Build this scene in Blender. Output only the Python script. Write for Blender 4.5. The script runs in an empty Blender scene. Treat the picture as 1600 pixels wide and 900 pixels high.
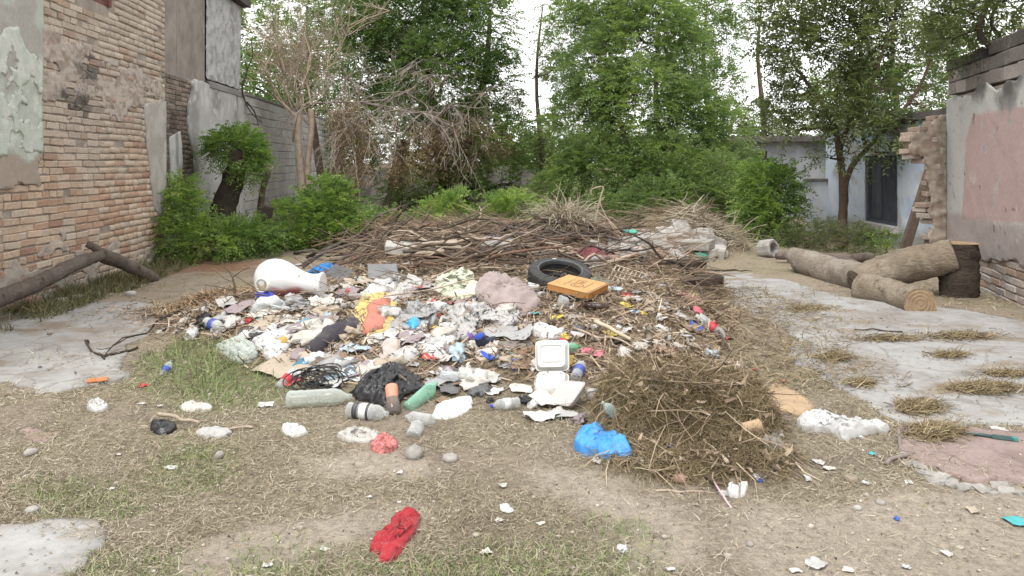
import bpy, bmesh, math, random
import numpy as np
from mathutils import Vector, Matrix

# ------------------------------------------------------------------ camera, sky, sun, exposure
SC = bpy.context.scene
COL = SC.collection
FPX, HORIZON, CAMZ = 1186.0, 254.0, 1.5          # focal length and eye level in px of the 1600 px wide photograph
cam_data = bpy.data.cameras.new('camera')
cam_data.sensor_width = 36.0
cam_data.lens = FPX / 1600.0 * 36.0
cam_data.clip_start, cam_data.clip_end = 0.05, 2000.0
cam = bpy.data.objects.new('camera', cam_data)
cam.location = (0, 0, CAMZ)
cam.rotation_euler = (math.pi / 2, 0, 0)                   # held level, the frame lowered: upright walls stay upright
cam_data.shift_y = -(450.0 - HORIZON) / 1600.0
COL.objects.link(cam)
SC.camera = cam

world = bpy.data.worlds.new('World')
SC.world = world
world.use_nodes = True
wn, wl = world.node_tree.nodes, world.node_tree.links
wn.clear()
sky = wn.new('ShaderNodeTexSky')
sky.sky_type = 'NISHITA'
sky.sun_disc = False
sky.sun_elevation = math.radians(58)
sky.sun_rotation = math.radians(200)
sky.dust_density = 4.0
skybg = wn.new('ShaderNodeBackground')
skybg.inputs['Strength'].default_value = 0.06
cloud = wn.new('ShaderNodeBackground')                      # the even white overcast under that sky
cloud.inputs['Color'].default_value = (1.0, 1.0, 1.0, 1)
cloud.inputs['Strength'].default_value = 1.05
mixw = wn.new('ShaderNodeMixShader')
mixw.inputs['Fac'].default_value = 0.85
outw = wn.new('ShaderNodeOutputWorld')
wl.new(sky.outputs['Color'], skybg.inputs['Color'])
wl.new(skybg.outputs[0], mixw.inputs[1])
wl.new(cloud.outputs[0], mixw.inputs[2])
wl.new(mixw.outputs[0], outw.inputs['Surface'])

sun_data = bpy.data.lights.new('sun', 'SUN')
sun_data.energy = 1.5
sun_data.angle = math.radians(25)
sun_data.color = (1.0, 0.97, 0.92)
sun = bpy.data.objects.new('sun', sun_data)
sun.rotation_euler = (math.radians(30), math.radians(-8), math.radians(-15))
sun.location = (0, 0, 20)
COL.objects.link(sun)

SC.view_settings.view_transform = 'Standard'
SC.view_settings.look = 'None'
SC.view_settings.exposure = 1.05
SC.view_settings.gamma = 1.0
SC.render.engine = 'CYCLES'
SC.cycles.max_bounces = 7
SC.cycles.diffuse_bounces = 3
SC.cycles.glossy_bounces = 2
SC.cycles.transmission_bounces = 3
SC.cycles.transparent_max_bounces = 6
SC.cycles.use_denoising = True

random.seed(7)
RNG = np.random.default_rng(11)
PI = math.pi

# ------------------------------------------------------------------ noise and small maths
def _hash(ix, iy, seed):
    h = (ix.astype(np.int64) * 374761393 + iy.astype(np.int64) * 668265263 + seed * 974634721) & 0xffffffff
    h = ((h ^ (h >> 13)) * 1274126177) & 0xffffffff
    return ((h ^ (h >> 16)) & 0xffffff) / float(0xffffff)
def vn(x, y, seed=0):
    x = np.asarray(x, float); y = np.asarray(y, float)
    ix, iy = np.floor(x), np.floor(y)
    fx, fy = x - ix, y - iy
    fx, fy = fx * fx * (3 - 2 * fx), fy * fy * (3 - 2 * fy)
    a, b = _hash(ix, iy, seed), _hash(ix + 1, iy, seed)
    c, d = _hash(ix, iy + 1, seed), _hash(ix + 1, iy + 1, seed)
    return ((a + (b - a) * fx) * (1 - fy) + (c + (d - c) * fx) * fy) * 2 - 1
def fbm(x, y, o=4, seed=0):
    t, a, s = 0, 0.5, 0
    x = np.asarray(x, float); y = np.asarray(y, float)
    for k in range(o):
        t = t + a * vn(x * 2 ** k + 17.3 * k, y * 2 ** k - 9.1 * k, seed + k)
        s += a; a *= 0.5
    return t / s
def n3(p, sc=1.0, seed=0, o=3):
    x, y, z = p[:, 0] * sc, p[:, 1] * sc, p[:, 2] * sc
    return (fbm(x + 3.1, y + z * .35, o, seed) + fbm(y - 1.7, z + x * .35, o, seed + 31) + fbm(z + 5.9, x + y * .35, o, seed + 67)) * .55
def sst(a, b, x):
    t = np.clip((np.asarray(x, float) - a) / (b - a), 0, 1)
    return t * t * (3 - 2 * t)
def sdpoly(x, y, poly):
    """signed distance to a polygon, positive inside"""
    x = np.asarray(x, float); y = np.asarray(y, float)
    d = np.full(x.shape, 1e9); ins = np.zeros(x.shape, bool)
    n = len(poly)
    for i in range(n):
        ax, ay = poly[i]; bx, by = poly[(i + 1) % n]
        ex, ey = bx - ax, by - ay
        t = np.clip(((x - ax) * ex + (y - ay) * ey) / (ex * ex + ey * ey + 1e-12), 0, 1)
        d = np.minimum(d, (x - ax - t * ex) ** 2 + (y - ay - t * ey) ** 2)
        c = ((ay > y) != (by > y))
        xi = ex * (y - ay) / (ey if abs(ey) > 1e-9 else 1e-9) + ax
        ins ^= c & (x < xi)
    d = np.sqrt(d)
    return np.where(ins, d, -d)

def ray(px, py):
    return np.array([(px - 800) / FPX, 1.0, -(py - HORIZON) / FPX])
def W(px, py, y):
    """the point of the place that lies y metres ahead in the direction the photograph shows at px, py"""
    r = ray(px, py)
    return Vector((r * (y / r[1]) + np.array([0, 0, CAMZ])).tolist())
def G0(px, py, z=0.0):
    r = ray(px, py); t = (z - CAMZ) / r[2]
    return (r[0] * t, r[1] * t)

# ------------------------------------------------------------------ the lie of the land
PILE = [(-3.3, 6.3), (-2.4, 5.2), (-1.75, 4.9), (-1.0, 4.35), (-0.3, 4.3), (0.4, 4.4), (0.9, 4.3), (1.7, 4.6), (2.0, 5.6), (2.35, 7.0),
        (2.55, 8.5), (2.8, 10.6), (2.6, 12.6), (1.0, 13.6), (-1.5, 13.4), (-2.5, 12.6), (-2.5, 10.5), (-2.4, 8.9), (-3.3, 7.5)]
SLAB_R = [G0(*p) for p in [(1045, 418), (1180, 428), (1330, 470), (1480, 480), (1700, 520), (1900, 640), (1900, 700), (1600, 668), (1400, 664),
                           (1330, 640), (1285, 600), (1240, 540), (1150, 480)]]
SLAB_P = [G0(*p) for p in [(1400, 667), (1600, 671), (1900, 700), (1900, 790), (1600, 757), (1520, 757), (1470, 742), (1425, 715), (1385, 690)]]
SLAB_L = [G0(*p) for p in [(-260, 560), (0, 492), (130, 474), (215, 468), (262, 480), (225, 530), (195, 560), (165, 590), (90, 612), (0, 604), (-300, 640)]]
SLAB_N = [G0(*p) for p in [(-300, 800), (0, 806), (60, 812), (130, 815), (150, 826), (140, 848), (112, 870), (100, 905), (80, 990), (-300, 990)]]
SLABTOP = 0.014
GM = (0.98, 4.32)           # the heap of cut dry grass
def slab_edge(x, y):
    x = np.asarray(x, float); y = np.asarray(y, float)
    return fbm(x * 1.7, y * 1.7, 5, 5) * .26 + fbm(x * 9, y * 9, 3, 6) * .05
def in_slab(x, y, grow=0.0):
    n = slab_edge(x, y)
    s = np.full(np.asarray(x, float).shape, -9.0)
    for p in (SLAB_R, SLAB_P, SLAB_L, SLAB_N):
        s = np.maximum(s, sdpoly(x, y, p) + n)
    return s + grow
def hpile(x, y):
    x = np.asarray(x, float); y = np.asarray(y, float)
    sd = sdpoly(x, y, PILE) + fbm(x * 1.3, y * 1.3, 3, 21) * .3
    prof = np.interp(y, [4.2, 5.0, 6.0, 7.0, 8.0, 9.2, 10.6, 12.0, 13.5], [.05, .11, .21, .30, .37, .45, .52, .46, .25])
    e = sst(-.05, 1.15, sd)
    h = e * prof * (1 + .3 * fbm(x * .9 + 3, y * .9, 3, 40)) + e * .055 * fbm(x * 3.1, y * 3.1, 3, 8) + e * .02 * fbm(x * 9, y * 9, 2, 9)
    r = np.hypot((x - 2.75) / 1.35, (y - 13.0) / 1.5); h = np.maximum(h, .62 * sst(1.15, .1, r) * (1 + .25 * fbm(x * 2, y * 2, 2, 3)))
    r = np.hypot((x - 3.95) / 1.1, (y - 14.4) / 1.0); h = np.maximum(h, .36 * sst(1.1, .1, r))
    r = np.hypot((x + 1.3) / 2.6, (y - 14.0) / 1.8); h = np.maximum(h, .4 * sst(1.1, .2, r))
    r = np.hypot((x + 2.75) / .75, (y - 7.55) / .5); h = np.maximum(h, .2 * sst(1.1, .1, r))
    return h
def hgm(x, y):
    x = np.asarray(x, float); y = np.asarray(y, float)
    n = fbm(x * 2.6, y * 2.6, 4, 77) * .30
    r = np.hypot((x - .84) / .46, (y - 4.27) / .50) + n
    a = .33 * (1 - sst(.62, 1.02, r)) * (1 + .25 * fbm(x * 4, y * 4, 3, 78)) * (1 - .12 * np.clip(r, 0, 1))
    r = np.hypot((x - 1.16) / .40, (y - 4.28) / .42) + n
    b = .23 * (1 - sst(.55, 1.0, r)) * (1 + .3 * fbm(x * 4, y * 4, 3, 79))
    r = np.hypot((x - .92) / .55, (y - 3.74) / .26) + n
    c = .10 * (1 - sst(.4, 1.1, r))
    return np.maximum(np.maximum(a, b), c) + .02 * fbm(x * 8, y * 8, 2, 5) * (np.maximum(np.maximum(a, b), c) > .02)
def hbase(x, y):
    return .022 * fbm(np.asarray(x) * 1.1, np.asarray(y) * 1.1, 3, 1) + .010 * fbm(np.asarray(x) * 6, np.asarray(y) * 6, 3, 2)
def HG(x, y):
    """height of the soil sheet"""
    p = hpile(x, y); g = hgm(x, y)
    b = hbase(x, y)
    s = sst(.0, .12, in_slab(x, y))
    b = b * (1 - s) + s * (SLABTOP - .045)
    return b + np.maximum(p, g)
def Hx(x, y):
    h = HG(x, y)
    return np.where(in_slab(x, y) > 0, np.maximum(h, SLABTOP), h)
_X0, _X1, _Y0, _Y1, _ST = -9.0, 9.0, 1.5, 17.4, .03
_tx, _ty = np.arange(_X0, _X1 + _ST, _ST), np.arange(_Y0, _Y1 + _ST, _ST)
_TAB = Hx(*[a.ravel() for a in np.meshgrid(_tx, _ty, indexing='ij')]).reshape(len(_tx), len(_ty))
def H(x, y):
    """height of whatever can be stood on: soil, heaps and concrete (read from a 3 cm survey of the lot)"""
    x = np.asarray(x, float); y = np.asarray(y, float)
    u = np.clip((x - _X0) / _ST, 0, len(_tx) - 1.001); v = np.clip((y - _Y0) / _ST, 0, len(_ty) - 1.001)
    i, j = u.astype(int), v.astype(int); u, v = u - i, v - j
    return (_TAB[i, j] * (1 - u) + _TAB[i + 1, j] * u) * (1 - v) + (_TAB[i, j + 1] * (1 - u) + _TAB[i + 1, j + 1] * u) * v
def h1(x, y):
    return float(H(np.array([x]), np.array([y]))[0])
_T = np.concatenate([np.linspace(1.9, 9, 500), np.linspace(9.02, 40, 700)])
def G(px, py, off=0.0):
    """where the ground lies that the photograph shows at px, py"""
    r = ray(px, py)
    x, y, z = r[0] * _T, r[1] * _T, CAMZ + r[2] * _T
    k = np.nonzero(z <= H(x, y) + off)[0]
    i = k[0] if len(k) else len(_T) - 1
    return Vector((x[i], y[i], float(z[i]) - off))
def nrm(x, y, e=.12):
    hx = (h1(x + e, y) - h1(x - e, y)) / (2 * e); hy = (h1(x, y + e) - h1(x, y - e)) / (2 * e)
    return Vector((-hx, -hy, 1)).normalized()
# ------------------------------------------------------------------ mesh tools
def npmesh(name, V, F, mat=None, smooth=False, attrs=None):
    """V (n,3), F (m,k) with one k for all faces"""
    V = np.ascontiguousarray(V, np.float32); F = np.ascontiguousarray(F, np.int32)
    me = bpy.data.meshes.new(name)
    me.vertices.add(len(V)); me.vertices.foreach_set('co', V.ravel())
    m, k = F.shape
    me.loops.add(m * k); me.loops.foreach_set('vertex_index', F.ravel())
    me.polygons.add(m); me.polygons.foreach_set('loop_start', np.arange(0, m * k, k, dtype=np.int32))
    me.update(calc_edges=True)
    if smooth:
        me.polygons.foreach_set('use_smooth', np.ones(m, bool))
    for an, arr in (attrs or {}).items():
        arr = np.asarray(arr, np.float32)
        if arr.ndim == 1:
            a = me.attributes.new(an, 'FLOAT', 'POINT'); a.data.foreach_set('value', arr)
        else:
            a = me.attributes.new(an, 'FLOAT_COLOR', 'POINT')
            a.data.foreach_set('color', np.concatenate([arr, np.ones((len(arr), 1), np.float32)], 1).astype(np.float32).ravel())
    if mat: me.materials.append(mat)
    return me
def pymesh(name, V, F, mat=None, smooth=False):
    me = bpy.data.meshes.new(name)
    me.from_pydata([tuple(v) for v in V], [], [tuple(f) for f in F]); me.update()
    if smooth:
        for p in me.polygons: p.use_smooth = True
    if mat: me.materials.append(mat)
    return me
def link(name, me, parent=None, loc=None):
    o = bpy.data.objects.new(name, me)
    COL.objects.link(o)
    if parent is not None: o.parent = parent
    if loc is not None: o.location = loc
    return o
def tag(o, label, cat, group=None):
    o['label'] = label; o['category'] = cat; o['kind'] = 'thing'
    if group: o['group'] = group
    return o
def thing(name, label, cat, loc=(0, 0, 0), group=None):
    return tag(link(name, None, None, loc), label, cat, group)
def struct(o, kind='structure'):
    o['kind'] = kind
    return o
def shift(V, loc):
    return np.asarray(V, float) - np.array(loc)[None, :]

class MB:
    """collects simple shapes into one mesh"""
    def __init__(s): s.V, s.F = [], []
    def add(s, V, F):
        b = len(s.V); s.V += [tuple(v) for v in V]; s.F += [tuple(i + b for i in f) for f in F]
        return s
    def box(s, x0, x1, y0, y1, z0, z1):
        return s.add([(x0, y0, z0), (x1, y0, z0), (x1, y1, z0), (x0, y1, z0), (x0, y0, z1), (x1, y0, z1), (x1, y1, z1), (x0, y1, z1)],
                     [(0, 3, 2, 1), (4, 5, 6, 7), (0, 1, 5, 4), (1, 2, 6, 5), (2, 3, 7, 6), (3, 0, 4, 7)])
    def hexa(s, P):     # eight corners in box order
        return s.add(P, [(0, 3, 2, 1), (4, 5, 6, 7), (0, 1, 5, 4), (1, 2, 6, 5), (2, 3, 7, 6), (3, 0, 4, 7)])
    def build(s, name, mat, parent=None, smooth=False, bevel=0.0, loc=None):
        me = pymesh(name, s.V, s.F, mat, smooth)
        if bevel:
            bm = bmesh.new(); bm.from_mesh(me)
            bmesh.ops.recalc_face_normals(bm, faces=bm.faces)
            bmesh.ops.bevel(bm, geom=list(bm.edges), offset=bevel, segments=1, affect='EDGES', clamp_overlap=True)
            bm.to_mesh(me); bm.free()
        return link(name, me, parent, loc)

def tube(pts, rad, n=8, wob=0.0, cap=True, seed=0):
    """tapered tube along points, returns V, F (quads, fan caps as tris)"""
    P = [Vector(p) for p in pts]; V, F = [], []
    rs = random.Random(seed)
    t0 = (P[1] - P[0]).normalized()
    a = t0.orthogonal().normalized()
    for i, p in enumerate(P):
        t = (P[min(i + 1, len(P) - 1)] - P[max(i - 1, 0)]).normalized()
        a = (a - t * a.dot(t)).normalized(); b = t.cross(a)
        for k in range(n):
            th = 2 * PI * k / n
            r = rad[i] * (1 + (rs.uniform(-wob, wob) if wob else 0))
            V.append(p + (a * math.cos(th) + b * math.sin(th)) * r)
    for i in range(len(P) - 1):
        for k in range(n):
            F.append((i * n + k, i * n + (k + 1) % n, (i + 1) * n + (k + 1) % n, (i + 1) * n + k))
    if cap:
        for (i, rev) in ((0, True), (len(P) - 1, False)):
            c = len(V); V.append(P[i])
            for k in range(n):
                f = (i * n + k, i * n + (k + 1) % n, c)
                F.append(f[::-1] if rev else f)
    return V, F
def catmull(pts, m=5):
    P = [Vector(p) for p in pts]; out = []
    for i in range(len(P) - 1):
        p0, p1, p2, p3 = P[max(i - 1, 0)], P[i], P[i + 1], P[min(i + 2, len(P) - 1)]
        for k in range(m):
            t = k / m
            out.append(.5 * ((2 * p1) + (p2 - p0) * t + (2 * p0 - 5 * p1 + 4 * p2 - p3) * t * t + (3 * p1 - p0 - 3 * p2 + p3) * t ** 3))
    out.append(P[-1])
    return out
def interp(vals, n):
    return list(np.interp(np.linspace(0, len(vals) - 1, n), range(len(vals)), vals))
def lathe(prof, n=16, axis='x'):
    """profile [(along, radius)] turned about an axis, closed at both ends"""
    V, F = [], []
    for (a, r) in prof:
        for k in range(n):
            th = 2 * PI * k / n
            v = (a, r * math.cos(th), r * math.sin(th))
            V.append(v if axis == 'x' else (v[1], v[2], v[0]))
    m = len(prof)
    for i in range(m - 1):
        for k in range(n):
            F.append((i * n + k, i * n + (k + 1) % n, (i + 1) * n + (k + 1) % n, (i + 1) * n + k))
    F.append(tuple(range(n))[::-1]); F.append(tuple((m - 1) * n + k for k in range(n)))
    return V, F
def icos(sub):
    bm = bmesh.new(); bmesh.ops.create_icosphere(bm, subdivisions=sub, radius=1.0)
    bm.verts.ensure_lookup_table()
    V = np.array([v.co[:] for v in bm.verts]); F = np.array([[v.index for v in f.verts] for f in bm.faces]); bm.free()
    return V, F
ICO = {k: icos(k) for k in (1, 2, 3, 4)}
def put(o, x, y, yaw=0.0, lift=0.0, tilt=True, roll=0.0, pitch=0.0, z=None):
    """stand an object on the ground at x, y, leaning with the slope"""
    n = nrm(x, y) if tilt else Vector((0, 0, 1))
    q = Vector((0, 0, 1)).rotation_difference(n).to_matrix().to_4x4()
    M = Matrix.Translation((x, y, (h1(x, y) if z is None else z))) @ q @ Matrix.Rotation(yaw, 4, 'Z') @ Matrix.Rotation(pitch, 4, 'Y') @ Matrix.Rotation(roll, 4, 'X') 
    M = Matrix.Translation((0, 0, lift)) @ M
    loc, rot, sc = M.decompose()
    o.location = loc; o.rotation_euler = rot.to_euler()
    return o

# ------------------------------------------------------------------ materials
_M = {}
class NT:
    def __init__(s, name):
        s.m = bpy.data.materials.new(name); s.m.use_nodes = True
        s.n, s.l = s.m.node_tree.nodes, s.m.node_tree.links
        s.n.clear()
        s.out = s.n.new('ShaderNodeOutputMaterial')
    def new(s, t, **kw):
        n = s.n.new(t)
        for k, v in kw.items():
            if k in n.inputs: n.inputs[k].default_value = v
            else: setattr(n, k, v)
        return n
    def lk(s, a, b): s.l.new(a, b)
    def noise(s, scale, detail=4, rough=.6, coord=None):
        n = s.new('ShaderNodeTexNoise'); n.inputs['Scale'].default_value = scale
        n.inputs['Detail'].default_value = detail; n.inputs['Roughness'].default_value = rough
        if coord is not None: s.lk(coord, n.inputs['Vector'])
        return n.outputs['Fac']
    def ramp(s, fac, stops):
        r = s.new('ShaderNodeValToRGB'); e = r.color_ramp.elements
        while len(e) < len(stops): e.new(.5)
        for i, (p, c) in enumerate(stops):
            e[i].position = p; e[i].color = (c[0], c[1], c[2], 1)
        s.lk(fac, r.inputs['Fac']); return r.outputs['Color']
    def mix(s, fac, a, b, mode='MIX'):
        n = s.new('ShaderNodeMix'); n.data_type = 'RGBA'; n.blend_type = mode
        for (v, i) in ((fac, 0), (a, 6), (b, 7)):
            if isinstance(v, (int, float)): n.inputs[i].default_value = v
            elif isinstance(v, tuple): n.inputs[i].default_value = (v[0], v[1], v[2], 1)
            else: s.lk(v, n.inputs[i])
        return n.outputs[2]
    def bump(s, h, strength, dist):
        b = s.new('ShaderNodeBump'); b.inputs['Strength'].default_value = strength; b.inputs['Distance'].default_value = dist
        s.lk(h, b.inputs['Height']); return b.outputs['Normal']
    def bsdf(s, col, rough=.9, spec=.2, normal=None, **kw):
        b = s.new('ShaderNodeBsdfPrincipled')
        if isinstance(col, tuple): b.inputs['Base Color'].default_value = (col[0], col[1], col[2], 1)
        else: s.lk(col, b.inputs['Base Color'])
        b.inputs['Roughness'].default_value = rough; b.inputs['Specular IOR Level'].default_value = spec
        if normal is not None: s.lk(normal, b.inputs['Normal'])
        for k, v in kw.items(): b.inputs[k].default_value = v
        return b.outputs[0]
    def done(s, sh):
        s.lk(sh, s.out.inputs['Surface']); return s.m
    @property
    def pos(s):
        return s.new('ShaderNodeNewGeometry').outputs['Position']
    @property
    def obj(s):
        return s.new('ShaderNodeTexCoord').outputs['Object']
    @property
    def rnd(s):
        return s.new('ShaderNodeObjectInfo').outputs['Random']
def dull(c, k): return tuple(max(0, min(1, v * k)) for v in c)

def mat_surface(name, c, var=.25, scale=6, rough=.9, bump=.3, bdist=.01, bscale=40, spec=.2, dirt=None, dirtamt=.5, rndvar=0.0):
    """plain worn surface: one colour, cloudy variation, fine grain, optional dirt patches"""
    if name in _M: return _M[name]
    t = NT(name); p = t.pos
    col = t.ramp(t.noise(scale, 5, .65, p), [(.3, dull(c, 1 - var)), (.7, dull(c, 1 + var * .7))])
    if rndvar:
        col = t.mix(rndvar, col, t.ramp(t.rnd, [(0, dull(c, .45)), (.5, c), (1, dull(c, 1.5))]))
    if dirt:
        f = t.new('ShaderNodeMapRange'); f.inputs[1].default_value = .5; f.inputs[2].default_value = .72; f.inputs[4].default_value = dirtamt
        t.lk(t.noise(scale * 1.7, 6, .7, p), f.inputs[0])
        col = t.mix(f.outputs[0], col, dirt)
    nb = t.bump(t.noise(bscale, 5, .7, p), bump, bdist)
    _M[name] = t.done(t.bsdf(col, rough, spec, nb)); return _M[name]
def mat_attr(name, rough=.92, scale=30, var=.25, bump=.5, bdist=.01, bscale=60, spec=.15):
    """colour comes from the surface's own paint and dirt map, with fine grain over it"""
    if name in _M: return _M[name]
    t = NT(name); p = t.pos
    a = t.new('ShaderNodeAttribute', attribute_name='paint')
    g = t.ramp(t.noise(scale, 6, .75, p), [(.25, (1 - var,) * 3), (.75, (1 + var * .5,) * 3)])
    col = t.mix(1.0, a.outputs['Color'], g, 'MULTIPLY')
    nb = t.bump(t.noise(bscale, 6, .75, p), bump, bdist)
    _M[name] = t.done(t.bsdf(col, rough, spec, nb)); return _M[name]
def mat_leaf(name, stops, trans=.35, rough=.55):
    if name in _M: return _M[name]
    t = NT(name)
    a = t.new('ShaderNodeAttribute', attribute_name='tint')
    col = t.ramp(a.outputs['Fac'], stops)
    d = t.bsdf(col, rough, .25)
    tr = t.new('ShaderNodeBsdfTranslucent')
    t.lk(t.mix(1.0, col, (1.25, 1.35, .7), 'MULTIPLY'), tr.inputs['Color'])
    mx = t.new('ShaderNodeMixShader'); mx.inputs[0].default_value = trans
    t.lk(d, mx.inputs[1]); t.lk(tr.outputs[0], mx.inputs[2])
    _M[name] = t.done(mx.outputs[0]); return _M[name]
def mat_strand(name, stops, rough=.85):
    if name in _M: return _M[name]
    t = NT(name)
    a = t.new('ShaderNodeAttribute', attribute_name='tint')
    _M[name] = t.done(t.bsdf(t.ramp(a.outputs['Fac'], stops), rough, .15)); return _M[name]
def mat_clear(name, c=(.85, .9, .9), clear=.6, rough=.15):
    """thin clear or milky plastic"""
    if name in _M: return _M[name]
    t = NT(name)
    tr = t.new('ShaderNodeBsdfTransparent'); tr.inputs[0].default_value = (*[.6 + .4 * v for v in c], 1)
    nb = t.bump(t.noise(30, 3, .5, t.obj), .15, .01)
    b = t.bsdf(c, rough, .6, nb)
    mx = t.new('ShaderNodeMixShader')
    lw_ = t.new('ShaderNodeLayerWeight'); lw_.inputs['Blend'].default_value = .35     # thin walls look denser edge-on
    mr = t.new('ShaderNodeMapRange'); mr.inputs[3].default_value = (1 - clear) * .6; mr.inputs[4].default_value = min(1, (1 - clear) * 1.5 + .25)
    t.lk(lw_.outputs['Facing'], mr.inputs[0]); t.lk(mr.outputs[0], mx.inputs[0])
    t.lk(tr.outputs[0], mx.inputs[1]); t.lk(b, mx.inputs[2])
    _M[name] = t.done(mx.outputs[0]); return _M[name]
def mat_plastic(name, c, rough=.4, spec=.4, dirty=.5, bump=.25):
    if name in _M: return _M[name]
    t = NT(name); o = t.obj
    col = t.ramp(t.noise(14, 5, .7, o), [(.3, dull(c, .88)), (.7, dull(c, 1.04))])
    f = t.new('ShaderNodeMapRange'); f.inputs[1].default_value = .52; f.inputs[2].default_value = .75; f.inputs[4].default_value = dirty
    t.lk(t.noise(9, 6, .75, t.pos), f.inputs[0])
    col = t.mix(f.outputs[0], col, (.27, .22, .165))
    nb = t.bump(t.noise(60, 4, .6, o), bump, .006)
    _M[name] = t.done(t.bsdf(col, rough, spec, nb)); return _M[name]
# ------------------------------------------------------------------ sheets with ragged edges (plaster, paving)
def sheet(f, s0, s1, t0, t1, res, to3d, thick, rough=0.0, rseed=3, rscale=9):
    """keeps the cells where f(s,t) > 0, pulls the rim onto f = 0; to3d(s,t,off) gives points; returns V, F, s, t of the vertices"""
    ss = np.arange(s0, s1 + res, res); tt = np.arange(t0, t1 + res, res)
    S, T = np.meshgrid(ss, tt, indexing='ij')
    FV = f(S, T)
    e = res * .5
    gx = (f(S + e, T) - f(S - e, T)) / (2 * e); gy = (f(S, T + e) - f(S, T - e)) / (2 * e)
    g2 = gx * gx + gy * gy + 1e-9
    mv = np.clip(FV / g2, -.65 * res, .65 * res) * (np.abs(FV) < res * 1.2 * np.sqrt(g2))
    S2, T2 = S - gx * mv / np.maximum(np.sqrt(g2), 1e-6) , T - gy * mv / np.maximum(np.sqrt(g2), 1e-6)
    C = (FV[:-1, :-1] + FV[1:, :-1] + FV[:-1, 1:] + FV[1:, 1:]) > 0
    n, m = S.shape
    idx = np.arange(n * m).reshape(n, m)
    q = np.stack([idx[:-1, :-1], idx[1:, :-1], idx[1:, 1:], idx[:-1, 1:]], -1)[C]
    if not len(q): raise ValueError('empty sheet')
    off = rough * fbm(S2 * rscale, T2 * rscale, 4, rseed)
    top = to3d(S2.ravel(), T2.ravel(), thick + off.ravel()); bot = to3d(S2.ravel(), T2.ravel(), np.zeros(n * m) - .004)
    # rim
    ed = np.concatenate([q[:, [0, 1]], q[:, [1, 2]], q[:, [2, 3]], q[:, [3, 0]]])
    key = np.minimum(ed[:, 0], ed[:, 1]).astype(np.int64) * (n * m) + np.maximum(ed[:, 0], ed[:, 1])
    _, first, cnt = np.unique(key, return_index=True, return_counts=True)
    b = ed[first[cnt == 1]]
    N = n * m
    rim = np.stack([b[:, 1], b[:, 0], b[:, 0] + N, b[:, 1] + N], -1)
    Fq = np.concatenate([q, rim])
    V = np.concatenate([top, bot])
    used = np.unique(Fq); re = np.full(2 * N, -1); re[used] = np.arange(len(used))
    s_, t_ = np.tile(S2.ravel(), 2)[used], np.tile(T2.ravel(), 2)[used]
    return V[used], re[Fq], s_, t_
def lerpc(a, b, f):
    a = np.asarray(a, float); b = np.asarray(b, float); f = np.asarray(f)[..., None]
    return a * (1 - f) + b * f
def prj(p):
    x, y, z = p[0], p[1], p[2] - CAMZ
    return 800 + FPX * x / y, HORIZON - FPX * z / y, y

# ------------------------------------------------------------------ ground
def axis(lo, hi, st, far):
    a = np.arange(lo, hi + st * .5, st)
    return np.concatenate([-np.array(far[::-1]) + lo, a, np.array(far) + hi])
gx_ = axis(-7.2, 7.6, .056, [.4, 1, 2, 4, 9, 20, 60, 150, 500])
gy_ = np.concatenate([[-500, -100, -30, -10, -3, 0, 1.0, 1.5], np.arange(1.9, 8, .04), np.arange(8, 16.5, .07), [16.8, 17.5, 18.5, 20, 22, 25, 29, 35, 45, 70, 150, 400, 1200]])
GX, GY = np.meshgrid(gx_, gy_, indexing='ij')
gxr, gyr = GX.ravel(), GY.ravel()
gz = HG(gxr, gyr)
n, m = GX.shape; idx = np.arange(n * m).reshape(n, m)
gF = np.stack([idx[:-1, :-1], idx[1:, :-1], idx[1:, 1:], idx[:-1, 1:]], -1).reshape(-1, 4)
def pxpoly(pts): return [G0(*p) for p in pts]
SAND = [pxpoly([(860, 745), (940, 742), (1060, 790), (1130, 840), (1100, 890), (1000, 880), (950, 830), (860, 790)]),
        pxpoly([(380, 830), (520, 795), (660, 780), (660, 830), (560, 860), (420, 900), (280, 905), (300, 870)]),
        pxpoly([(470, 715), (560, 705), (700, 715), (660, 735), (520, 740)]),
        pxpoly([(1120, 800), (1400, 770), (1700, 760), (1800, 960), (1150, 960)])]
GREEN = [pxpoly([(215, 560), (300, 535), (400, 560), (440, 600), (400, 640), (300, 625), (230, 600)]),
         pxpoly([(240, 690), (360, 690), (370, 760), (260, 780), (230, 730)]),
         pxpoly([(60, 770), (180, 750), (220, 800), (100, 810)]), pxpoly([(110, 870), (260, 862), (300, 920), (90, 930)]),
         pxpoly([(380, 880), (700, 870), (960, 850), (980, 930), (380, 930)])]
def sandf(x, y):
    s = np.full(np.asarray(x).shape, -9.)
    for p in SAND: s = np.maximum(s, sdpoly(x, y, p))
    return sst(-.12, .1, s + .22 * fbm(np.asarray(x) * 3, np.asarray(y) * 3, 4, 61))
def greenf(x, y):
    s = np.full(np.asarray(x).shape, -9.)
    for p in GREEN: s = np.maximum(s, sdpoly(x, y, p))
    return sst(-.2, .12, s + .28 * fbm(np.asarray(x) * 2.2, np.asarray(y) * 2.2, 4, 91))
dirt = np.array([.305, .255, .205]); straw = np.array([.28, .243, .175]); sandc = np.array([.43, .375, .315]); greenc = np.array([.19, .195, .105])
pilec = np.array([.215, .168, .12])
c = lerpc(dirt, straw, sst(-.25, .35, fbm(gxr * 1.6, gyr * 1.6, 5, 15)))
c = lerpc(c, dirt * .62, .55 * sst(.05, .5, fbm(gxr * 4.5, gyr * 4.5, 4, 25)))
c = lerpc(c, sandc, .85 * sandf(gxr, gyr))
c = lerpc(c, greenc, .6 * greenf(gxr, gyr))
hp = hpile(gxr, gyr)
c = lerpc(c, pilec * 1.0, sst(.02, .12, hp))
c = lerpc(c, np.array([.12, .095, .05]), sst(.02, .1, hgm(gxr, gyr)))  # heap bed darkened for depth: shade between strands put into the soil colour
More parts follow.
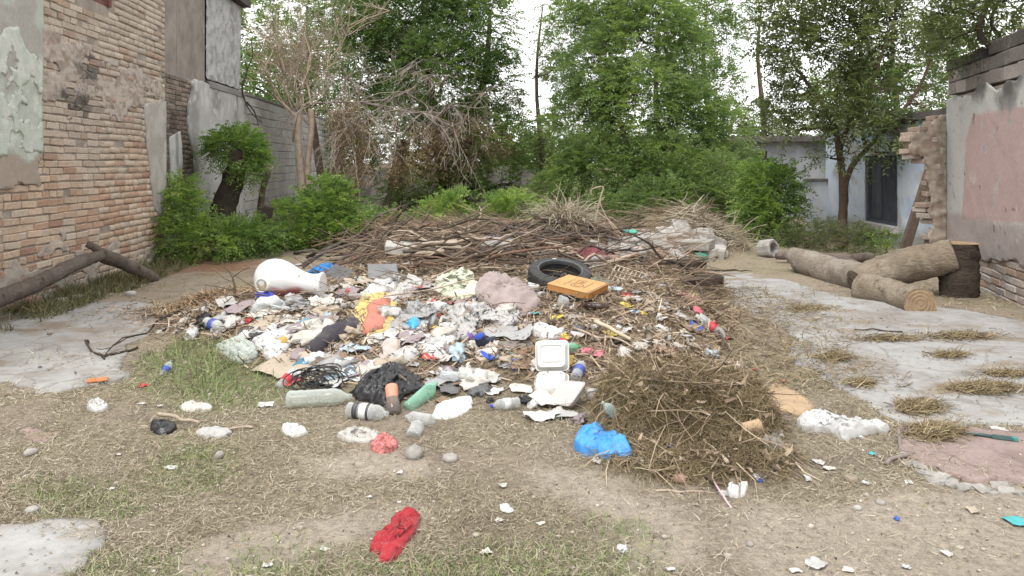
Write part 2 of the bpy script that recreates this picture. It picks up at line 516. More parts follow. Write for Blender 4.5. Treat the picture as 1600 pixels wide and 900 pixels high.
c = lerpc(c, np.array([.19, .15, .12]), sst(13, 15, gyr))
red = sst(.9, .2, np.hypot((gxr + 4.2) / 1.3, (gyr - 11.0) / 1.1) + .5 * fbm(gxr * 3, gyr * 3, 3, 6))
c = lerpc(c, np.array([.21, .105, .06]), .75 * red)
t = NT('bare_soil'); p = t.pos
a = t.new('ShaderNodeAttribute', attribute_name='paint')
g1 = t.ramp(t.noise(22, 8, .8, p), [(.3, (.55, .53, .5)), (.5, (1, 1, 1)), (.72, (1.45, 1.42, 1.35))])
g2 = t.ramp(t.noise(140, 4, .8, p), [(.3, (.7, .7, .68)), (.7, (1.3, 1.3, 1.28))])
col = t.mix(1.0, t.mix(1.0, a.outputs['Color'], g1, 'MULTIPLY'), g2, 'MULTIPLY')
soil_mat = t.done(t.bsdf(col, .97, .05, t.bump(t.noise(55, 8, .8, p), .9, .03)))
ground = struct(link('ground', npmesh('ground', np.stack([gxr, gyr, gz], 1), gF, soil_mat, True, {'paint': c})))

# concrete floors left from the demolished rooms
def slabcol(base, st, k):
    def fn(x, y):
        n1 = fbm(x * 1.1, y * 1.1, 5, k); n2 = fbm(x * 5 + 2, y * 3.0, 5, k + 7)
        c = lerpc(base, st, .75 * sst(.0, .55, n1 + .35 * n2))
        c = lerpc(c, dull(base, .5), .7 * sst(.38, .6, n2))
        c = lerpc(c, np.array([.21, .165, .115]), .75 * sst(.22, .5, fbm(x * 2.4 + 9, y * 5.5, 5, k + 3)))
        return c
    return fn
def floor_material():
    t = NT('worn_concrete_floor'); p = t.pos
    a = t.new('ShaderNodeAttribute', attribute_name='paint')
    col = t.mix(1.0, a.outputs['Color'], t.ramp(t.noise(14, 8, .75, p), [(.25, (.72, .71, .69)), (.5, (1, 1, 1)), (.75, (1.12, 1.12, 1.12))]), 'MULTIPLY')
    col = t.mix(1.0, col, t.ramp(t.noise(2.2, 8, .7, p), [(.35, (.74, .71, .67)), (.55, (1, 1, 1)), (.8, (1.1, 1.1, 1.1))]), 'MULTIPLY')
    # old cracks filled with dirt
    ns = t.new('ShaderNodeTexNoise'); ns.inputs['Scale'].default_value = 2.5; ns.inputs['Detail'].default_value = 6; t.lk(p, ns.inputs['Vector'])
    vm = t.new('ShaderNodeVectorMath', operation='MULTIPLY_ADD'); t.lk(ns.outputs['Color'], vm.inputs[0]); vm.inputs[1].default_value = (.7, .7, .0); t.lk(p, vm.inputs[2])
    vo = t.new('ShaderNodeTexVoronoi', feature='DISTANCE_TO_EDGE'); vo.inputs['Scale'].default_value = .62; t.lk(vm.outputs[0], vo.inputs['Vector'])
    mr = t.new('ShaderNodeMapRange'); mr.inputs[1].default_value = .002; mr.inputs[2].default_value = .009; mr.inputs[3].default_value = .4; mr.inputs[4].default_value = 0; t.lk(vo.outputs['Distance'], mr.inputs[0])
    col = t.mix(mr.outputs[0], col, (.10, .08, .06))
    return t.done(t.bsdf(col, .85, .2, t.bump(t.noise(50, 6, .75, p), .4, .01)))
FLOORM = floor_material()
def floor_slab(name, poly, colf, top=SLABTOP, label=None):
    xs, ys = [p[0] for p in poly], [p[1] for p in poly]
    f = lambda x, y: sdpoly(x, y, poly) + slab_edge(x, y)
    V, F, s, t_ = sheet(f, max(min(xs) - .3, -9), min(max(xs) + .3, 9), min(ys) - .3, max(ys) + .3, .035,
                        lambda x, y, o: np.stack([x, y, np.where(o > 0, top + .25 * (o - .05), -.06)], 1), .05, .006, 4, 3)
    return struct(link(name, npmesh(name, V, F, FLOORM, False, {'paint': colf(s, t_)})))
floor_slab('concrete_floor', SLAB_R, slabcol(np.array([.30, .293, .287]), np.array([.225, .20, .178]), 3))
floor_slab('pink_floor', SLAB_P, slabcol(np.array([.26, .20, .185]), np.array([.27, .235, .22]), 13), SLABTOP + .006)
floor_slab('concrete_floor', SLAB_L, slabcol(np.array([.30, .292, .282]), np.array([.225, .20, .18]), 23))
floor_slab('concrete_floor', SLAB_N, slabcol(np.array([.32, .314, .307]), np.array([.25, .235, .218]), 33))
pk = pxpoly([(5, 672), (60, 664), (110, 674), (88, 694), (40, 700), (0, 690)])
floor_slab('pink_floor', pk, slabcol(np.array([.26, .195, .17]), np.array([.28, .23, .2]), 43), .012)

# ------------------------------------------------------------------ bricks
BR = {}
def brick_mesh(L, Hh, D, k, mat, ext=.0):
    key = (L, Hh, D, k, mat.name)
    if key in BR: return BR[key]
    rs = random.Random(k * 91 + 5); b = MB(); j = lambda: rs.uniform(-.006, .006)
    b.hexa([(x + j(), y + j(), z + j()) for (x, y, z) in
            [(-L / 2, -D, -Hh / 2), (L / 2, -D, -Hh / 2), (L / 2, 0, -Hh / 2), (-L / 2, 0, -Hh / 2), (-L / 2, -D, Hh / 2), (L / 2, -D, Hh / 2), (L / 2, 0, Hh / 2), (-L / 2, 0, Hh / 2)]])
    me = pymesh('brick', b.V, b.F, mat)
    bm = bmesh.new(); bm.from_mesh(me); bmesh.ops.recalc_face_normals(bm, faces=bm.faces)
    bmesh.ops.bevel(bm, geom=list(bm.edges), offset=.008, segments=1, affect='EDGES'); bm.to_mesh(me); bm.free()
    BR[key] = me
    return me
def mat_brick(name, from_attr):
    if name in _M: return _M[name]
    t = NT(name); p = t.pos
    if from_attr: cc = t.new('ShaderNodeAttribute', attribute_name='paint').outputs['Color']
    else: cc = t.new('ShaderNodeObjectInfo').outputs['Color']
    g = t.ramp(t.noise(26, 6, .75, p), [(.25, (.66, .64, .62)), (.5, (1, 1, 1)), (.75, (1.22, 1.22, 1.22))])
    col = t.mix(1.0, cc, g, 'MULTIPLY')
    f = t.new('ShaderNodeMapRange'); f.inputs[1].default_value = .54; f.inputs[2].default_value = .72; f.inputs[4].default_value = .55
    t.lk(t.noise(5, 7, .75, p), f.inputs[0])
    col = t.mix(f.outputs[0], col, (.44, .39, .34))
    _M[name] = t.done(t.bsdf(col, .95, .08, t.bump(t.noise(70, 6, .75, p), .7, .012))); return _M[name]
BRICK, BRICKS = mat_brick('fired_clay', False), mat_brick('fired_clay_run', True)
def join_meshes(items, name, mat, attr=True):
    """items: [(mesh, matrix, colour)] joined into one mesh with the colours as paint"""
    Vs, Fs, Cs, b = [], [], [], 0
    for me, M, col in items:
        v = np.empty(len(me.vertices) * 3); me.vertices.foreach_get('co', v); v = v.reshape(-1, 3)
        A = np.array(M); v = v @ A[:3, :3].T + A[:3, 3]
        me.calc_loop_triangles()
        f = np.empty(len(me.loop_triangles) * 3, np.int32); me.loop_triangles.foreach_get('vertices', f)
        Vs.append(v); Fs.append(f.reshape(-1, 3) + b); Cs.append(np.tile(np.array(col), (len(v), 1))); b += len(v)
    return npmesh(name, np.concatenate(Vs), np.concatenate(Fs), mat, False, {'paint': np.concatenate(Cs)})

class Wall:
    """a wall face: s runs along it, z up, off out of it"""
    def __init__(s, O, d, n):
        s.O = np.array(O); s.d = np.array(d) / np.hypot(*d); s.n = np.array(n) / np.hypot(*n)
    def to3d(s, a, z, o):
        a, z, o = np.asarray(a, float), np.asarray(z, float), np.asarray(o, float)
        return np.stack([s.O[0] + s.d[0] * a + s.n[0] * o, s.O[1] + s.d[1] * a + s.n[1] * o, z], -1)
    def at(s, px, py, off=0.0):
        r = ray(px, py); o = s.O + s.n * off
        t = (o[0] * s.n[0] + o[1] * s.n[1]) / (r[0] * s.n[0] + r[1] * s.n[1])
        p = r * t + np.array([0, 0, CAMZ])
        return ((p[0] - s.O[0]) * s.d[0] + (p[1] - s.O[1]) * s.d[1], p[2])
    def mat(s, a, z, o, roll=0.0, flip=False):
        # local x along the wall, local y out of it (front face at y = 0)
        X = Vector((s.d[0], s.d[1], 0)); Y = Vector((s.n[0], s.n[1], 0)); Z = Vector((0, 0, 1))
        M = Matrix(((X.x, Y.x, Z.x), (X.y, Y.y, Z.y), (X.z, Y.z, Z.z))).to_4x4() @ Matrix.Rotation(roll, 4, 'Y')
        M.translation = Vector(s.to3d(a, z, o).tolist()); return M
    def poly(s, pts): return [s.at(*p) for p in pts]
    def box(s, b, s0, s1, z0, z1, o0, o1):
        P = [s.to3d(a, z, o).tolist() for z in (z0, z1) for (a, o) in ((s0, o0), (s1, o0), (s1, o1), (s0, o1))]
        b.hexa(P)
def sheet_on(w, name, f, box, res, thick, colf, mat, parent, rough=.0, rseed=3, rscale=9):
    V, F, s, t_ = sheet(f, *box, res, w.to3d, thick, rough, rseed, rscale)
    return link(name, npmesh(name, shift(V, parent.location), F, mat, False, {'paint': colf(s, t_)}), parent)
PLASTER = mat_attr('old_plaster', .93, 24, .2, .55, .012, 45, .1)

def lay(w, parent, course, brickL, D, f_keep, s0, s1, z0, z1, colf, keep_max, hidden, rs, name='brick', header_rows=(), gap=.013, mj=.004, M1=None, M2=None, off0=0.0, min_single=0.0):
    """lay bricks in courses; the largest in view become parts, the others one run"""
    cand = []
    r = 0; z = z0 + course / 2
    while z < z1:
        hd = r in header_rows
        L0 = brickL * (.5 if hd else 1.0)
        s = s0 - (L0 / 2 if r % 2 else 0) - rs.uniform(0, .05)
        while s < s1:
            L = L0 * (.5 if (not hd and rs.random() < .09) else 1.0)
            a = s + L / 2
            if f_keep(a, z):
                off = off0 + rs.uniform(-.007, .006) + (rs.uniform(-.03, 0) if rs.random() < .04 else 0)
                M = w.mat(a, z + rs.uniform(-mj, mj) + .012 * float(vn(a * .8, z * 3, 4)), off, rs.uniform(-.02, .02))
                cand.append((L, M, colf(a, z, rs), a, z))
            s += L
        z += course; r += 1
    def score(cd):
        p = cd[1].translation
        px, py, d = prj(p)
        return d if (-12 < px < 1612 and -8 < py < 908 and not hidden(cd[3], cd[4])) else 1e6 + d
    cand.sort(key=score)
    single = [cd for cd in cand[:keep_max] if score(cd) < 1e6]
    rest = cand[len(single):]
    pl = Matrix.Translation(-Vector(parent.location))
    for i, (L, M, col, a, z) in enumerate(single):
        me = brick_mesh(round(L - gap, 3), round(course - gap, 3), D, i % 5, M1 or BRICK)
        o = link(name, me, parent); o.matrix_local = pl @ M; o.color = (*col, 1)
    if rest:
        items = [(brick_mesh(round(L - gap, 3), round(course - gap, 3), D, i % 5, M1 or BRICK), pl @ M, col) for i, (L, M, col, a, z) in enumerate(rest)]
        o = link(name + '_run', join_meshes(items, name + '_run', M2 or BRICKS), parent); o['kind'] = 'stuff'
    return len(single), len(rest)

MORTAR = mat_surface('lime_mortar', (.33, .285, .24), .3, 5, .97, .8, .02, 60, .05)
# ------------------------------------------------------------------ left brick house wall
LW = Wall((-5.30, 11.6), (.0666, -1), (1, .0666))
lw = thing('brick_wall', 'tall weathered brick wall with peeling pale green plaster behind the leaning branch', 'wall', (-5.3, 11.6, 0))
win_s0, win_z0 = LW.at(172, 12); win_s1, _ = LW.at(124, 12)
def lw_hole(a, z, g=.0): return win_s0 - g < a < win_s1 + g and z > win_z0 - g
b = MB()
LW.box(b, .004, win_s0, -.1, 4.9, -.30, -.016); LW.box(b, win_s1, 7.4, -.1, 4.9, -.30, -.016)
LW.box(b, win_s0 + .001, win_s1 - .001, -.1, win_z0, -.30, -.0165); LW.box(b, win_s0 + .001, win_s1 - .001, win_z0 + .75, 4.9, -.30, -.0165)
b.V = shift(b.V, lw.location).tolist(); b.build('mortar_bed', MORTAR, lw)
PAN = LW.poly([(-200, -300), (66, -300), (66, 60), (64, 150), (66, 236), (58, 262), (62, 290), (30, 285), (12, 296), (-40, 300), (-200, 330)])
STRIP = LW.poly([(224, 163), (245, 158), (262.5, 160), (262.5, 330), (250, 340), (240, 325), (234, 280), (230, 240), (226, 200)])
SMEAR = LW.poly([(66, 40), (120, 62), (180, 95), (262, 132), (262, 178), (200, 172), (150, 172), (66, 160)])
SMEAR2 = LW.poly([(30, 395), (95, 372), (140, 385), (262, 380), (262, 412), (180, 450), (0, 500), (-40, 470)])
SOOT = [(LW.at(135, 112), .30, .20), (LW.at(125, 158), .42, .17), (LW.at(105, 150), .3, .1), (LW.at(140, 95), .35, .12), (LW.at(262, 118), .25, .2)]
def soot(a, z):
    v = np.zeros(np.asarray(a, float).shape)
    for (cs, cz), rs_, rz in SOOT:
        v = np.maximum(v, sst(1.25, .15, np.hypot((a - cs) / rs_, (z - cz) / rz) + .75 * fbm(np.asarray(a) * 4, np.asarray(z) * 11, 5, 12) + .5 * fbm(np.asarray(a) * 18, np.asarray(z) * 30, 3, 14)))
    return v
def lw_col(a, z, rs):
    hi = float(sst(1.1, 2.0, z + .35 * vn(a * 1.3, z * 1.3, 8)))
    u = rs.random()
    low = (.51, .375, .275) if u < .42 else ((.44, .275, .188) if u < .74 else ((.54, .435, .34) if u < .92 else (.34, .185, .128)))
    up = (.43, .355, .29) if u < .6 else ((.49, .41, .335) if u < .85 else (.36, .255, .19))
    k = rs.uniform(.86, 1.1)
    cc = [(low[i] * (1 - hi) + up[i] * hi) * k for i in range(3)]
    s = float(soot(np.array([a]), np.array([z]))[0])
    w = float(sst(.45, .05, z)) * .35
    cc = [cc[i] * (1 - w) + (.36, .32, .28)[i] * w for i in range(3)]
    cc = [.82 * cc[i] + .18 * (.46, .40, .33)[i] for i in range(3)]
    return tuple(v * (1 - .8 * s) + .035 * s for v in cc)
def lw_hidden(a, z):
    A, Z = np.array([a]), np.array([z])
    return bool(sdpoly(A, Z, PAN)[0] > .05 or sdpoly(A, Z, STRIP)[0] > .03 or a < .0)
nsingle = lay(LW, lw, .0835, .285, .12, lambda a, z: .14 < a < 7.3 and not lw_hole(a, z, .1), .0, 7.4, -.06, 4.85, lw_col, 296, lw_hidden, random.Random(3), header_rows=(6, 14, 23, 31, 38))
# quoins at the far corner so the wall ends true
rs = random.Random(8)
items = []
for r in range(58):
    L = .14 if r % 2 else .10
    z = -.06 + .0835 * (r + .5)
    items.append((brick_mesh(round(L - .012, 3), .0705, .12, r % 5, BRICK), Matrix.Translation(-Vector(lw.location)) @ LW.mat(L / 2 + .004, z, rs.uniform(-.006, .004)), lw_col(.1, z, rs)))
o = link('corner_brick_run', join_meshes(items, 'corner_brick_run', BRICKS), lw); o['kind'] = 'stuff'
def pan_col(a, z):
    n1 = fbm(a * 3.2, z * 3.2, 5, 51); n2 = fbm(a * 7 + 4, z * 7, 5, 52)
    _, zb = LW.at(40, 245)
    g = np.array([.42, .44, .385]); c = lerpc(g, np.array([.36, .345, .315]), sst(-.05, .25, n1 + (z - zb - 1.0) * .55))
    c = lerpc(c, np.array([.50, .535, .47]), sst(.1, .3, n2) * sst(zb + 1.25, zb + .9, z))
    c = lerpc(c, np.array([.27, .33, .37]), .6 * sst(.35, .6, fbm(a * 4, z * 5, 4, 58)) * sst(zb + .9, zb + .6, z))
    c = lerpc(c, np.array([.34, .285, .235]), sst(.02, -.04, z - zb + .10 * n1 + .04 * n2))
    return c
f_pan = lambda a, z: sdpoly(a, z, PAN) + .03 * fbm(a * 8, z * 8, 4, 30)
sheet_on(LW, 'green_plaster', f_pan, (3.2, 7.3, 1.0, 4.85), .03, .018, pan_col, PLASTER, lw, .012, 31, 9)
# flakes of the green paint standing proud
def flake_f(a, z):
    _, zb = LW.at(40, 240)
    return np.minimum(sdpoly(a, z, PAN) - .04, np.minimum(z - zb - .06 * fbm(a * 6, z * 6, 3, 35), zb + 1.15 - z + .3 * fbm(a * 2, z * 2, 3, 36))) * .8 + .055 * (fbm(a * 6, z * 6, 5, 37) - .12)
sheet_on(LW, 'paint_flakes', lambda a, z: np.minimum(flake_f(a, z), .06 * (fbm(a * 5, z * 4, 5, 38) + .25)), (3.2, 5.6, 1.0, 3.6), .025, .026,
         lambda a, z: lerpc(np.array([.46, .50, .43]), np.array([.53, .54, .49]), sst(-.2, .3, fbm(a * 9, z * 9, 3, 3))), PLASTER, lw, .010, 39, 14)
sheet_on(LW, 'plaster_strip', lambda a, z: sdpoly(a, z, STRIP) + .02 * fbm(a * 9, z * 9, 4, 30), (.0, 1.2, .4, 2.8), .025, .020,
         lambda a, z: lerpc(np.array([.37, .335, .30]), np.array([.44, .41, .38]), sst(-.3, .3, fbm(a * 5, z * 4, 4, 44))), PLASTER, lw, .008, 32, 8)
sheet_on(LW, 'mortar_smear', lambda a, z: np.minimum(sdpoly(a, z, SMEAR), .1) + .34 * (fbm(a * 2.8, z * 7.5, 6, 71) - .10), (.01, 3.6, 1.7, 3.6), .02, .006,
         lambda a, z: lerpc(lerpc(np.array([.43, .375, .325]), np.array([.29, .235, .195]), sst(-.15, .35, fbm(a * 9, z * 16, 5, 46))), np.array([.06, .054, .048]), .85 * soot(a, z)), PLASTER, lw, .016, 33, 20)
sheet_on(LW, 'mortar_smear', lambda a, z: np.minimum(sdpoly(a, z, SMEAR2), .1) + .30 * (fbm(a * 3.0, z * 7, 5, 75) - .34), (.01, 5.2, .0, 1.0), .02, .005,
         lambda a, z: lerpc(np.array([.40, .35, .30]), np.array([.33, .28, .24]), sst(-.2, .4, fbm(a * 6, z * 8, 4, 47))), PLASTER, lw, .014, 34, 12)
# upper window
b = MB(); LW.box(b, win_s0, win_s0 + .07, win_z0, win_z0 + .75, -.10, .02); LW.box(b, win_s1 - .05, win_s1, win_z0, win_z0 + .75, -.10, -.02)
LW.box(b, win_s0 + .07, win_s1 - .05, win_z0, win_z0 + .05, -.10, -.02); b.V = shift(b.V, lw.location).tolist()
wf = b.build('window', mat_surface('rusty_red_paint', (.16, .075, .06), .3, 12, .8), lw)
b = MB(); LW.box(b, win_s0 + .07, win_s1 - .05, win_z0 + .05, win_z0 + .75, -.085, -.075); b.V = shift(b.V, lw.location).tolist()
b.build('pane', mat_plastic('dusty_glass', (.30, .33, .38), .25, .5, .2, .05), wf)

# ------------------------------------------------------------------ the neighbour's grey wall with its upper storey
W2 = Wall((-5.62, 11.6), (-.0666, 1), (1, .0666))
w2 = thing('plastered_wall', 'grey plastered wall carrying a boarded upper storey beyond the brick corner', 'wall', (-5.62, 11.6, 0))
ORI = Vector(w2.location)
sJ = W2.at(380, 200)[0]; sB = W2.at(322, 90)[0]; sE = W2.at(376, 60)[0]
zl = lambda s: 3.02 + .03 * s
def w2box(name, mat, parent, *bx, bevel=0):
    b = MB(); W2.box(b, *bx); b.V = shift(b.V, ORI).tolist(); return b.build(name, mat, parent, bevel=bevel)
GREYC = mat_surface('grey_render', (.25, .24, .23), .25, 3, .95, .6, .012, 40, .1)
w2box('wall_core', GREYC, w2, -1.5, sJ - .01, -.1, 3.0, -.3, -.02)
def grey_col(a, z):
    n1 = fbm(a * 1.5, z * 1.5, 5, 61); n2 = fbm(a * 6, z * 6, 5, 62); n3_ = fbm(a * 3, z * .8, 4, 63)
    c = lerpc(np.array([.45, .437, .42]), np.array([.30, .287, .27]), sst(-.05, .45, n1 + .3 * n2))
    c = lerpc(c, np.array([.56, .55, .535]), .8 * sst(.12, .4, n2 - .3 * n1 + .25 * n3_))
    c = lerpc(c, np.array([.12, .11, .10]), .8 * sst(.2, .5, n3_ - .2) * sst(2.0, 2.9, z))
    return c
sR = W2.at(288, 200)[0]; sR2 = W2.at(302, 280)[0]
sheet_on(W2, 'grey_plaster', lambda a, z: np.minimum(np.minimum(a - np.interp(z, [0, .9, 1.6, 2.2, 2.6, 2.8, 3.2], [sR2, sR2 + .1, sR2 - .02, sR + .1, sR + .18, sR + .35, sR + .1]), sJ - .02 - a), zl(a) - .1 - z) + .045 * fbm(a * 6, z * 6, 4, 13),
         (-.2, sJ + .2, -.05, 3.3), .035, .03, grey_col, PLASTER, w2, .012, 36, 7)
rs = random.Random(12)
def dark_col(a, z, rs):
    k = rs.uniform(.6, 1.1); d = float(sst(2.7, 2.2, z)) * .5 + .5
    return tuple(v * k * (1.5 - .8 * d) for v in (.24, .19, .155))
lay(W2, w2, .0835, .28, .1, lambda a, z: a < sR2 + .45, .9, sR2 + .4, .3, 3.0, dark_col, 90, lambda a, z: False, rs)
sheet_on(W2, 'white_patch', lambda a, z: np.minimum(sdpoly(a, z, W2.poly([(264, 215), (280, 205), (284, 250), (280, 300), (268, 320), (266, 270)])), .1) + .03 * fbm(a * 8, z * 5, 4, 14), (.3, 3.6, .2, 2.9), .03, .02,
         lambda a, z: lerpc(np.array([.5, .49, .47]), np.array([.3, .28, .26]), sst(-.1, .4, fbm(a * 7, z * 3, 4, 64))), PLASTER, w2, .008, 37, 7)
# upper storey
up = link('upper_storey', None, w2)
def upbox(name, mat, *bx, bevel=0): return w2box(name, mat, up, *bx, bevel=bevel)
upbox('room_wall', GREYC, -1.5, sE, 3.06, 4.93, -3.0, -.06)
bw = (sB + 1.5) / 6
BOARDM = mat_surface('grey_weathered_board', (.27, .235, .21), .28, 2.5, .85, .4, .006, 30, .15, dirt=(.20, .135, .10), dirtamt=.6)
for i in range(6):
    upbox('board', BOARDM, -1.5 + bw * i + .005, -1.5 + bw * (i + 1) - .005, 3.0 + random.uniform(-.02, .02), 4.9, -.055, -.02 + random.uniform(-.006, .004))
sheet_on(W2, 'rough_render', lambda a, z: np.minimum(np.minimum(a - sB - .02, sE - a), np.minimum(z - 3.1, 4.92 - z)) + .012 * fbm(a * 9, z * 9, 3, 15), (sB - .1, sE + .1, 3.0, 5.0), .035, .0,
         lambda a, z: lerpc(lerpc(np.array([.45, .445, .44]), np.array([.31, .305, .30]), sst(-.1, .4, fbm(a * 7, z * 7, 5, 65))), np.array([.5, .5, .49]), .5 * sst(.15, .4, fbm(a * 4, z * 3, 4, 66))), PLASTER, w2, .03, 38, 10).parent = up
roof = upbox('roof_slab', mat_surface('dark_stained_concrete', (.10, .09, .085), .35, 4, .95), -1.6, sE + .22, 4.94, 5.08, -3.1, .16)
# sloping ledge below the storey
upbox('ledge', GREYC, sB + .1, sJ + .02, 2.93, 3.06, -.02, .045, bevel=.012)
# ------------------------------------------------------------------ concrete block wall running back
bwall = thing('block_wall', 'bare grey concrete block wall running back behind the dry tree', 'wall', (-5.95, 16.8, 0))
W3 = Wall(W2.to3d(sJ, 0, -.02)[:2].tolist(), (-.0666, 1), (1, .0666))
bwall.location = (W3.O[0], W3.O[1], 0)
b = MB(); W3.box(b, .0, 13.5, -.1, 3.02, -.16, -.022); b.V = shift(b.V, bwall.location).tolist()
b.build('mortar_bed', mat_surface('cement_mortar', (.34, .33, .315), .2, 4, .95), bwall)
def blk_col(a, z, rs):
    k = rs.uniform(.88, 1.08) * (1 - .25 * float(sst(.1, .5, fbm(np.array([a * .5]), np.array([z * .3]), 3, 5)[0])))
    return tuple(v * k for v in (.47, .455, .435))
lay(W3, bwall, .20, .40, .1, lambda a, z: .2 < a < 13.3, .22, 13.4, 0, 3.0, blk_col, 290, lambda a, z: z < .2, random.Random(5), name='block', gap=.013)
w3cap = MB(); W3.box(w3cap, .02, 13.5, 3.021, 3.075, -.17, .01); w3cap.V = shift(w3cap.V, bwall.location).tolist(); w3cap.build('coping', GREYC, bwall)

# ------------------------------------------------------------------ right wall of the demolished room
RW = Wall((5.20, 7.57), (.25, 1), (-1, .25))
rw = thing('ruined_wall', 'broken roofless wall with flaking white and pink plaster above bare bricks', 'wall', (5.2, 7.57, 0))
sEnd = RW.at(1481, 300)[0]
def rwbox(name, mat, *bx, bevel=0):
    b = MB(); RW.box(b, *bx); b.V = shift(b.V, rw.location).tolist(); return b.build(name, mat, rw, bevel=bevel)
ztop = RW.at(1545, 130)[1]
rwbox('wall_core', MORTAR, -4.5, sEnd - .01, -.1, ztop - .05, -.3, -.016)
PINK = RW.poly([(1522, 180), (1560, 172), (1620, 162), (1900, 100), (1900, 470), (1620, 350), (1505, 345), (1508, 280), (1512, 215)])
LOWB = RW.poly([(1470, 425), (1500, 410), (1535, 405), (1560, 408), (1620, 415), (1900, 470), (1900, 900), (1470, 600)])
def rw_col(a, z):
    n1 = fbm(a * 2, z * 2, 5, 81); n2 = fbm(a * 6, z * 6, 5, 82)
    c = lerpc(np.array([.47, .46, .44]), np.array([.33, .315, .30]), sst(-.05, .4, n1 + .3 * n2))
    pk_ = sdpoly(a, z, PINK)
    c = lerpc(c, np.array([.44, .325, .31]) , sst(-.01, .02, pk_ + .03 * n2) * sst(.52, .40, n2 + .5 * n1))
    c = lerpc(c, np.array([.40, .42, .39]), .7 * sst(sEnd - .32, sEnd - .2, a + .05 * n2) * sst(.6, 1.2, z))
    c = lerpc(c, np.array([.22, .36, .28]), .8 * sst(sEnd - .06, sEnd - .01, a) * sst(.9, 1.3, z) * sst(2.2, 1.9, z))
    c = lerpc(c, np.array([.33, .265, .25]), .7 * sst(.88, .75, z + .12 * n1) )
    c = lerpc(c, np.array([.52, .51, .50]), .8 * sst(.22, .34, fbm(a * 3 + 7, z * 3, 5, 83)) * sst(1.5, 1.1, z))
    zt = RW.at(1545, 118)[1]
    c = lerpc(c, np.array([.10, .095, .09]), .9 * sst(zt - .35, zt, z + .35 * n1 + .15 * n2))
    # knocks and nail holes
    c = lerpc(c, np.array([.16, .12, .11]), .8 * sst(.58, .66, fbm(a * 9, z * 9, 3, 84)))
    return c
f_rw = lambda a, z: np.minimum(np.minimum(sEnd - a, ztop - .02 - z + .14 * fbm(a * 2.2, z * 2.2, 4, 86) - .04), -sdpoly(a, z, LOWB) + .12 * fbm(a * 3.5, z * 3.5, 4, 87)) + .008 * fbm(a * 12, z * 12, 3, 88)
sheet_on(RW, 'painted_plaster', f_rw, (-4.4, sEnd + .1, -.05, ztop + .2), .027, .018, rw_col, PLASTER, rw, .007, 40, 6)
def rw_bcol(a, z, rs):
    k = rs.uniform(.8, 1.1); u = rs.random()
    return tuple(v * k for v in ((.42, .36, .32) if u < .6 else ((.40, .29, .23) if u < .85 else (.46, .43, .40))))
lay(RW, rw, .0835, .285, .12, lambda a, z: a < sEnd - .15 and z < 1.0, -4.4, sEnd - .02, -.06, 1.05, rw_bcol, 120, lambda a, z: float((-sdpoly(np.array([a]), np.array([z]), LOWB))[0]) > .1, random.Random(31))
# blockwork courses on top
rs = random.Random(44)
CB = mat_brick('stained_block', False)
sStep = RW.at(1540, 80)[0]
for r in range(3):
    z = ztop + .10 + .165 * r - .06
    s = -1.6 - (.2 if r % 2 else 0)
    while s < sEnd - .02:
        L = min(.40, sEnd - s)
        if L > .1 and not (r == 2 and s + L > sStep + .1):
            me = brick_mesh(round(L - .012, 3), .155, .2, int(s * 10) % 5, CB)
            o = link('block', me, rw); o.matrix_local = Matrix.Translation(-Vector(rw.location)) @ RW.mat(s + L / 2, z + .02, rs.uniform(-.008, .008), rs.uniform(-.012, .012))
            k = rs.uniform(.6, 1.0) * (1.0, .72, .42)[r]; o.color = (.33 * k, .30 * k, .275 * k, 1)
        s += L
lb = MB(); RW.box(lb, sStep + .12, sEnd + .02, ztop + .305, ztop + .44, -.22, .02); lb.V = shift(lb.V, rw.location).tolist()
lb.build('lintel', mat_surface('blackened_concrete', (.085, .08, .075), .3, 6, .95), rw, bevel=.012)
# ragged stub of the cross wall, face towards the lot
pe = RW.to3d(sEnd, 0, 0)
RS = Wall((pe[0], pe[1] + .06), (-1, .12), (-.12, -1))
rstub = thing('broken_brick_stub', 'ragged stub of broken bricks at the far end of the pink wall', 'wall', (pe[0], pe[1], 0))
STUB = RS.poly([(1490, 175), (1470, 182), (1452, 196), (1430, 208), (1421, 226), (1424, 240), (1442, 246), (1450, 262), (1448, 280), (1456, 300), (1453, 330), (1460, 352), (1450, 380), (1448, 420), (1490, 430)])
rs = random.Random(17)
k = 0; z = .0
while z < 2.4:
    s = -.05 - (.06 if k % 2 else 0)
    while s < .8:
        L = rs.choice([.09, .12, .16, .2])
        if sdpoly(np.array([s + L / 2]), np.array([z + .03]), STUB)[0] > -.015:
            o = link('brick', brick_mesh(round(L - .006, 3), .067, .24, rs.randrange(5), BRICK), rstub)
            o.matrix_local = Matrix.Translation(-Vector(rstub.location)) @ RS.mat(s + L / 2, z + .035, rs.uniform(-.05, .035), rs.uniform(-.16, .16)) @ Matrix.Rotation(rs.uniform(-.4, .4), 4, 'Z')
            kk = rs.uniform(.75, 1.15); u = rs.random()
            o.color = (*[v * kk for v in ((.37, .285, .235) if u < .6 else (.44, .385, .335))], 1)
        s += L
    z += .074; k += 1
SI = [(s * 1.0, z) for (s, z) in STUB]
fst = lambda a, z: sdpoly(a, z, SI) - .012 + .035 * fbm(a * 10, z * 10, 3, 9)
V, F, s_, t_ = sheet(fst, -.1, .8, 0, 2.4, .03, RS.to3d, -.03)
back = RS.to3d(s_, t_, np.full(len(s_), -.2))
V2, F2, s2, t2 = sheet(fst, -.1, .8, 0, 2.4, .03, lambda a, z, o: RS.to3d(a, z, np.where(o > -.01, -.03, -.22)), .02)
link('mortar_core', npmesh('mortar_core', shift(V2, rstub.location), F2, MORTAR), rstub)

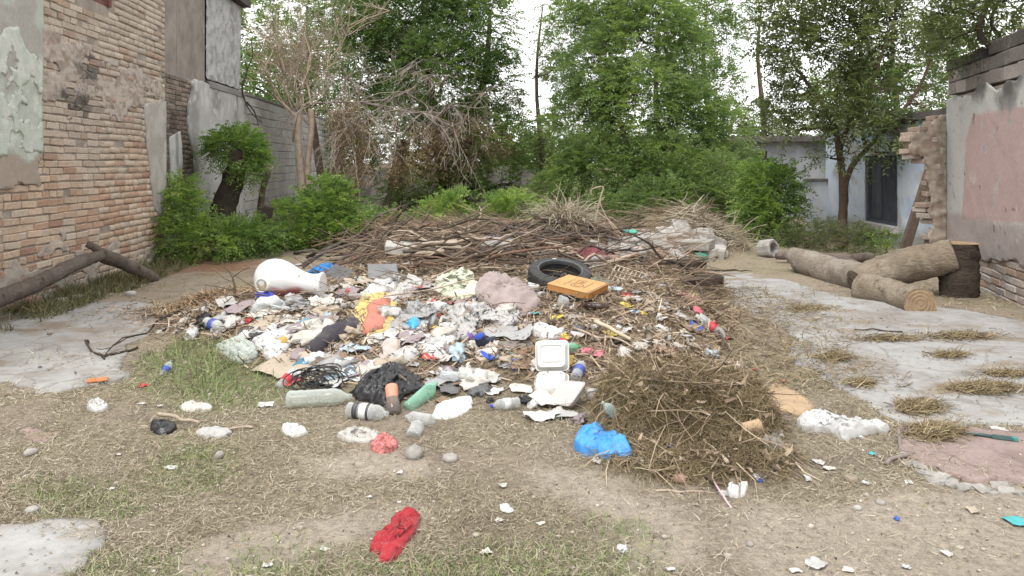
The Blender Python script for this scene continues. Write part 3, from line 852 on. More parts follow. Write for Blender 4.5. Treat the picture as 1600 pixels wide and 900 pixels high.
sheet_on(RS, 'crumbled_render', lambda a, z: np.minimum(sdpoly(a, z, SI) + .01, .05) + .07 * (fbm(a * 6, z * 6, 4, 19) - .12), (-.1, .8, 0, 2.4), .022, .03,
         lambda a, z: lerpc(np.array([.40, .34, .285]), np.array([.29, .225, .18]), sst(-.2, .3, fbm(a * 12, z * 12, 4, 20))), PLASTER, rstub, .035, 45, 12)
# ------------------------------------------------------------------ pale blue house with the barred window
pA = W(1424, 397, 12.6); 
HW = Wall((pA.x, 12.6), (.05, 1), (-1, .05))
house = thing('blue_house', 'low pale blue plastered house with a dark open window behind the tree trunk', 'house', (pA.x, 12.6, 0))
HO = Vector(house.location)
def hbox(name, mat, parent, *bx, bevel=0, off=Vector((0, 0, 0))):
    b = MB(); HW.box(b, *bx); b.V = shift(b.V, HO).tolist(); return b.build(name, mat, parent, bevel=bevel)
h0 = -2.2; h1_ = HW.at(1291, 300)[0]
wa, wzb = HW.at(1352, 345); wb, _ = HW.at(1403, 345); wzt = HW.at(1380, 243)[1]
w0, w1 = min(wa, wb), max(wa, wb)
HTOP = HW.at(1330, 200)[1]
BLUEC = mat_surface('house_core', (.3, .33, .37), .2, 4, .9)
hbox('wall', BLUEC, house, h0, w0, -.1, HTOP, -.25, -.012); hbox('wall', BLUEC, house, w1, h1_, -.1, HTOP, -.25, -.012)
hbox('wall', BLUEC, house, w0 + .001, w1 - .001, -.1, wzb, -.249, -.0121); hbox('wall', BLUEC, house, w0 + .001, w1 - .001, wzt, HTOP, -.249, -.0121)
hbox('wall', BLUEC, house, h1_ - .25, h1_, -.1, HTOP, -4, -.251)
hbox('inner_wall', mat_surface('interior_shade_paint', (.06, .055, .05), .3, 5, .95), house, h0, h1_ - .26, -.1, HTOP - .05, -3.2, -3.0)  # near black: the gloom of the room put into the wall colour
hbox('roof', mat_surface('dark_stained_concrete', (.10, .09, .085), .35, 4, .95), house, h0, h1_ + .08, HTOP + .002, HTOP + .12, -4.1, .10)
def h_col(a, z):
    n1 = fbm(a * 1.4, z * 1.4, 5, 101); n2 = fbm(a * 5, z * 4, 5, 102)
    c = lerpc(np.array([.56, .63, .74]), np.array([.43, .53, .70]), sst(-.1, .35, n1))
    c = lerpc(c, np.array([.68, .71, .75]), .7 * sst(.0, .35, n2))
    c = lerpc(c, np.array([.40, .36, .31]), .8 * sst(.15, .45, fbm(a * 2.2 + 3, z * 1.6, 4, 103)) )
    c = lerpc(c, np.array([.30, .28, .25]), .85 * sst(.5, .15, z + .2 * n1))
    return c
f_h = lambda a, z: np.minimum(np.minimum(np.minimum(a - h0, h1_ - a), np.minimum(z + .05, HTOP - z)), np.maximum(np.maximum(w0 - a, a - w1), np.maximum(wzb - z, z - wzt)))
sheet_on(HW, 'blue_plaster', f_h, (h0, h1_ + .05, -.05, HTOP + .05), .04, .012, h_col, PLASTER, house, .006, 41, 5)
DG = mat_surface('dark_grey_paint', (.09, .10, .115), .25, 8, .7)
b = MB()
for bx in ((w0, w0 + .07, wzb, wzt), (w1 - .07, w1, wzb, wzt), (w0 + .07, w1 - .07, wzt - .07, wzt), (w0 + .07, w1 - .07, wzb, wzb + .05)):
    HW.box(b, bx[0], bx[1], bx[2], bx[3], -.16, -.03)
b.V = shift(b.V, HO).tolist()
hw = b.build('window', DG, house)
sh = w1 - .08
for i in range(3):
    hbox('shutter_board', DG, hw, sh - .13 * (i + 1) + .004, sh - .13 * i - .004, wzb + .06, wzt - .08, -.12, -.09 - .004 * (i % 2))
hbox('inner_board', mat_surface('brown_board', (.19, .15, .125), .3, 6, .9), hw, w0 + .10, w0 + .46, wzb + .06, wzt - .35, -.32, -.28)
for i in range(5):
    s = w0 + .12 + (w1 - w0 - .6) * i / 4
    b = MB(); b.add(*tube([HW.to3d(s, wzb + .04, -.1).tolist(), HW.to3d(s, wzt - .06, -.1).tolist()], [.007, .007], 6)); b.V = shift(b.V, HO).tolist(); b.build('bar', DG, hw)
hbox('sill', mat_surface('pale_sill', (.46, .43, .40), .25, 8, .9), house, w0 - .05, w1 + .12, wzb - .13, wzb - .002, -.02, .09, bevel=.01)
# low white garden wall beside the house
gp = W(1262, 370, 16.2); gq = HW.to3d(h1_ + .02, 0, -.35)
gwl = thing('white_garden_wall', 'low whitewashed wall joining the blue house beside the bush', 'wall', (gp.x, gp.y, 0))
GWW = Wall((gp.x, gp.y), (gq[0] - gp.x, gq[1] - gp.y), (-(gp.y - gq[1]) * 0 - .05, -1))
gl = math.hypot(gq[0] - gp.x, gq[1] - gp.y)
ztg = GWW.at(1275, 284)[1]
b = MB(); GWW.box(b, 0, gl, -.1, ztg, -.18, -.01); b.V = shift(b.V, gwl.location).tolist(); b.build('wall', mat_surface('whitewash', (.66, .68, .71), .12, 3, .9, dirt=(.42, .40, .36)), gwl)
b = MB(); GWW.box(b, -.04, gl - .01, ztg + .001, ztg + .07, -.21, .03); b.V = shift(b.V, gwl.location).tolist(); b.build('coping', mat_surface('mossy_coping', (.17, .16, .14), .3, 8, .95), gwl, bevel=.01)

# shed far right and the grey sheet fence, the low ruin at the back
shd = thing('grey_shed', 'low grey shed with a flat dark roof behind the round bush', 'shed')
a = W(1150, 330, 21); bq = W(1296, 330, 21)
shd.location = (a.x, 21, 0)
zt = W(1220, 216, 21).z
b = MB(); b.box(0, bq.x - a.x, 0, 3, -.1, zt - .1); b.build('wall', mat_surface('shed_render', (.30, .31, .33), .25, 2, .9, dirt=(.14, .12, .1)), shd)
b = MB(); b.box(-.25, bq.x - a.x + .2, -.3, 3.2, zt - .098, zt + .05); b.build('roof', mat_surface('dark_stained_concrete', (.10, .09, .085)), shd)
b = MB(); b.box(.15, .85, -.03, -.001, zt - 1.15, zt - .35); b.build('opening', mat_surface('interior_shade_paint', (.06, .055, .05)), shd)  # solid panel on the wall; the shade of an opening put into its colour
fen = thing('sheet_metal_fence', 'bluish grey sheet metal fence behind the leafy saplings', 'fence')
a = W(1085, 340, 18.5); bq = W(1172, 340, 18.5); fen.location = (a.x, 18.5, 0); zt = W(1120, 268, 18.5).z
n_ = 6; wd = (bq.x - a.x) / n_
for i in range(n_):
    V, F = [], []
    for k in range(9):
        x = wd * k / 8; yy = .02 * math.sin(k * PI / 2 * 1.0)
        for (dy, z) in ((0, -.05), (0, zt), (.012, zt), (.012, -.05)): V.append((x + wd * i, yy + dy + .004 * (i % 2), z + (.03 * math.sin(i * 2.1) if z > 0 else 0)))
    for k in range(8):
        for j in range(4): F.append((k * 4 + j, k * 4 + (j + 1) % 4, k * 4 + 4 + (j + 1) % 4, k * 4 + 4 + j))
    F += [(0, 1, 2, 3), (35, 34, 33, 32)]
    link('metal_sheet', pymesh('metal_sheet', V, F, mat_surface('galvanised_sheet', (.24, .28, .30), .25, 4, .6, .2, dirt=(.16, .12, .1))), fen)
def ruin(name, label, p0, p1, y, ypx_top, col, th=.2, cat='wall'):
    a, bq = W(p0, 340, y), W(p1, 340, y); zt = W((p0 + p1) / 2, ypx_top, y).z
    o = thing(name, label, cat, (a.x, y, 0))
    Wl = Wall((a.x, y), (1, 0), (0, -1))
    L = bq.x - a.x
    f = lambda s, z: np.minimum(np.minimum(s, L - s), zt - z + .12 * fbm(s * 2, z * 0 + 1, 4, int(y)))
    V, F, s_, t_ = sheet(f, 0, L, -.1, zt + .3, .08, lambda s, z, oo: Wl.to3d(s, z, np.where(oo > 0, 0 + .3 * (oo - th), -th)), th, .03)
    cc = lerpc(np.array(col), np.array(col) * .5, sst(-.2, .4, fbm(s_ * 2, t_ * 2, 4, 7)))
    link('wall_body', npmesh('wall_body', shift(V, o.location), F, PLASTER, False, {'paint': cc}), o)
    return o
ruin('mud_wall', 'low brown ruined wall in the shade under the middle trees', 838, 985, 21.5, 291, (.20, .16, .13))
ruin('back_wall', 'dim grey rear wall seen between the dark trunks', 480, 850, 27.5, 262, (.22, .205, .19))
# ------------------------------------------------------------------ foliage
def unit(a): return a / np.maximum(np.linalg.norm(a, axis=1, keepdims=True), 1e-9)
def sprays(P, D, L, pairs, lL, lW, rng, droop=.25, fold=.35):
    """feathered twigs: a row of leaflet pairs along each of the directions D from the points P"""
    n = len(P)
    Ls = L * rng.uniform(.6, 1.25, n)
    D = unit(D)
    up = np.tile([0, 0, 1.0], (n, 1)) + rng.normal(0, .35, (n, 3))
    S = unit(np.cross(D, up)); N = np.cross(S, D)
    k = pairs * 2 + 1
    t = np.concatenate([np.repeat(np.linspace(.12, .95, pairs), 2), [1.0]])
    sd = np.concatenate([np.tile([1.0, -1.0], pairs), [0.0]])
    t = t[None, :] * np.ones((n, 1)) + rng.normal(0, .02, (n, k))
    base = P[:, None, :] + D[:, None, :] * (Ls[:, None] * t)[..., None]
    base[..., 2] -= droop * (Ls[:, None] * t * t)
    ld = S[:, None, :] * sd[None, :, None] + D[:, None, :] * (.55 + .6 * (sd == 0))[None, :, None] + rng.normal(0, .22, (n, k, 3))
    ld = ld - N[:, None, :] * (.15 * np.abs(sd))[None, :, None]
    ld /= np.linalg.norm(ld, axis=2, keepdims=True)
    nn = N[:, None, :] + S[:, None, :] * (sd * fold)[None, :, None] + rng.normal(0, .3, (n, k, 3))
    wd = np.cross(ld, nn); wd /= np.maximum(np.linalg.norm(wd, axis=2, keepdims=True), 1e-9)
    ll = lL * rng.uniform(.65, 1.2, (n, k, 1)); lw = lW * rng.uniform(.7, 1.2, (n, k, 1)) * .5
    a = base; tip = base + ld * ll; tip[..., 2] -= ll[..., 0] * .12
    mid = base + ld * ll * .45
    V = np.stack([a, mid + wd * lw, tip, mid - wd * lw], 2).reshape(-1, 3)
    F = np.arange(n * k * 4).reshape(-1, 4)
    tint = np.repeat(np.clip(rng.normal(.5, .2, n), 0, 1), k)
    tint = np.repeat(np.clip(tint + rng.normal(0, .07, n * k), 0, 1), 4)
    return V, F, tint
def blob_points(blobs, n, rng, shell=.55, gap=0.0, gsc=1.6, seed=0):
    vol = np.array([b[1][0] * b[1][1] * b[1][2] * (b[2] if len(b) > 2 else 1.0) for b in blobs]) ** .8; vol /= vol.sum()
    P, D = [], []
    for b, v in zip(blobs, vol):
        m = max(4, int(n * v * 1.35))
        d = unit(rng.normal(0, 1, (m, 3))); r = rng.uniform(0, 1, m) ** (1 / 3)
        r = np.where(rng.random(m) < shell, rng.uniform(.72, 1.03, m), r)
        lump = 1 + .28 * n3(d, 1.7, seed + 5) + .12 * n3(d, 4.5, seed + 9)
        p = d * (r * lump)[:, None] * np.array(b[1])[None, :] + np.array(b[0])[None, :]
        P.append(p); D.append(d)
    P, D = np.concatenate(P), np.concatenate(D)
    if gap > -1:
        keep = n3(P, gsc, seed + 3, 3) > gap - .25
        P, D = P[keep], D[keep]
    i = rng.permutation(len(P))[:n]
    return P[i], D[i]
def Bp(px, py, y, r, sq=(1, 1, 1), w=1.0):
    c = W(px, py, y); return ((c.x, c.y, c.z), (r * sq[0], r * sq[1], r * sq[2]), w)
BARK = mat_surface('grey_brown_bark', (.15, .115, .085), .35, 9, .95, .9, .03, 35, .1)
BARKD = mat_surface('dark_bark', (.075, .062, .05), .35, 9, .95, .9, .03, 35, .1)
BARKR = mat_surface('reddish_bark', (.20, .13, .095), .3, 9, .95, .9, .03, 35, .1)
BARKP = mat_surface('pale_dry_bark', (.40, .32, .25), .3, 9, .95, .7, .02, 35, .1)
LEAF_D = mat_leaf('deep_green_leaf', [(0, (.055, .095, .04)), (.5, (.11, .17, .062)), (1, (.20, .26, .085))], .42)
LEAF_M = mat_leaf('mid_green_leaf', [(0, (.09, .145, .06)), (.5, (.16, .23, .09)), (1, (.25, .32, .115))], .42)
LEAF_B = mat_leaf('fresh_green_leaf', [(0, (.07, .125, .045)), (.5, (.17, .26, .075)), (1, (.33, .42, .12))], .4)
LEAF_O = mat_leaf('olive_leaf', [(0, (.065, .088, .044)), (.5, (.125, .15, .07)), (1, (.21, .235, .10))], .42)
LEAF_Y = mat_leaf('dry_brown_leaf', [(0, (.15, .10, .06)), (.5, (.27, .20, .125)), (1, (.38, .30, .19))], .25)
def wander(a, b, rs, k=4, amp=.12):
    a, b = Vector(a), Vector(b); L = (b - a).length
    return [a.lerp(b, i / k) + (Vector((rs.gauss(0, 1), rs.gauss(0, 1), rs.gauss(0, .7))) * L * amp * math.sin(PI * i / k) if 0 < i < k else Vector((0, 0, 0))) for i in range(k + 1)]
def plant(name, label, cat, base, stems, blobs, n, leaf, L=.32, pairs=6, lL=.075, lW=.03, bark=None, seed=0, gap=.0, gsc=1.6, droop=.25, twigs=5, group=None, shell=.55, up=.25, crown='crown', limb=.035, outward=1.0):
    """a tree or shrub: trunk with limbs that reach into every lump of the crown, and leafy twigs through the crown's volume"""
    rng = np.random.default_rng(seed + 100); rs = random.Random(seed)
    root = thing(name, label, cat, base, group)
    bl = Vector(base)
    mb = MB(); nodes = []
    for pts, rad in stems:
        P = catmull(pts, 4); R = interp(rad, len(P))
        mb.add(*tube([p - bl for p in P], R, 9, .10, True, seed)); nodes += [(p, r) for p, r in zip(P, R)]
    for b in blobs:
        c = Vector(b[0])
        if limb <= 0: break
        low = [nd for nd in nodes if nd[0].z < c.z + .1] or nodes
        p0, r0 = min(low, key=lambda nd: (nd[0] - c).length + .25 * (nd[0].z < bl.z + .3))
        path = catmull(wander(p0, c, rs, 3, .1), 3)
        r1 = min(r0 * .7, limb)
        mb.add(*tube([p - bl for p in path], interp([r1, r1 * .4], len(path)), 6, .1, True, seed))
        for k in range(twigs):
            q = c + Vector((rs.gauss(0, .5) * b[1][0], rs.gauss(0, .5) * b[1][1], rs.gauss(.1, .5) * b[1][2]))
            s0 = path[rs.randrange(len(path) // 2, len(path))]
            pt = wander(s0, q, rs, 3, .1)
            mb.add(*tube([p - bl for p in pt], interp([r1 * .35, .004], len(pt)), 4, 0, False, seed))
    if mb.V:
        tr = mb.build('trunk', bark or BARK, root, True)
    if n:
        P, D = blob_points(blobs, n, rng, shell, gap, gsc, seed)
        Dd = D * outward + rng.normal(0, .45, P.shape); Dd[:, 2] += up
        V, F, tint = sprays(P, Dd, L, pairs, lL, lW, rng, droop)
        # twigs of a lump share their age: broad patches of older and fresher leaf
        tint = np.clip(tint + .30 * n3(V, 1.1, seed + 40, 2), 0, 1)
        link(crown, npmesh(crown, shift(V, base), F, leaf, False, {'tint': tint}), root)
    return root
def gpt(px, py, off=0):
    g = G(px, py); return g
# ---- the big dark tree left of the middle
b0 = W(700, 338, 21.0); b0.z = 0
def wz(px, py, y): return W(px, py, y)
plant('dark_tree', 'big dark green tree with hanging dry twigs left of the gap of sky', 'tree', b0,
      [([b0, wz(690, 250, 21), wz(670, 120, 21.3), wz(660, -40, 21.5)], [.22, .17, .12, .06]), ([b0 + Vector((.3, 0, 0)), wz(735, 230, 20.8), wz(760, 100, 20.6), wz(765, 20, 20.5)], [.16, .12, .08, .04])],
      [Bp(640, 20, 21.5, 1.7), Bp(735, 50, 20.6, 1.25, (1, 1, 1)), Bp(590, 90, 21.8, 1.2), Bp(690, 130, 20.3, 1.35), Bp(772, 130, 20.6, .85, (.8, .8, 1.1)), Bp(620, 200, 21.2, 1.3),
       Bp(740, 225, 20.2, 1.15), Bp(800, 210, 21, .55, (.7, .7, 1.7)), Bp(690, 285, 20.8, 1.25, (1.2, .8, .8)), Bp(800, 290, 21.2, .8, (.8, .8, 1.1)), Bp(560, 10, 22.5, 1.3), Bp(700, -60, 21, 1.6), Bp(640, 310, 23, 1.0, (1.4, .8, .7))],
      9000, LEAF_D, .44, 7, .108, .040, BARKD, 1, -.06, 1.0, .5, 6, limb=.07)
# ---- the feathery trees of the middle
b1 = W(1035, 352, 18.2); b1.z = 0
plant('feathery_tree', 'tall feathery mid green tree filling the middle behind the rubble', 'tree', b1,
      [([b1, wz(1030, 260, 18.2), wz(1025, 140, 18.3), wz(1030, 20, 18.5)], [.11, .09, .06, .03]), ([b1 + Vector((-.4, .1, 0)), wz(985, 250, 18.1), wz(960, 150, 18), wz(950, 60, 18)], [.09, .07, .05, .02]),
       ([b1 + Vector((.5, .2, 0)), wz(1090, 260, 18.4), wz(1110, 190, 18.5), wz(1120, 140, 18.5)], [.08, .06, .04, .02])],
      [Bp(1000, 60, 18.4, 1.15, (1, 1, 1.1)), Bp(940, 110, 18.2, .9), Bp(1060, 80, 18.3, .75, (.8, 1, 1.2)), Bp(910, 190, 18.4, .85), Bp(1000, 165, 17.6, 1.1), Bp(1070, 190, 17.9, .85), Bp(1125, 215, 18.2, .75, (.9, .9, 1.1)),
       Bp(935, 265, 17.6, 1.05, (1, .9, .8)), Bp(1035, 270, 17.2, 1.05, (1.1, .9, .8)), Bp(1110, 285, 17.8, .8), Bp(985, 325, 17.0, .9, (1.2, .8, .5)), Bp(1070, 335, 17.2, .7, (1.1, .8, .5)), Bp(885, 50, 19.5, .7, (.7, .8, 1.2)), Bp(955, 0, 18.8, 1.0), Bp(880, 300, 18.6, .8, (1.0, .8, .8))],
      9800, LEAF_M, .42, 8, .090, .032, BARK, 2, -.08, 1.2, .45, 6, limb=.045)
b1b = W(845, 345, 23.0); b1b.z = 0
plant('slender_tree', 'slender loose tree between the two big crowns against white sky', 'tree', b1b,
      [([b1b, wz(846, 250, 23), wz(838, 120, 23), wz(848, 10, 23)], [.09, .07, .05, .02])],
      [Bp(836, 280, 22.6, .9, (.9, .8, 1.3)), Bp(866, 230, 23, .8, (.8, .8, 1.2)), Bp(846, 150, 23, .45, (.8, .7, 1.6)), Bp(848, 70, 23, .4, (.9, .8, 1.5)), Bp(880, 110, 23, .55), Bp(815, 190, 23, .4, (.6, .6, 1.5)), Bp(855, 320, 22, .8, (1.2, .8, .7)), Bp(870, 20, 23, .5)],
      1300, LEAF_O, .40, 6, .10, .035, BARK, 3, .1, 2.0, .5, 5, limb=.03)
# ---- loose tall trees behind on the right
for i, (px, y, blobs, n, lf, lab) in enumerate([
        (1105, 24.0, [(1095, 20, .8), (1130, 60, .6), (1080, 90, .7), (1120, 140, .7), (1150, 0, .6), (1075, 0, .8)], 1500, LEAF_M, 'tall sparse tree rising behind the feathery tree'),
        (1190, 25.0, [(1160, 200, 1.0), (1200, 225, 1.0), (1235, 215, .9), (1170, 260, 1.0), (1230, 255, 1.2)], 1400, LEAF_O, 'grey green thicket tree behind the shed roof'),
        (1400, 22.0, [(1300, 200, 1.3), (1370, 190, 1.4), (1450, 180, 1.4), (1500, 120, 1.2), (1330, 130, 1.0), (1420, 110, 1.1)], 2700, LEAF_D, 'dense tree behind the blue house roof')]):
    bb = W(px, 330, y); bb.z = 0
    plant('background_tree', lab, 'tree', bb, [([bb, wz(px + 4, 200, y), wz(px - 6, 90, y), wz(px, 10, y)], [.12, .09, .06, .03])],
          [Bp(a, b_, y + random.uniform(-.6, .6), r, (1, 1, 1.1)) for (a, b_, r) in blobs], n, lf, .42, 6, .11, .04, BARK, 10 + i, .12, 1.6, .4, 6, limb=.04)
# ---- trees and thicket closing the lot at the rear
for i, (px, y, r, pyc, lf) in enumerate([(420, 31, 2.6, 60, LEAF_D), (480, 33, 2.6, 10, LEAF_M), (400, 27, 1.6, 150, LEAF_D), (560, 30, 2.2, 150, LEAF_D), (640, 32, 2.4, 250, LEAF_D), (760, 31, 2.2, 260, LEAF_D), (905, 29, 2.0, 255, LEAF_D),
                                         (1010, 30, 2.0, 260, LEAF_D), (1120, 29, 1.8, 270, LEAF_D), (1210, 31, 1.5, 285, LEAF_O), (840, 34, 1.6, 275, LEAF_M)]):
    bb = W(px, 320, y); bb.z = 0; c_ = W(px, pyc, y)
    plant('rear_tree', ['dim bushy tree closing the rear of the lot, number from the left wall', ''][0].replace(', number from the left wall', ', ' + ['above the block wall', 'tallest above the block wall', 'low behind the block wall', 'behind the dry tree', 'in the dark behind the leaning trunks', 'behind the dark tree', 'behind the mud wall', 'behind the feathery tree', 'behind the sheet metal fence', 'beside the grey shed', 'in the gap of sky'][i]),
          'tree', bb, [([bb, bb.lerp(c_, .5), c_], [.14, .1, .05])], [((c_.x, c_.y, c_.z), (r * 1.2, r * .8, r)), ((c_.x - r * .7, c_.y, max(.7, c_.z - r * .7)), (r * .8, r * .7, r * .8)), ((c_.x + r * .8, c_.y, max(.7, c_.z - r * .6)), (r * .8, r * .7, r * .8))],
          780, lf, .6, 6, .185, .075, BARKD, 30 + i, .0, .8, .4, 3, limb=.06)
# ---- right tree in front of the blue house
b2 = G(1316, 388)
fk = wz(1318, 300, 13.7)
plant('house_tree', 'spreading olive green tree with a forked brown trunk before the blue house', 'tree', b2,
      [([b2 - Vector((0, 0, .05)), wz(1316, 345, 13.8), fk, wz(1311, 235, 13.7), wz(1300, 190, 13.7), wz(1265, 135, 13.6), wz(1235, 95, 13.5)], [.10, .082, .078, .06, .045, .032, .018]),
       ([fk, wz(1330, 262, 13.6), wz(1355, 232, 13.4), wz(1395, 190, 13.2), wz(1440, 130, 13), wz(1460, 60, 13)], [.058, .047, .04, .035, .025, .013]),
       ([wz(1311, 235, 13.7), wz(1330, 180, 13.7), wz(1345, 120, 13.8), wz(1340, 40, 13.8)], [.05, .04, .03, .015]),
       ([wz(1355, 232, 13.4), wz(1345, 190, 13.2), wz(1370, 110, 13.0), wz(1395, 30, 12.8)], [.035, .03, .025, .012])],
      [Bp(1260, 80, 13.5, .62), Bp(1330, 50, 13.8, .68), Bp(1400, 60, 12.9, .65), Bp(1455, 95, 12.8, .58), Bp(1290, 150, 13.4, .52, (1.2, 1, .7)), Bp(1380, 140, 13.1, .6, (1.2, 1, .7)), Bp(1450, 165, 12.6, .42, (1.1, 1, .6)), Bp(1225, 40, 13.6, .5),
       Bp(1240, 150, 13.8, .42), Bp(1340, 190, 13.2, .45, (1.3, 1, .5)), Bp(1410, 205, 12.6, .42, (1.3, 1, .5)), Bp(1345, -30, 13.5, .8), Bp(1440, 0, 12.9, .7), Bp(1255, -10, 13.6, .6), Bp(1250, 200, 13.6, .4, (1, 1, .7)), Bp(1300, 245, 13.4, .25, (1, 1, .7)), Bp(1375, 240, 13.0, .25, (1.2, 1, .5))],
      3700, LEAF_O, .31, 5, .088, .037, mat_surface('dark_reddish_bark', (.135, .095, .072), .3, 9, .95, .9, .03, 35, .1), 4, .10, 2.3, .3, 6, limb=.028)
b3 = RW.to3d(RW.at(1540, 80)[0] + .1, 0, -.55); b3 = Vector((b3[0], b3[1], 0))
yb = b3.y
plant('wall_tree', 'leafy tree growing up behind the ruined wall top', 'tree', b3,
      [([b3, Vector((b3.x, yb, 2.3)), wz(1533, 60, yb), wz(1545, 0, yb), wz(1550, -50, yb)], [.05, .045, .035, .025, .01]), ([Vector((b3.x, yb, 2.5)), wz(1550, 40, yb + .1), wz(1570, -10, yb + .2)], [.03, .022, .012])],
      [Bp(1515, 20, yb + .2, .36), Bp(1560, -5, yb + .1, .40), Bp(1490, 60, yb + .4, .30), Bp(1600, 0, yb - .3, .35), Bp(1520, -50, yb, .45), Bp(1470, 10, yb + .6, .4), Bp(1590, -50, yb, .5)],
      900, LEAF_O, .22, 5, .065, .028, BARKD, 5, .08, 2.6, .3, 5, limb=.016)
# ---- bushes
def bush(name, label, base, blobs, n, leaf, seed, L=.34, pairs=7, lL=.062, lW=.027, gap=.10, stems=None, bark=None, cat='bush', up=.35, group=None, limb=.018):
    base = Vector(base)
    st = stems or [([base - Vector((0, 0, .03)), base.lerp(Vector(blobs[0][0]), .6)], [.03, .015])]
    return plant(name, label, cat, base, st, blobs, n, leaf, L, pairs, lL, lW, bark or BARK, seed, gap, 3.2, .4, 4, group, .35, up, 'foliage', limb)
g = G(300, 408)
bush('leafy_shrub', 'bright green shrub tucked against the far end of the brick wall', g, [Bp(290, 370, g.y, .42, (1, 1, .8)), Bp(320, 385, g.y - .1, .38, (1, 1, .6)), Bp(282, 330, g.y + .1, .32, (.8, .8, 1)), Bp(350, 375, g.y + .3, .38, (1.1, 1, .6)), Bp(285, 300, g.y + .2, .14, (1, 1, 1.6)), Bp(390, 372, g.y + .6, .34, (1.1, 1, .6))], 1500, LEAF_B, 41)
g = W(348, 362, 13.6); g.z = 0
bush('pollard_tree', 'leaning dark stump crowned with a round head of fresh green leaves', g,
     [Bp(370, 225, 13.6, .42, (1, 1, .62)), Bp(385, 245, 13.5, .36, (.9, 1, .7)), Bp(345, 232, 13.6, .24, (1, 1, .6)), Bp(392, 272, 13.4, .14, (1, 1, 1)), Bp(338, 318, 13.6, .08)], 1150, LEAF_B, 42, .26, 6, .055, .024,
     stems=[([g - Vector((0, 0, .05)), wz(350, 325, 13.6), wz(366, 275, 13.6), wz(375, 235, 13.6)], [.26, .22, .19, .15])], bark=BARKD, cat='tree')
g = W(402, 360, 14.6); g.z = 0
sr = thing('leaning_stump', 'thin pale leaning stump with a splintered white top beside the pollard', 'stump', g)
mb = MB(); P = catmull([g, wz(410, 300, 14.6), wz(420, 268, 14.5)], 4); mb.add(*tube([p - g for p in P], interp([.07, .06, .055], len(P)), 8, .1)); mb.build('trunk', BARK, sr, True)
mb = MB()
for k in range(9):
    a = W(421 + random.uniform(-3, 4), 268, 14.5); mb.add(*tube([a - g, a - g + Vector((random.uniform(-.02, .09), random.uniform(-.04, .04), random.uniform(.03, .12)))], [.02, .004], 4))
mb.build('splinters', BARKP, sr)
g = W(408, 382, 12.6); g.z = 0
sr = thing('short_stump', 'short dark mossy stump leaning beside the green shrub', 'stump', g)
mb = MB(); P = catmull([g, wz(412, 350, 12.6), wz(420, 322, 12.6)], 4); mb.add(*tube([p - g for p in P], interp([.12, .10, .095], len(P)), 9, .14)); mb.build('trunk', BARKD, sr, True)
g = G(490, 384)
bush('leafy_shrub', 'wide bright green shrub left of the branch heap', g, [Bp(490, 340, g.y, .5, (1.1, 1, .8)), Bp(520, 325, g.y + .2, .42), Bp(465, 365, g.y - .1, .42, (1.2, 1, .6)), Bp(530, 360, g.y, .45, (1.1, 1, .6)), Bp(505, 302, g.y + .1, .22, (.9, .9, 1.3)), Bp(445, 350, g.y + .4, .35)], 1800, LEAF_B, 43)
for i, (px, py, y, blobs, n, lf, lab) in enumerate([
        (700, 352, 15.6, [(695, 335, .42), (720, 325, .36), (680, 345, .3)], 700, LEAF_B, 'low fresh green bush behind the branch heap, under the dark tree'),
        (785, 350, 15.2, [(770, 335, .36), (800, 328, .38), (825, 335, .25), (760, 325, .25)], 800, LEAF_B, 'yellowish green bush behind the black bags on the heap'),
        (680, 356, 14.2, [(685, 350, .16), (676, 356, .14)], 120, LEAF_B, 'small pale green weed at the back of the heap'),
        (600, 358, 14.6, [(585, 352, .3), (615, 350, .25), (565, 345, .25)], 420, LEAF_M, 'low mid green weeds right of the wide shrub'),
        (1012, 352, 16.0, [(1000, 320, .55), (1040, 310, .6), (960, 330, .5), (1060, 340, .5)], 1400, LEAF_M, 'dense green bush behind the rubble heap'),
        (1110, 345, 16.4, [(1100, 300, .55), (1130, 270, .5), (1145, 320, .5), (1090, 335, .45), (1060, 270, .45), (1045, 230, .4)], 1400, LEAF_M, 'tall leafy saplings before the sheet metal fence')]):
    bb = W(px, py, y); bb.z = h1(bb.x, bb.y)
    bush('green_bush', lab, bb, [Bp(a, b_, y + random.uniform(-.2, .2), r, (1.1, 1, .75)) for a, b_, r in blobs], n, lf, 50 + i)
g = W(1208, 380, 14.3); g.z = 0
bush('round_bush', 'dense round dark green bush left of the blue house', g, [Bp(1203, 298, 14.3, .43, (1, 1, .8)), Bp(1213, 325, 14.1, .36), Bp(1192, 275, 14.4, .28), Bp(1183, 335, 14.2, .32, (1, 1, .7)), Bp(1228, 285, 14.4, .22), Bp(1200, 352, 14.0, .34, (1.1, 1, .5))], 1500, LEAF_B, 60, gap=-.1)
for i, (px, py, sz, n, lf, lab) in enumerate([(1290, 392, .30, 260, LEAF_O, 'scrubby weeds at the foot of the house tree'), (1365, 388, .24, 150, LEAF_M, 'thin weeds under the house window'), (1385, 398, .26, 190, LEAF_B, 'light green weeds between the window and the leaning plank'), (1335, 395, .26, 240, LEAF_O, 'dark weeds right of the forked trunk'), (1255, 385, .3, 260, LEAF_O, 'weeds in front of the low white wall')]):
    g = G(px, py); bush('weed_clump', lab, g, [((g.x, g.y, g.z + sz * .6), (sz * 1.2, sz, sz * .8)), ((g.x + .1, g.y, g.z + sz * 1.3), (sz * .6, sz * .5, sz * .6))], n, lf, 70 + i, .2, 4, .055, .02)

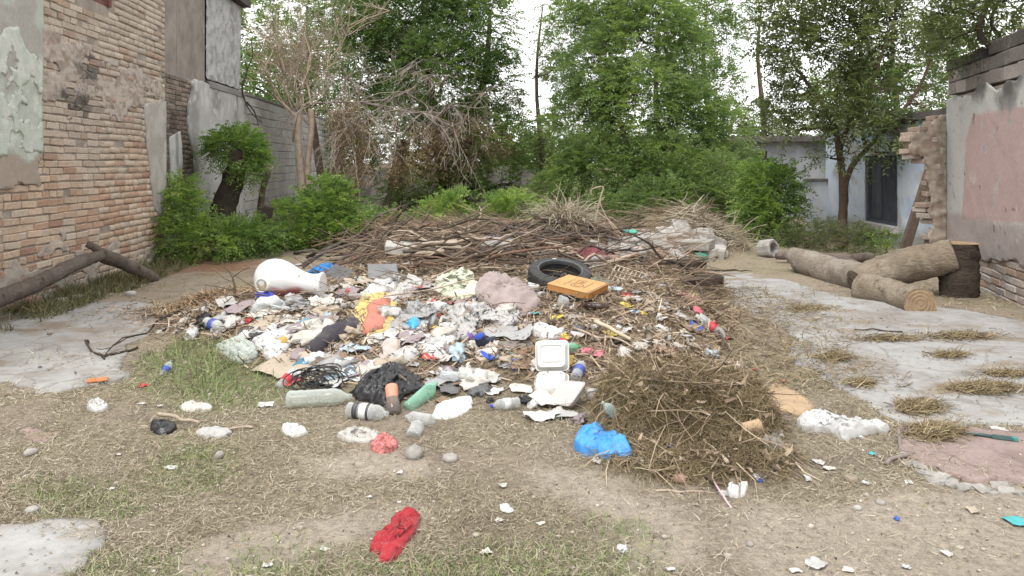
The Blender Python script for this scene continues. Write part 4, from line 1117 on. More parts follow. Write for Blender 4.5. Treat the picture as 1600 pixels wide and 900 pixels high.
# ---- the dry leafless tree by the block wall, with its tangle of dead twigs
dt = W(478, 356, 18.0); dt.z = 0
rs = random.Random(77)
root = thing('dry_tree', 'leafless pale dry tree with a fan of upright bare branches by the block wall', 'tree', dt)
mb = MB(); tw = MB()
head = [wz(466, 175, 18), wz(486, 170, 18.1), wz(458, 180, 18.1)]
for (pts, rad) in [([dt, wz(470, 280, 18), wz(466, 220, 18), head[0]], [.10, .09, .08, .08]), ([dt + Vector((.15, .1, 0)), wz(480, 270, 18.1), wz(486, 210, 18.1), head[1]], [.09, .08, .07, .07])]:
    P = catmull(pts, 4); mb.add(*tube([p - dt for p in P], interp(rad, len(P)), 8, .08))
def grow(mb, p, d, L, r, depth, rs, up=.25, spread=.5, nmin=2, nmax=3, stop=.004):
    k = 4; pts = [p]; q = p.copy(); dd = d.normalized()
    for i in range(k):
        dd = (dd + Vector((rs.gauss(0, .13), rs.gauss(0, .13), rs.gauss(0, .10) + up * .08))).normalized()
        q = q + dd * L / k; pts.append(q.copy())
    mb.add(*tube([v - dt for v in pts], interp([r, r * .55], len(pts)), 5 if r > .012 else 3, 0, False))
    if depth <= 0: return
    for j in range(rs.randint(nmin, nmax)):
        i = rs.randint(1, k)
        nd = (dd + Vector((rs.gauss(0, spread), rs.gauss(0, spread), rs.gauss(0, spread * .6) + up))).normalized()
        grow(mb, pts[i], nd, L * rs.uniform(.5, .85), max(stop, r * .55), depth - 1, rs, up, spread, nmin, nmax, stop)
lims = []
for k in range(9):                       # main limbs leave the two stems at different heights
    h_ = rs.choice(head) + Vector((0, 0, rs.uniform(-.7, .1))); e = h_ + Vector((rs.uniform(-1.1, 1.0), rs.uniform(-.5, .6), rs.uniform(1.2, 2.6)))
    P = catmull(wander(h_, e, rs, 4, .10), 3); r_ = rs.uniform(.018, .036); mb.add(*tube([p - dt for p in P], interp([r_, r_ * .4], len(P)), 6, .05, False)); lims.append(P)
for k in range(62):
    P = rs.choice(lims); i = rs.randrange(2, len(P)); d_ = (P[min(i + 1, len(P) - 1)] - P[i - 1]).normalized()
    grow(mb, P[i].copy(), d_ * .8 + Vector((rs.gauss(0, .55), rs.gauss(0, .45), rs.uniform(-.1, .7))), rs.uniform(.5, 1.2), rs.uniform(.009, .018), 3, rs, .12, .55, 2, 3, .005)
mb.build('trunk', BARKP, root, True)
# hanging grey tangle with brown leaves before the dark tree
tg = wz(640, 190, 19.0)
dv = thing('dead_branch_tangle', 'tangle of dead grey branches and brown leaves hanging before the dark tree', 'branches', (tg.x, tg.y, 0))
dt_keep = dt; dt = Vector((tg.x, tg.y, 0))
mb = MB()
P = catmull([wz(478, 162, 18.2), wz(560, 160, 18.6), wz(620, 172, 18.8), wz(690, 176, 19)], 5); mb.add(*tube([p - dt for p in P], interp([.03, .012], len(P)), 5, 0, False))
starts = [(wz(600, 165, 18.7), 1), (wz(660, 176, 18.9), 1), (wz(560, 160, 18.6), 1), (wz(700, 165, 19.2), 1), (wz(540, 120, 18.9), 1), (wz(620, 120, 19.3), 1), (wz(740, 160, 19.3), 1), (wz(510, 175, 18.3), 1)]
for p, _ in starts:
    for k in range(10):
        grow(mb, p.copy(), Vector((rs.gauss(.15, .8), rs.gauss(-.2, .3), rs.gauss(-.25, .5))), rs.uniform(.6, 1.3), .014, 3, rs, -.35, .55, 2, 3, .005)
tang = mb.build('twigs', mat_surface('dead_grey_twig', (.30, .25, .215), .3, 12, .95), dv, False)
rng = np.random.default_rng(5)
P, D = blob_points([Bp(560, 230, 18.6, .9, (1.2, .6, .8)), Bp(640, 215, 19.0, .8, (1.3, .6, .6)), Bp(720, 205, 19.3, .8, (1.2, .6, .7)), Bp(770, 220, 19.8, .6, (.9, .6, .8)), Bp(600, 255, 18.8, .7, (1.3, .6, .4)), Bp(540, 185, 18.5, .6), Bp(690, 250, 19.5, .7, (1.2, .6, .5))], 1500, rng, .3, .08, 1.6, 8)
Dd = rng.normal(0, .5, P.shape); Dd[:, 2] -= .7
V, F, tint = sprays(P, Dd, .35, 4, .085, .026, rng, .4)
link('dry_leaves', npmesh('dry_leaves', shift(V, dt), F, LEAF_Y, False, {'tint': tint}), dv)
dt = dt_keep
# leaning trunks in the shade
for i, (a, b_, y, r, bk, lab) in enumerate([((510, 330), (498, 255), 20, .11, BARK, 'grey trunk leaning in the shade behind the wide shrub'), ((545, 320), (562, 255), 20.5, .10, BARKR, 'reddish trunk leaning right beneath the dead tangle'),
                                            ((525, 330), (532, 250), 20.8, .13, BARK, 'thick grey trunk between the two leaning trunks'), ((610, 340), (622, 270), 22, .26, BARK, 'broad pale trunk standing in the dark left of the dark tree')]):
    g = W(a[0], a[1], y); top = W(b_[0], b_[1], y); g.z = 0
    o = thing('shaded_tree_trunk', lab, 'tree trunk', g); top2 = top + (top - g) * .8
    P = catmull([g, g.lerp(top, .5) + Vector((.05, 0, 0)), top, top2], 4)
    mb = MB(); mb.add(*tube([p - g for p in P], interp([r * 1.15, r, r * .9, r * .7], len(P)), 9, .1)); mb.build('bark', bk, o, True)
# stem hanging over the block wall
o = thing('wall_creeper', 'bare dark creeper stems hanging over the grey wall top', 'creeper', W2.to3d(5.7, 3.1, .05).tolist())
ol = Vector(o.location); mb = MB()
for pts in ([(380, 128), (379, 145), (386, 165), (396, 180), (410, 192)], [(384, 118), (388, 105), (395, 85), (392, 60)], [(386, 160), (398, 176), (404, 196)], [(380, 128), (386, 112), (381, 90)]):
    P = catmull([Vector(W2.to3d(*W2.at(*q, .07), .07).tolist()) for q in pts], 4); mb.add(*tube([p - ol for p in P], interp([.02, .007], len(P)), 5, 0, False))
mb.build('stems', BARKD, o, True)
# ------------------------------------------------------------------ logs and timber
def ring_wood(name, c1, c2):
    if name in _M: return _M[name]
    t = NT(name); w_ = t.new('ShaderNodeTexWave', wave_type='RINGS', rings_direction='SPHERICAL')
    w_.inputs['Scale'].default_value = 9; w_.inputs['Distortion'].default_value = 2.5; w_.inputs['Detail'].default_value = 3
    t.lk(t.obj, w_.inputs['Vector'])
    col = t.mix(.86, t.ramp(w_.outputs['Fac'], [(0, c1), (1, c2)]), t.ramp(t.noise(9, 5, .7, t.obj), [(.3, dull(c1, .6)), (.7, dull(c2, 1.1))]))
    _M[name] = t.done(t.bsdf(col, .9, .1, t.bump(w_.outputs['Fac'], .4, .01))); return _M[name]
def mat_log(name, base, peel, dark, amt=.5):
    if name in _M: return _M[name]
    t = NT(name); p = t.obj
    col = t.ramp(t.noise(5, 7, .7, p), [(.3, dull(base, .75)), (.7, dull(base, 1.15))])
    f = t.new('ShaderNodeMapRange'); f.inputs[1].default_value = .48; f.inputs[2].default_value = .56; f.inputs[4].default_value = amt
    t.lk(t.noise(3.2, 5, .6, p), f.inputs[0]); col = t.mix(f.outputs[0], col, peel)
    f2 = t.new('ShaderNodeMapRange'); f2.inputs[1].default_value = .58; f2.inputs[2].default_value = .68; f2.inputs[4].default_value = .8
    t.lk(t.noise(8, 6, .7, p), f2.inputs[0]); col = t.mix(f2.outputs[0], col, dark)
    mp = t.new('ShaderNodeMapping'); mp.inputs['Scale'].default_value = (3, 12, 12); t.lk(p, mp.inputs['Vector']); gr = t.noise(4, 6, .7, mp.outputs[0])
    col = t.mix(.55, col, t.mix(1.0, col, t.ramp(gr, [(.3, (.45, .42, .4)), (.5, (1, 1, 1)), (.7, (1.3, 1.3, 1.3))]), 'MULTIPLY'))
    ad = t.new('ShaderNodeMath', operation='ADD'); t.lk(t.noise(22, 8, .75, p), ad.inputs[0]); t.lk(gr, ad.inputs[1])
    _M[name] = t.done(t.bsdf(col, .92, .12, t.bump(ad.outputs[0], 1.0, .04))); return _M[name]
PALELOG = mat_log('peeling_pale_bark', (.32, .275, .225), (.44, .40, .345), (.12, .09, .07))
TANLOG = mat_log('stripped_tan_wood', (.30, .245, .185), (.40, .345, .275), (.10, .08, .062), .6)
GREYLOG = mat_log('grey_smooth_bark', (.185, .15, .125), (.24, .205, .18), (.07, .055, .045))
DARKLOG = mat_log('dark_rough_bark', (.085, .068, .055), (.14, .11, .085), (.03, .025, .02))
ENDW = ring_wood('sawn_end_grain', (.27, .19, .12), (.33, .24, .155))
def log(name, label, arms, mat, ends=(), cat='log', wob=.10, n=22, seed=1, base=None, sub=5):
    """arms: [(points, radii)], ends: [(arm index, 0 or -1)] get a sawn face"""
    b0_ = Vector(base if base is not None else arms[0][0][0])
    o = thing(name, label, cat, b0_); mb = MB()
    for ai, (pts, rad) in enumerate(arms):
        P = catmull(pts, sub * 2); R = interp(rad, len(P))
        V, F = tube([p - b0_ for p in P], R, n, wob * .4, True, seed + ai)
        V = np.array([tuple(v) for v in V]); C = np.array([tuple(P[min(i // n, len(P) - 1)] - b0_) for i in range(len(V))])
        nn = n3(V, 3.2, seed + ai, 3) + .5 * n3(V, 9, seed + ai + 7, 2)
        V = C + (V - C) * (1 + wob * 2.2 * nn)[:, None]
        mb.add(V.tolist(), F)
        for (ae, e) in ends:
            if ae == ai:
                c_ = P[e]; t_ = (P[e] - P[e - 1 if e == -1 else e + 1]).normalized(); a_ = t_.orthogonal().normalized(); q_ = t_.cross(a_)
                r = R[e] * 1.0; Vd, Fd = [], []
                for kk in range(3):
                    for i in range(n):
                        rr = r * (.0001 + kk / 2 * (1 + .05 * math.sin(i * 1.3) + .03 * math.sin(i * 2.9))); Vd.append(a_ * math.cos(2 * PI * i / n) * rr + q_ * math.sin(2 * PI * i / n) * rr + t_ * (.012 - .004 * kk))
                for kk in range(2):
                    for i in range(n): Fd.append((kk * n + i, kk * n + (i + 1) % n, (kk + 1) * n + (i + 1) % n, (kk + 1) * n + i))
                link('sawn_end', pymesh('sawn_end', Vd, Fd, ENDW, True), o, c_ - b0_)
    mb.build('bark', mat, o, True)
    return o
def at(px, py, y): return W(px, py, y)
def onz(px, py, r):
    g = G(px, py); return Vector((g.x, g.y, g.z + r))
# right: the pale trunk, the forked trunk, the stump
log('fallen_log', 'pale peeling fallen log lying on the concrete left of the forked trunk', [([at(1238, 398, 10.6), at(1262, 412, 10.2), at(1300, 425, 9.7), at(1345, 434, 9.1), at(1375, 440, 8.7)], [.11, .17, .185, .18, .16])], PALELOG, (), seed=3)
log('forked_trunk', 'thick forked tan tree trunk with sawn ends lying by the ruined wall', [([at(1338, 446, 8.55), at(1375, 432, 8.6), at(1430, 414, 8.6), at(1492, 400, 8.45)], [.17, .20, .20, .18]),
     ([at(1345, 450, 8.5), at(1380, 460, 8.25), at(1412, 468, 7.95), at(1438, 475, 7.6)], [.16, .178, .165, .158])], TANLOG, [(0, -1), (1, -1)], seed=5)
log('tree_stump', 'dark upright stump with a pale cut top beside the forked trunk', [([at(1498, 482, 8.5), at(1498, 440, 8.5), at(1499, 400, 8.5), at(1499, 380, 8.5)], [.215, .20, .195, .20])], DARKLOG, [(0, -1)], cat='stump', seed=7)
log('fallen_branch', 'grey bent branch lying behind the pale log', [([at(1212, 400, 11.3), at(1260, 401, 11.2), at(1310, 405, 11.0), at(1362, 402, 11.2)], [.05, .07, .075, .06]), ([at(1318, 405, 11.0), at(1332, 410, 10.6), at(1350, 420, 10.2)], [.05, .045, .04])], GREYLOG, (), 'branch', seed=9, n=10)
log('leaning_branch', 'long grey forked branch propped against the brick wall', [([at(-70, 492, 6.3), at(0, 466, 7.0), at(60, 442, 7.6), at(112, 415, 8.2), at(158, 398, 8.85)], [.085, .085, .08, .075, .07]),
     ([at(158, 398, 8.85), at(200, 414, 9.3), at(222, 425, 9.5), at(243, 436, 9.7)], [.075, .08, .078, .075]), ([at(157, 396, 8.85), at(148, 387, 8.75), at(136, 381, 8.7)], [.055, .045, .04])], GREYLOG, (), 'branch', seed=11, n=12)
g = Vector((0, 0, 0))
# plank leaning on the house
pa, pb = at(1412, 395, 11.3), at(1452, 268, 11.9)
pk_ = thing('leaning_plank', 'dark wooden beam leaning against the broken brick stub', 'plank', (pa.x, pa.y, 0))
mb = MB(); d_ = (pb - pa).normalized(); sx = d_.cross(Vector((0, 1, 0))).normalized(); sy = d_.cross(sx)
pa2 = pa - d_ * .06; pts_ = []
for e_ in (pa2, pb):
    for (u, v) in ((-1, -1), (1, -1), (1, 1), (-1, 1)): pts_.append((e_ + sx * u * .075 + sy * v * .03 - Vector(pk_.location))[:])
mb.hexa(pts_); mb.build('beam', mat_surface('dark_old_timber', (.105, .075, .058), .35, 14, .9), pk_, bevel=.008)

# ------------------------------------------------------------------ soft things laid over the ground
ANCH = []                      # (noun for labels, px, py)
CRISP = {'black_bag_plastic', 'sky_blue_bag_plastic', 'bright_blue_bag_plastic', 'white_bag_plastic', 'grey_bag_plastic', 'shiny_film', 'milky_film', 'silver_foil', 'white_foil', 'grey_wrapper', 'turquoise_plastic', 'ultramarine_plastic', 'cap_blue_plastic', 'clear_film', 'white_cloth', 'off_white_paper', 'light_grey_cloth'}
def drape(name, label, cat, outline, mat, puff=.03, fold=.02, fs=14, seed=0, rings=14, seg=44, ecc=1.0, group=None, anchor=None, sink=.0, lift=.006, colf=None, crisp=None):
    plast = mat.name in CRISP
    crisp = (1.0 if plast else .0) if crisp is None else crisp
    if crisp: rings, seg = int(rings * 1.7), int(seg * 1.6)
    """cloth, bag or sheet that follows what it lies on, with folds of its own"""
    ys = [p[1] for p in outline]; y0, y1 = min(ys), max(ys)
    pts = []
    for (px, py) in outline:
        g = G(px, py, puff * .75 * (y1 - py) / max(y1 - y0, 1)); pts.append(Vector((g.x, g.y, 0)))
    pts.append(pts[0]); cs = catmull(pts, 8)
    B = np.array([(p.x, p.y) for p in cs]); L = np.concatenate([[0], np.cumsum(np.hypot(*np.diff(B, axis=0).T))])
    q = np.linspace(0, L[-1], seg, endpoint=False)
    B = np.stack([np.interp(q, L, B[:, 0]), np.interp(q, L, B[:, 1])], 1)
    c0 = B.mean(0)
    sz = np.sqrt(((B - c0) ** 2).sum(1)).mean()
    rr = np.concatenate([[0.02], np.linspace(1 / rings, 1, rings) ** .85, [1.0]])
    XY = c0[None, None, :] + (B - c0)[None] * rr[:, None, None]
    XY[1:-2] += (np.stack([vn(XY[1:-2, :, 0] * fs * .6, XY[1:-2, :, 1] * fs * .6, seed), vn(XY[1:-2, :, 0] * fs * .6 + 9, XY[1:-2, :, 1] * fs * .6, seed + 1)], -1)) * sz * .06
    ed = 1 + .05 * vn(np.arange(seg) * .7, np.zeros(seg), seed)
    XY[-2:] = c0 + (XY[-2:] - c0) * ed[None, :, None]
    x, y = XY[..., 0].ravel(), XY[..., 1].ravel(); r = np.repeat(rr, seg)
    th = seed * 1.3; u = x * math.cos(th) + y * math.sin(th); v = -x * math.sin(th) + y * math.cos(th)
    rid = 1 - np.abs(fbm(u * fs * .45, v * fs * 1.3, 3, seed + 3)) * 2.2
    cr = 1 - np.abs(fbm(x * fs * 1.6, y * fs * 1.6, 3, seed + 8)) * 2
    rise = np.clip(1 - r * r, 0, 1) ** .45
    z = H(x, y) + lift + puff * rise * (.75 + .5 * fbm(x * fs * .35, y * fs * .35, 2, seed + 5)) + fold * (.65 * rid + .35 * cr) * (.25 + .75 * rise)
    if crisp:
        w1 = 1 - np.abs(fbm(u * fs * 1.1, v * fs * 1.9, 2, seed + 11)) * 2.6; w2 = 1 - np.abs(fbm(x * fs * 2.6 + 4, y * fs * 2.6, 2, seed + 14)) * 2.4
        z = z + crisp * fold * (.38 * w1 + .22 * w2) * (.3 + .7 * rise)
        x = x + fold * .7 * vn(z * fs * 3 + seed, y * fs * 2, seed + 21) * rise; y = y + fold * .7 * vn(x * fs * 2, z * fs * 3 + 5, seed + 22) * rise
    last = slice(-seg, None); z[last] = H(x[last], y[last]) - .012
    z = np.maximum(z, H(x, y) - .012)
    k = len(rr); idx = np.arange(k * seg).reshape(k, seg)
    F = np.stack([idx[:-1], idx[1:], np.roll(idx[1:], -1, 1), np.roll(idx[:-1], -1, 1)], -1).reshape(-1, 4)
    base = Vector((c0[0], c0[1], float(H(c0[:1], c0[1:])[0])))
    V = np.stack([x, y, z], 1)
    attrs = {'paint': colf(x, y, r)} if colf else None
    o = tag(link(name, npmesh(name, shift(V, base), F[:, ::-1], mat, not crisp, attrs), None, base), label, cat, group)
    if anchor:
        ANCH.append((anchor, sum(p[0] for p in outline) / len(outline), sum(ys) / len(ys)))
    return o
def fabric(name, c, rough=.95, var=.18, dirt=.45):
    if name in _M: return _M[name]
    t = NT(name); p = t.pos
    col = t.ramp(t.noise(7, 5, .7, p), [(.3, dull(c, 1 - var)), (.7, dull(c, 1 + var * .6))])
    f = t.new('ShaderNodeMapRange'); f.inputs[1].default_value = .53; f.inputs[2].default_value = .74; f.inputs[4].default_value = dirt
    t.lk(t.noise(11, 6, .75, p), f.inputs[0]); col = t.mix(f.outputs[0], col, dull((.26, .21, .16), .5 + .5 * min(1, max(c) * 2)))
    b = t.new('ShaderNodeBsdfPrincipled'); t.lk(col, b.inputs['Base Color']); b.inputs['Roughness'].default_value = rough; b.inputs['Specular IOR Level'].default_value = .08
    b.inputs['Sheen Weight'].default_value = .15
    t.lk(t.bump(t.noise(160, 3, .6, p), .35, .004), b.inputs['Normal'])
    _M[name] = t.done(b.outputs[0]); return _M[name]
F_MAUVE = fabric('mauve_blanket_cloth', (.30, .245, .235)); F_PALE = fabric('pale_yellow_cotton', (.54, .56, .44)); F_YEL = fabric('yellow_cloth', (.52, .40, .15)); F_SAL = fabric('salmon_cloth', (.44, .165, .12))
F_CHAR = fabric('charcoal_cloth', (.045, .04, .048)); F_RED = fabric('red_knit', (.31, .03, .038), dirt=.25); F_GREY = fabric('grey_cloth', (.27, .265, .26)); F_LGREY = fabric('light_grey_cloth', (.40, .39, .38)); F_WHITE = fabric('white_cloth', (.55, .545, .53))
F_OLIVE = fabric('olive_cloth', (.13, .14, .10)); F_MAROON = fabric('maroon_cloth', (.17, .05, .06)); F_NAVY = fabric('navy_cloth', (.02, .025, .06)); F_BROWN = fabric('brown_cloth', (.13, .10, .085))
P_BLACK = mat_plastic('black_bag_plastic', (.012, .012, .014), .32, .5, .12, .6); P_BLUE = mat_plastic('sky_blue_bag_plastic', (.05, .26, .62), .4, .4, .1, .5); P_BLUE2 = mat_plastic('bright_blue_bag_plastic', (.02, .22, .60), .38, .4, .1, .5)
P_WHITE = mat_plastic('white_bag_plastic', (.50, .495, .485), .42, .4, .6); P_GREYB = mat_plastic('grey_bag_plastic', (.30, .30, .30), .45, .4, .45); FOAM = mat_plastic('white_foam', (.57, .565, .545), .75, .2, .25, .1); FOAMG = mat_plastic('grey_foam', (.46, .44, .42), .75, .2, .4, .1)
CLEARB = mat_clear('clear_film', (.72, .74, .74), .45, .3); CARD = mat_surface('brown_cardboard', (.36, .26, .165), .15, 8, .9, .2, dirt=(.2, .15, .1)); PAPER = mat_plastic('off_white_paper', (.50, .475, .435), .85, .15, .6, .1)
drape('blanket', 'thick mauve grey blanket crumpled on the heap left of the tyre', 'blanket', [(738, 446), (752, 433), (790, 436), (815, 446), (836, 462), (845, 480), (822, 490), (790, 490), (765, 482), (748, 466)], F_MAUVE, .12, .11, 6, 3, 34, 100, anchor='mauve blanket')
drape('shirt', 'pale yellow white cotton shirt behind the mauve blanket', 'shirt', [(678, 448), (690, 430), (712, 424), (738, 430), (748, 446), (742, 466), (715, 470), (690, 462)], F_PALE, .10, .08, 10, 5, 26, 76, crisp=.4, anchor='pale yellow shirt')
drape('cloth', 'dirty yellow cloth spread on the heap under a salmon rag', 'cloth', [(556, 480), (566, 462), (592, 455), (618, 462), (616, 500), (604, 522), (570, 526), (545, 524), (552, 500)], F_YEL, .03, .05, 11, 7, 20, 56, anchor='yellow cloth')
drape('rag', 'salmon red rag lying over the yellow cloth', 'rag', [(573, 482), (590, 468), (608, 460), (606, 495), (598, 520), (570, 528), (566, 512), (575, 498)], F_SAL, .075, .035, 11, 9, 16, 48, lift=.02)
drape('trousers', 'charcoal trousers stretched down the slope left of the yellow cloth', 'trousers', [(483, 553), (492, 534), (510, 515), (535, 503), (558, 496), (566, 503), (556, 514), (532, 528), (512, 546), (495, 556)], F_CHAR, .075, .03, 12, 11, 16, 56, lift=.03, anchor='charcoal trousers')
drape('black_bag', 'torn shiny black plastic bag at the front of the heap', 'bag', [(548, 612), (566, 588), (590, 574), (622, 569), (648, 578), (664, 596), (650, 610), (634, 616), (624, 632), (602, 638), (576, 628), (556, 624)], P_BLACK, .085, .032, 14, 13, 24, 72, anchor='black bag')
drape('blue_bag', 'sky blue plastic bag slumped beside the dry grass heap', 'bag', [(897, 694), (902, 672), (922, 660), (942, 658), (950, 674), (968, 688), (986, 700), (984, 716), (962, 719), (944, 722), (922, 712), (904, 704)], P_BLUE, .075, .030, 12, 15, 24, 72, anchor='sky blue bag')
drape('blue_bag', 'bright blue plastic bag behind the white toilet bowl', 'bag', [(482, 430), (488, 416), (505, 407), (520, 412), (532, 428), (515, 436), (495, 436)], P_BLUE2, .12, .04, 18, 17, 16, 44, anchor='bright blue bag')
la = drape('leg', '', '', [(579, 862), (583, 850), (598, 837), (610, 820), (620, 804), (632, 797), (636, 808), (622, 826), (610, 846), (598, 864), (588, 870)], F_RED, .022, .020, 26, 19, 22, 70, crisp=.7)
lb_ = drape('leg', '', '', [(592, 878), (598, 862), (614, 840), (626, 816), (636, 800), (648, 799), (656, 808), (651, 828), (638, 848), (622, 872), (604, 885)], F_RED, .030, .024, 22, 22, 24, 76, crisp=.7, anchor='red garment')
cf = drape('cuff', '', '', [(618, 812), (628, 799), (642, 795), (655, 806), (651, 818), (634, 822)], F_RED, .045, .020, 24, 20, 14, 48, crisp=.7)
g = G(625, 804); tgm = MB(); tgm.box(-.008, .008, -.006, .006, .062, .065); tg_ = tgm.build('care_label', PAPER); tg_.location = (g.x, g.y - .02, g.z)
rg = thing('red_garment', 'crumpled red knitted garment lying alone on the bare dirt', 'clothing', la.location)
for o in (la, lb_, cf, tg_):
    for k in ('label', 'category', 'kind'):
        if k in o: del o[k]
    o.location = o.location - rg.location; o.parent = rg
drape('tarp', 'rumpled light grey sheet below the pale yellow shirt', 'sheet', [(700, 492), (716, 478), (742, 474), (765, 486), (800, 494), (812, 506), (790, 514), (760, 512), (735, 528), (712, 520)], F_LGREY, .03, .055, 15, 21, 22, 64, anchor='light grey sheet')
drape('cloth', 'white cloth hanging down the slope right of the round blue cap', 'cloth', [(658, 546), (676, 530), (692, 514), (710, 506), (714, 526), (704, 540), (690, 548), (682, 560), (668, 562)], F_WHITE, .03, .025, 15, 23, 14, 40, anchor='white cloth')
wb_ = drape('plastic_bag', 'white shopping bag with a purple and yellow mark on the left slope', 'bag', [(393, 532), (412, 522), (440, 517), (464, 517), (456, 536), (444, 552), (430, 566), (410, 556)], P_WHITE, .04, .025, 14, 25, 16, 48, anchor='white shopping bag')
mk_ = drape('printed_mark', '', '', [(427, 541), (438, 534), (449, 529), (452, 535), (442, 542), (430, 547)], mat_plastic('yellow_print', (.42, .28, .05), .5), .052, .006, 13, 26, 8, 24)
for k in ('label', 'category', 'kind'): del mk_[k]
mk_.location = mk_.location - wb_.location; mk_.parent = wb_
drape('paper', 'bright white torn paper above the yellow cloth', 'paper', [(562, 462), (575, 450), (596, 440), (606, 446), (622, 448), (616, 458), (594, 460), (578, 464)], F_WHITE, .05, .03, 18, 27, 12, 40, anchor='white torn paper')
drape('foam_sheet', 'flat broken white foam sheet at the front edge of the heap', 'foam sheet', [(674, 654), (682, 634), (700, 624), (735, 617), (737, 636), (722, 648), (704, 656), (688, 656)], FOAM, .022, .006, 8, 29, 12, 40, anchor='white foam sheet')
drape('plastic_sheet', 'cloudy clear plastic sheet at the left foot of the heap', 'sheet', [(338, 536), (362, 532), (388, 534), (402, 545), (400, 562), (372, 568), (350, 556)], mat_clear('milky_film', (.55, .60, .56), .35, .35), .06, .03, 16, 31, 14, 44, anchor='cloudy plastic sheet')
drape('cap', 'black cap upside down on the left slope', 'cap', [(377, 522), (384, 514), (405, 514), (422, 522), (415, 532), (390, 532)], F_CHAR, .06, .008, 10, 33, 12, 36, anchor='black cap')
drape('jacket', 'olive grey jacket heaped right of the tyre', 'jacket', [(912, 448), (925, 432), (945, 430), (958, 440), (950, 450), (928, 452)], F_OLIVE, .06, .04, 15, 35, 14, 44, anchor='olive jacket')
drape('sack', 'maroon sack slumped on the branch heap', 'sack', [(880, 398), (900, 388), (930, 392), (952, 402), (940, 412), (905, 414)], F_MAROON, .13, .05, 13, 37, 14, 44, anchor='maroon sack')
drape('tarp', 'folded grey tarp scrap right of the maroon sack', 'tarp', [(903, 420), (930, 402), (952, 398), (945, 410), (925, 420), (912, 428)], F_GREY, .09, .02, 12, 39, 12, 40)
drape('black_bag', 'black plastic bags dumped on top of the branch heap', 'bag', [(762, 368), (790, 356), (825, 352), (845, 360), (838, 372), (800, 376)], P_BLACK, .14, .06, 15, 41, 16, 48, anchor='topmost black bags')
drape('garment', 'dark navy garment spread below the black bags on the heap top', 'clothing', [(735, 372), (765, 364), (800, 372), (812, 382), (790, 392), (750, 388)], F_NAVY, .12, .05, 13, 43, 14, 44)
drape('rag', 'dark crumpled rag on the back of the heap left of the navy garment', 'rag', [(700, 366), (722, 358), (742, 362), (735, 374), (712, 376)], F_CHAR, .10, .05, 15, 45, 12, 40)
drape('cardboard', 'flat torn cardboard on the right of the dry grass heap', 'cardboard', [(1190, 612), (1205, 600), (1230, 606), (1254, 618), (1272, 638), (1246, 652), (1218, 644), (1198, 630)], CARD, .008, .006, 8, 47, 10, 36, anchor='torn cardboard')
drape('plastic_wrap', 'crumpled clear plastic wrap trailing onto the concrete', 'plastic', [(1243, 656), (1262, 640), (1298, 650), (1340, 658), (1386, 664), (1384, 674), (1340, 682), (1318, 692), (1300, 676), (1262, 674)], mat_clear('shiny_film', (.66, .66, .66), .4, .25), .05, .03, 20, 49, 16, 64, anchor='clear plastic wrap')
drape('rag', 'grey cloth bundle above the black bag', 'rag', [(602, 566), (618, 548), (648, 540), (655, 552), (640, 568), (618, 576)], F_LGREY, .06, .02, 14, 51, 12, 40)
drape('rag', 'pale pinkish lump of rags left of the grey bundle', 'rag', [(592, 560), (598, 535), (612, 525), (625, 535), (622, 556), (606, 570)], fabric('pinkish_cloth', (.45, .39, .36)), .07, .03, 18, 53, 12, 40)
drape('rag', 'slate purple rag at the lower left of the charcoal trousers', 'rag', [(482, 575), (490, 556), (505, 560), (520, 572), (505, 584), (488, 586)], F_BROWN, .05, .03, 17, 55, 12, 36)
drape('rag', 'teal blue rag beside the clump of black wire', 'rag', [(452, 580), (465, 565), (482, 562), (486, 574), (470, 584)], fabric('teal_cloth', (.06, .17, .25)), .05, .03, 18, 57, 10, 32)
drape('black_bag', 'wrinkled grey black bag over the round blue cap', 'bag', [(630, 484), (648, 474), (668, 482), (682, 494), (680, 508), (660, 500), (640, 496)], P_GREYB, .07, .04, 18, 59, 14, 44)
drape('bag', 'white bag right of the navy boot', 'bag', [(822, 516), (840, 510), (868, 515), (880, 524), (866, 534), (842, 530)], P_WHITE, .05, .025, 18, 61, 12, 40, anchor='white bag')
drape('sheet', 'brown grey sheet lying under the white bag', 'sheet', [(768, 540), (790, 530), (820, 532), (838, 540), (812, 548), (785, 550)], fabric('brown_grey_cloth', (.19, .165, .15)), .03, .02, 12, 63, 12, 40)
drape('patterned_cloth', 'small crumpled red and white patterned cloth on the dirt', 'cloth', [(578, 700), (586, 686), (602, 682), (616, 690), (620, 702), (604, 710), (588, 708)], None or mat_surface('red_white_print', (.45, .16, .15), .9, 60, .9, .2, .01, 60), .025, .04, 28, 65, 14, 44, anchor='red patterned cloth')
drape('wrapper', 'torn silvery wrapper with brown paper left of the red patterned cloth', 'wrapper', [(525, 682), (540, 672), (568, 672), (592, 682), (575, 692), (545, 692)], mat_plastic('grey_wrapper', (.40, .385, .36), .5, .4, .5), .012, .028, 24, 67, 10, 36)
drape('tissue', 'white tissue lump with a clear plastic strap on the straw', 'tissue', [(440, 672), (445, 662), (462, 664), (480, 676), (462, 684), (448, 682)], F_WHITE, .03, .018, 24, 69, 12, 36, anchor='white tissue lump')
drape('rag', 'black rag with a pale stick lying on the left grass', 'rag', [(235, 670), (240, 656), (262, 658), (276, 668), (262, 680), (245, 680)], P_BLACK, .03, .018, 20, 71, 12, 36, anchor='black rag')
drape('paper', 'whitish torn bag right of the black rag', 'paper', [(305, 678), (318, 670), (340, 668), (362, 676), (345, 684), (320, 684)], F_LGREY, .018, .014, 22, 73, 10, 36)
drape('foil', 'crinkled silver foil on the left dirt', 'foil', [(135, 638), (142, 628), (158, 630), (170, 638), (158, 644), (144, 644)], mat_plastic('silver_foil', (.45, .44, .42), .3, .6, .3, .8), .025, .022, 34, 75, 12, 36, anchor='silver foil')
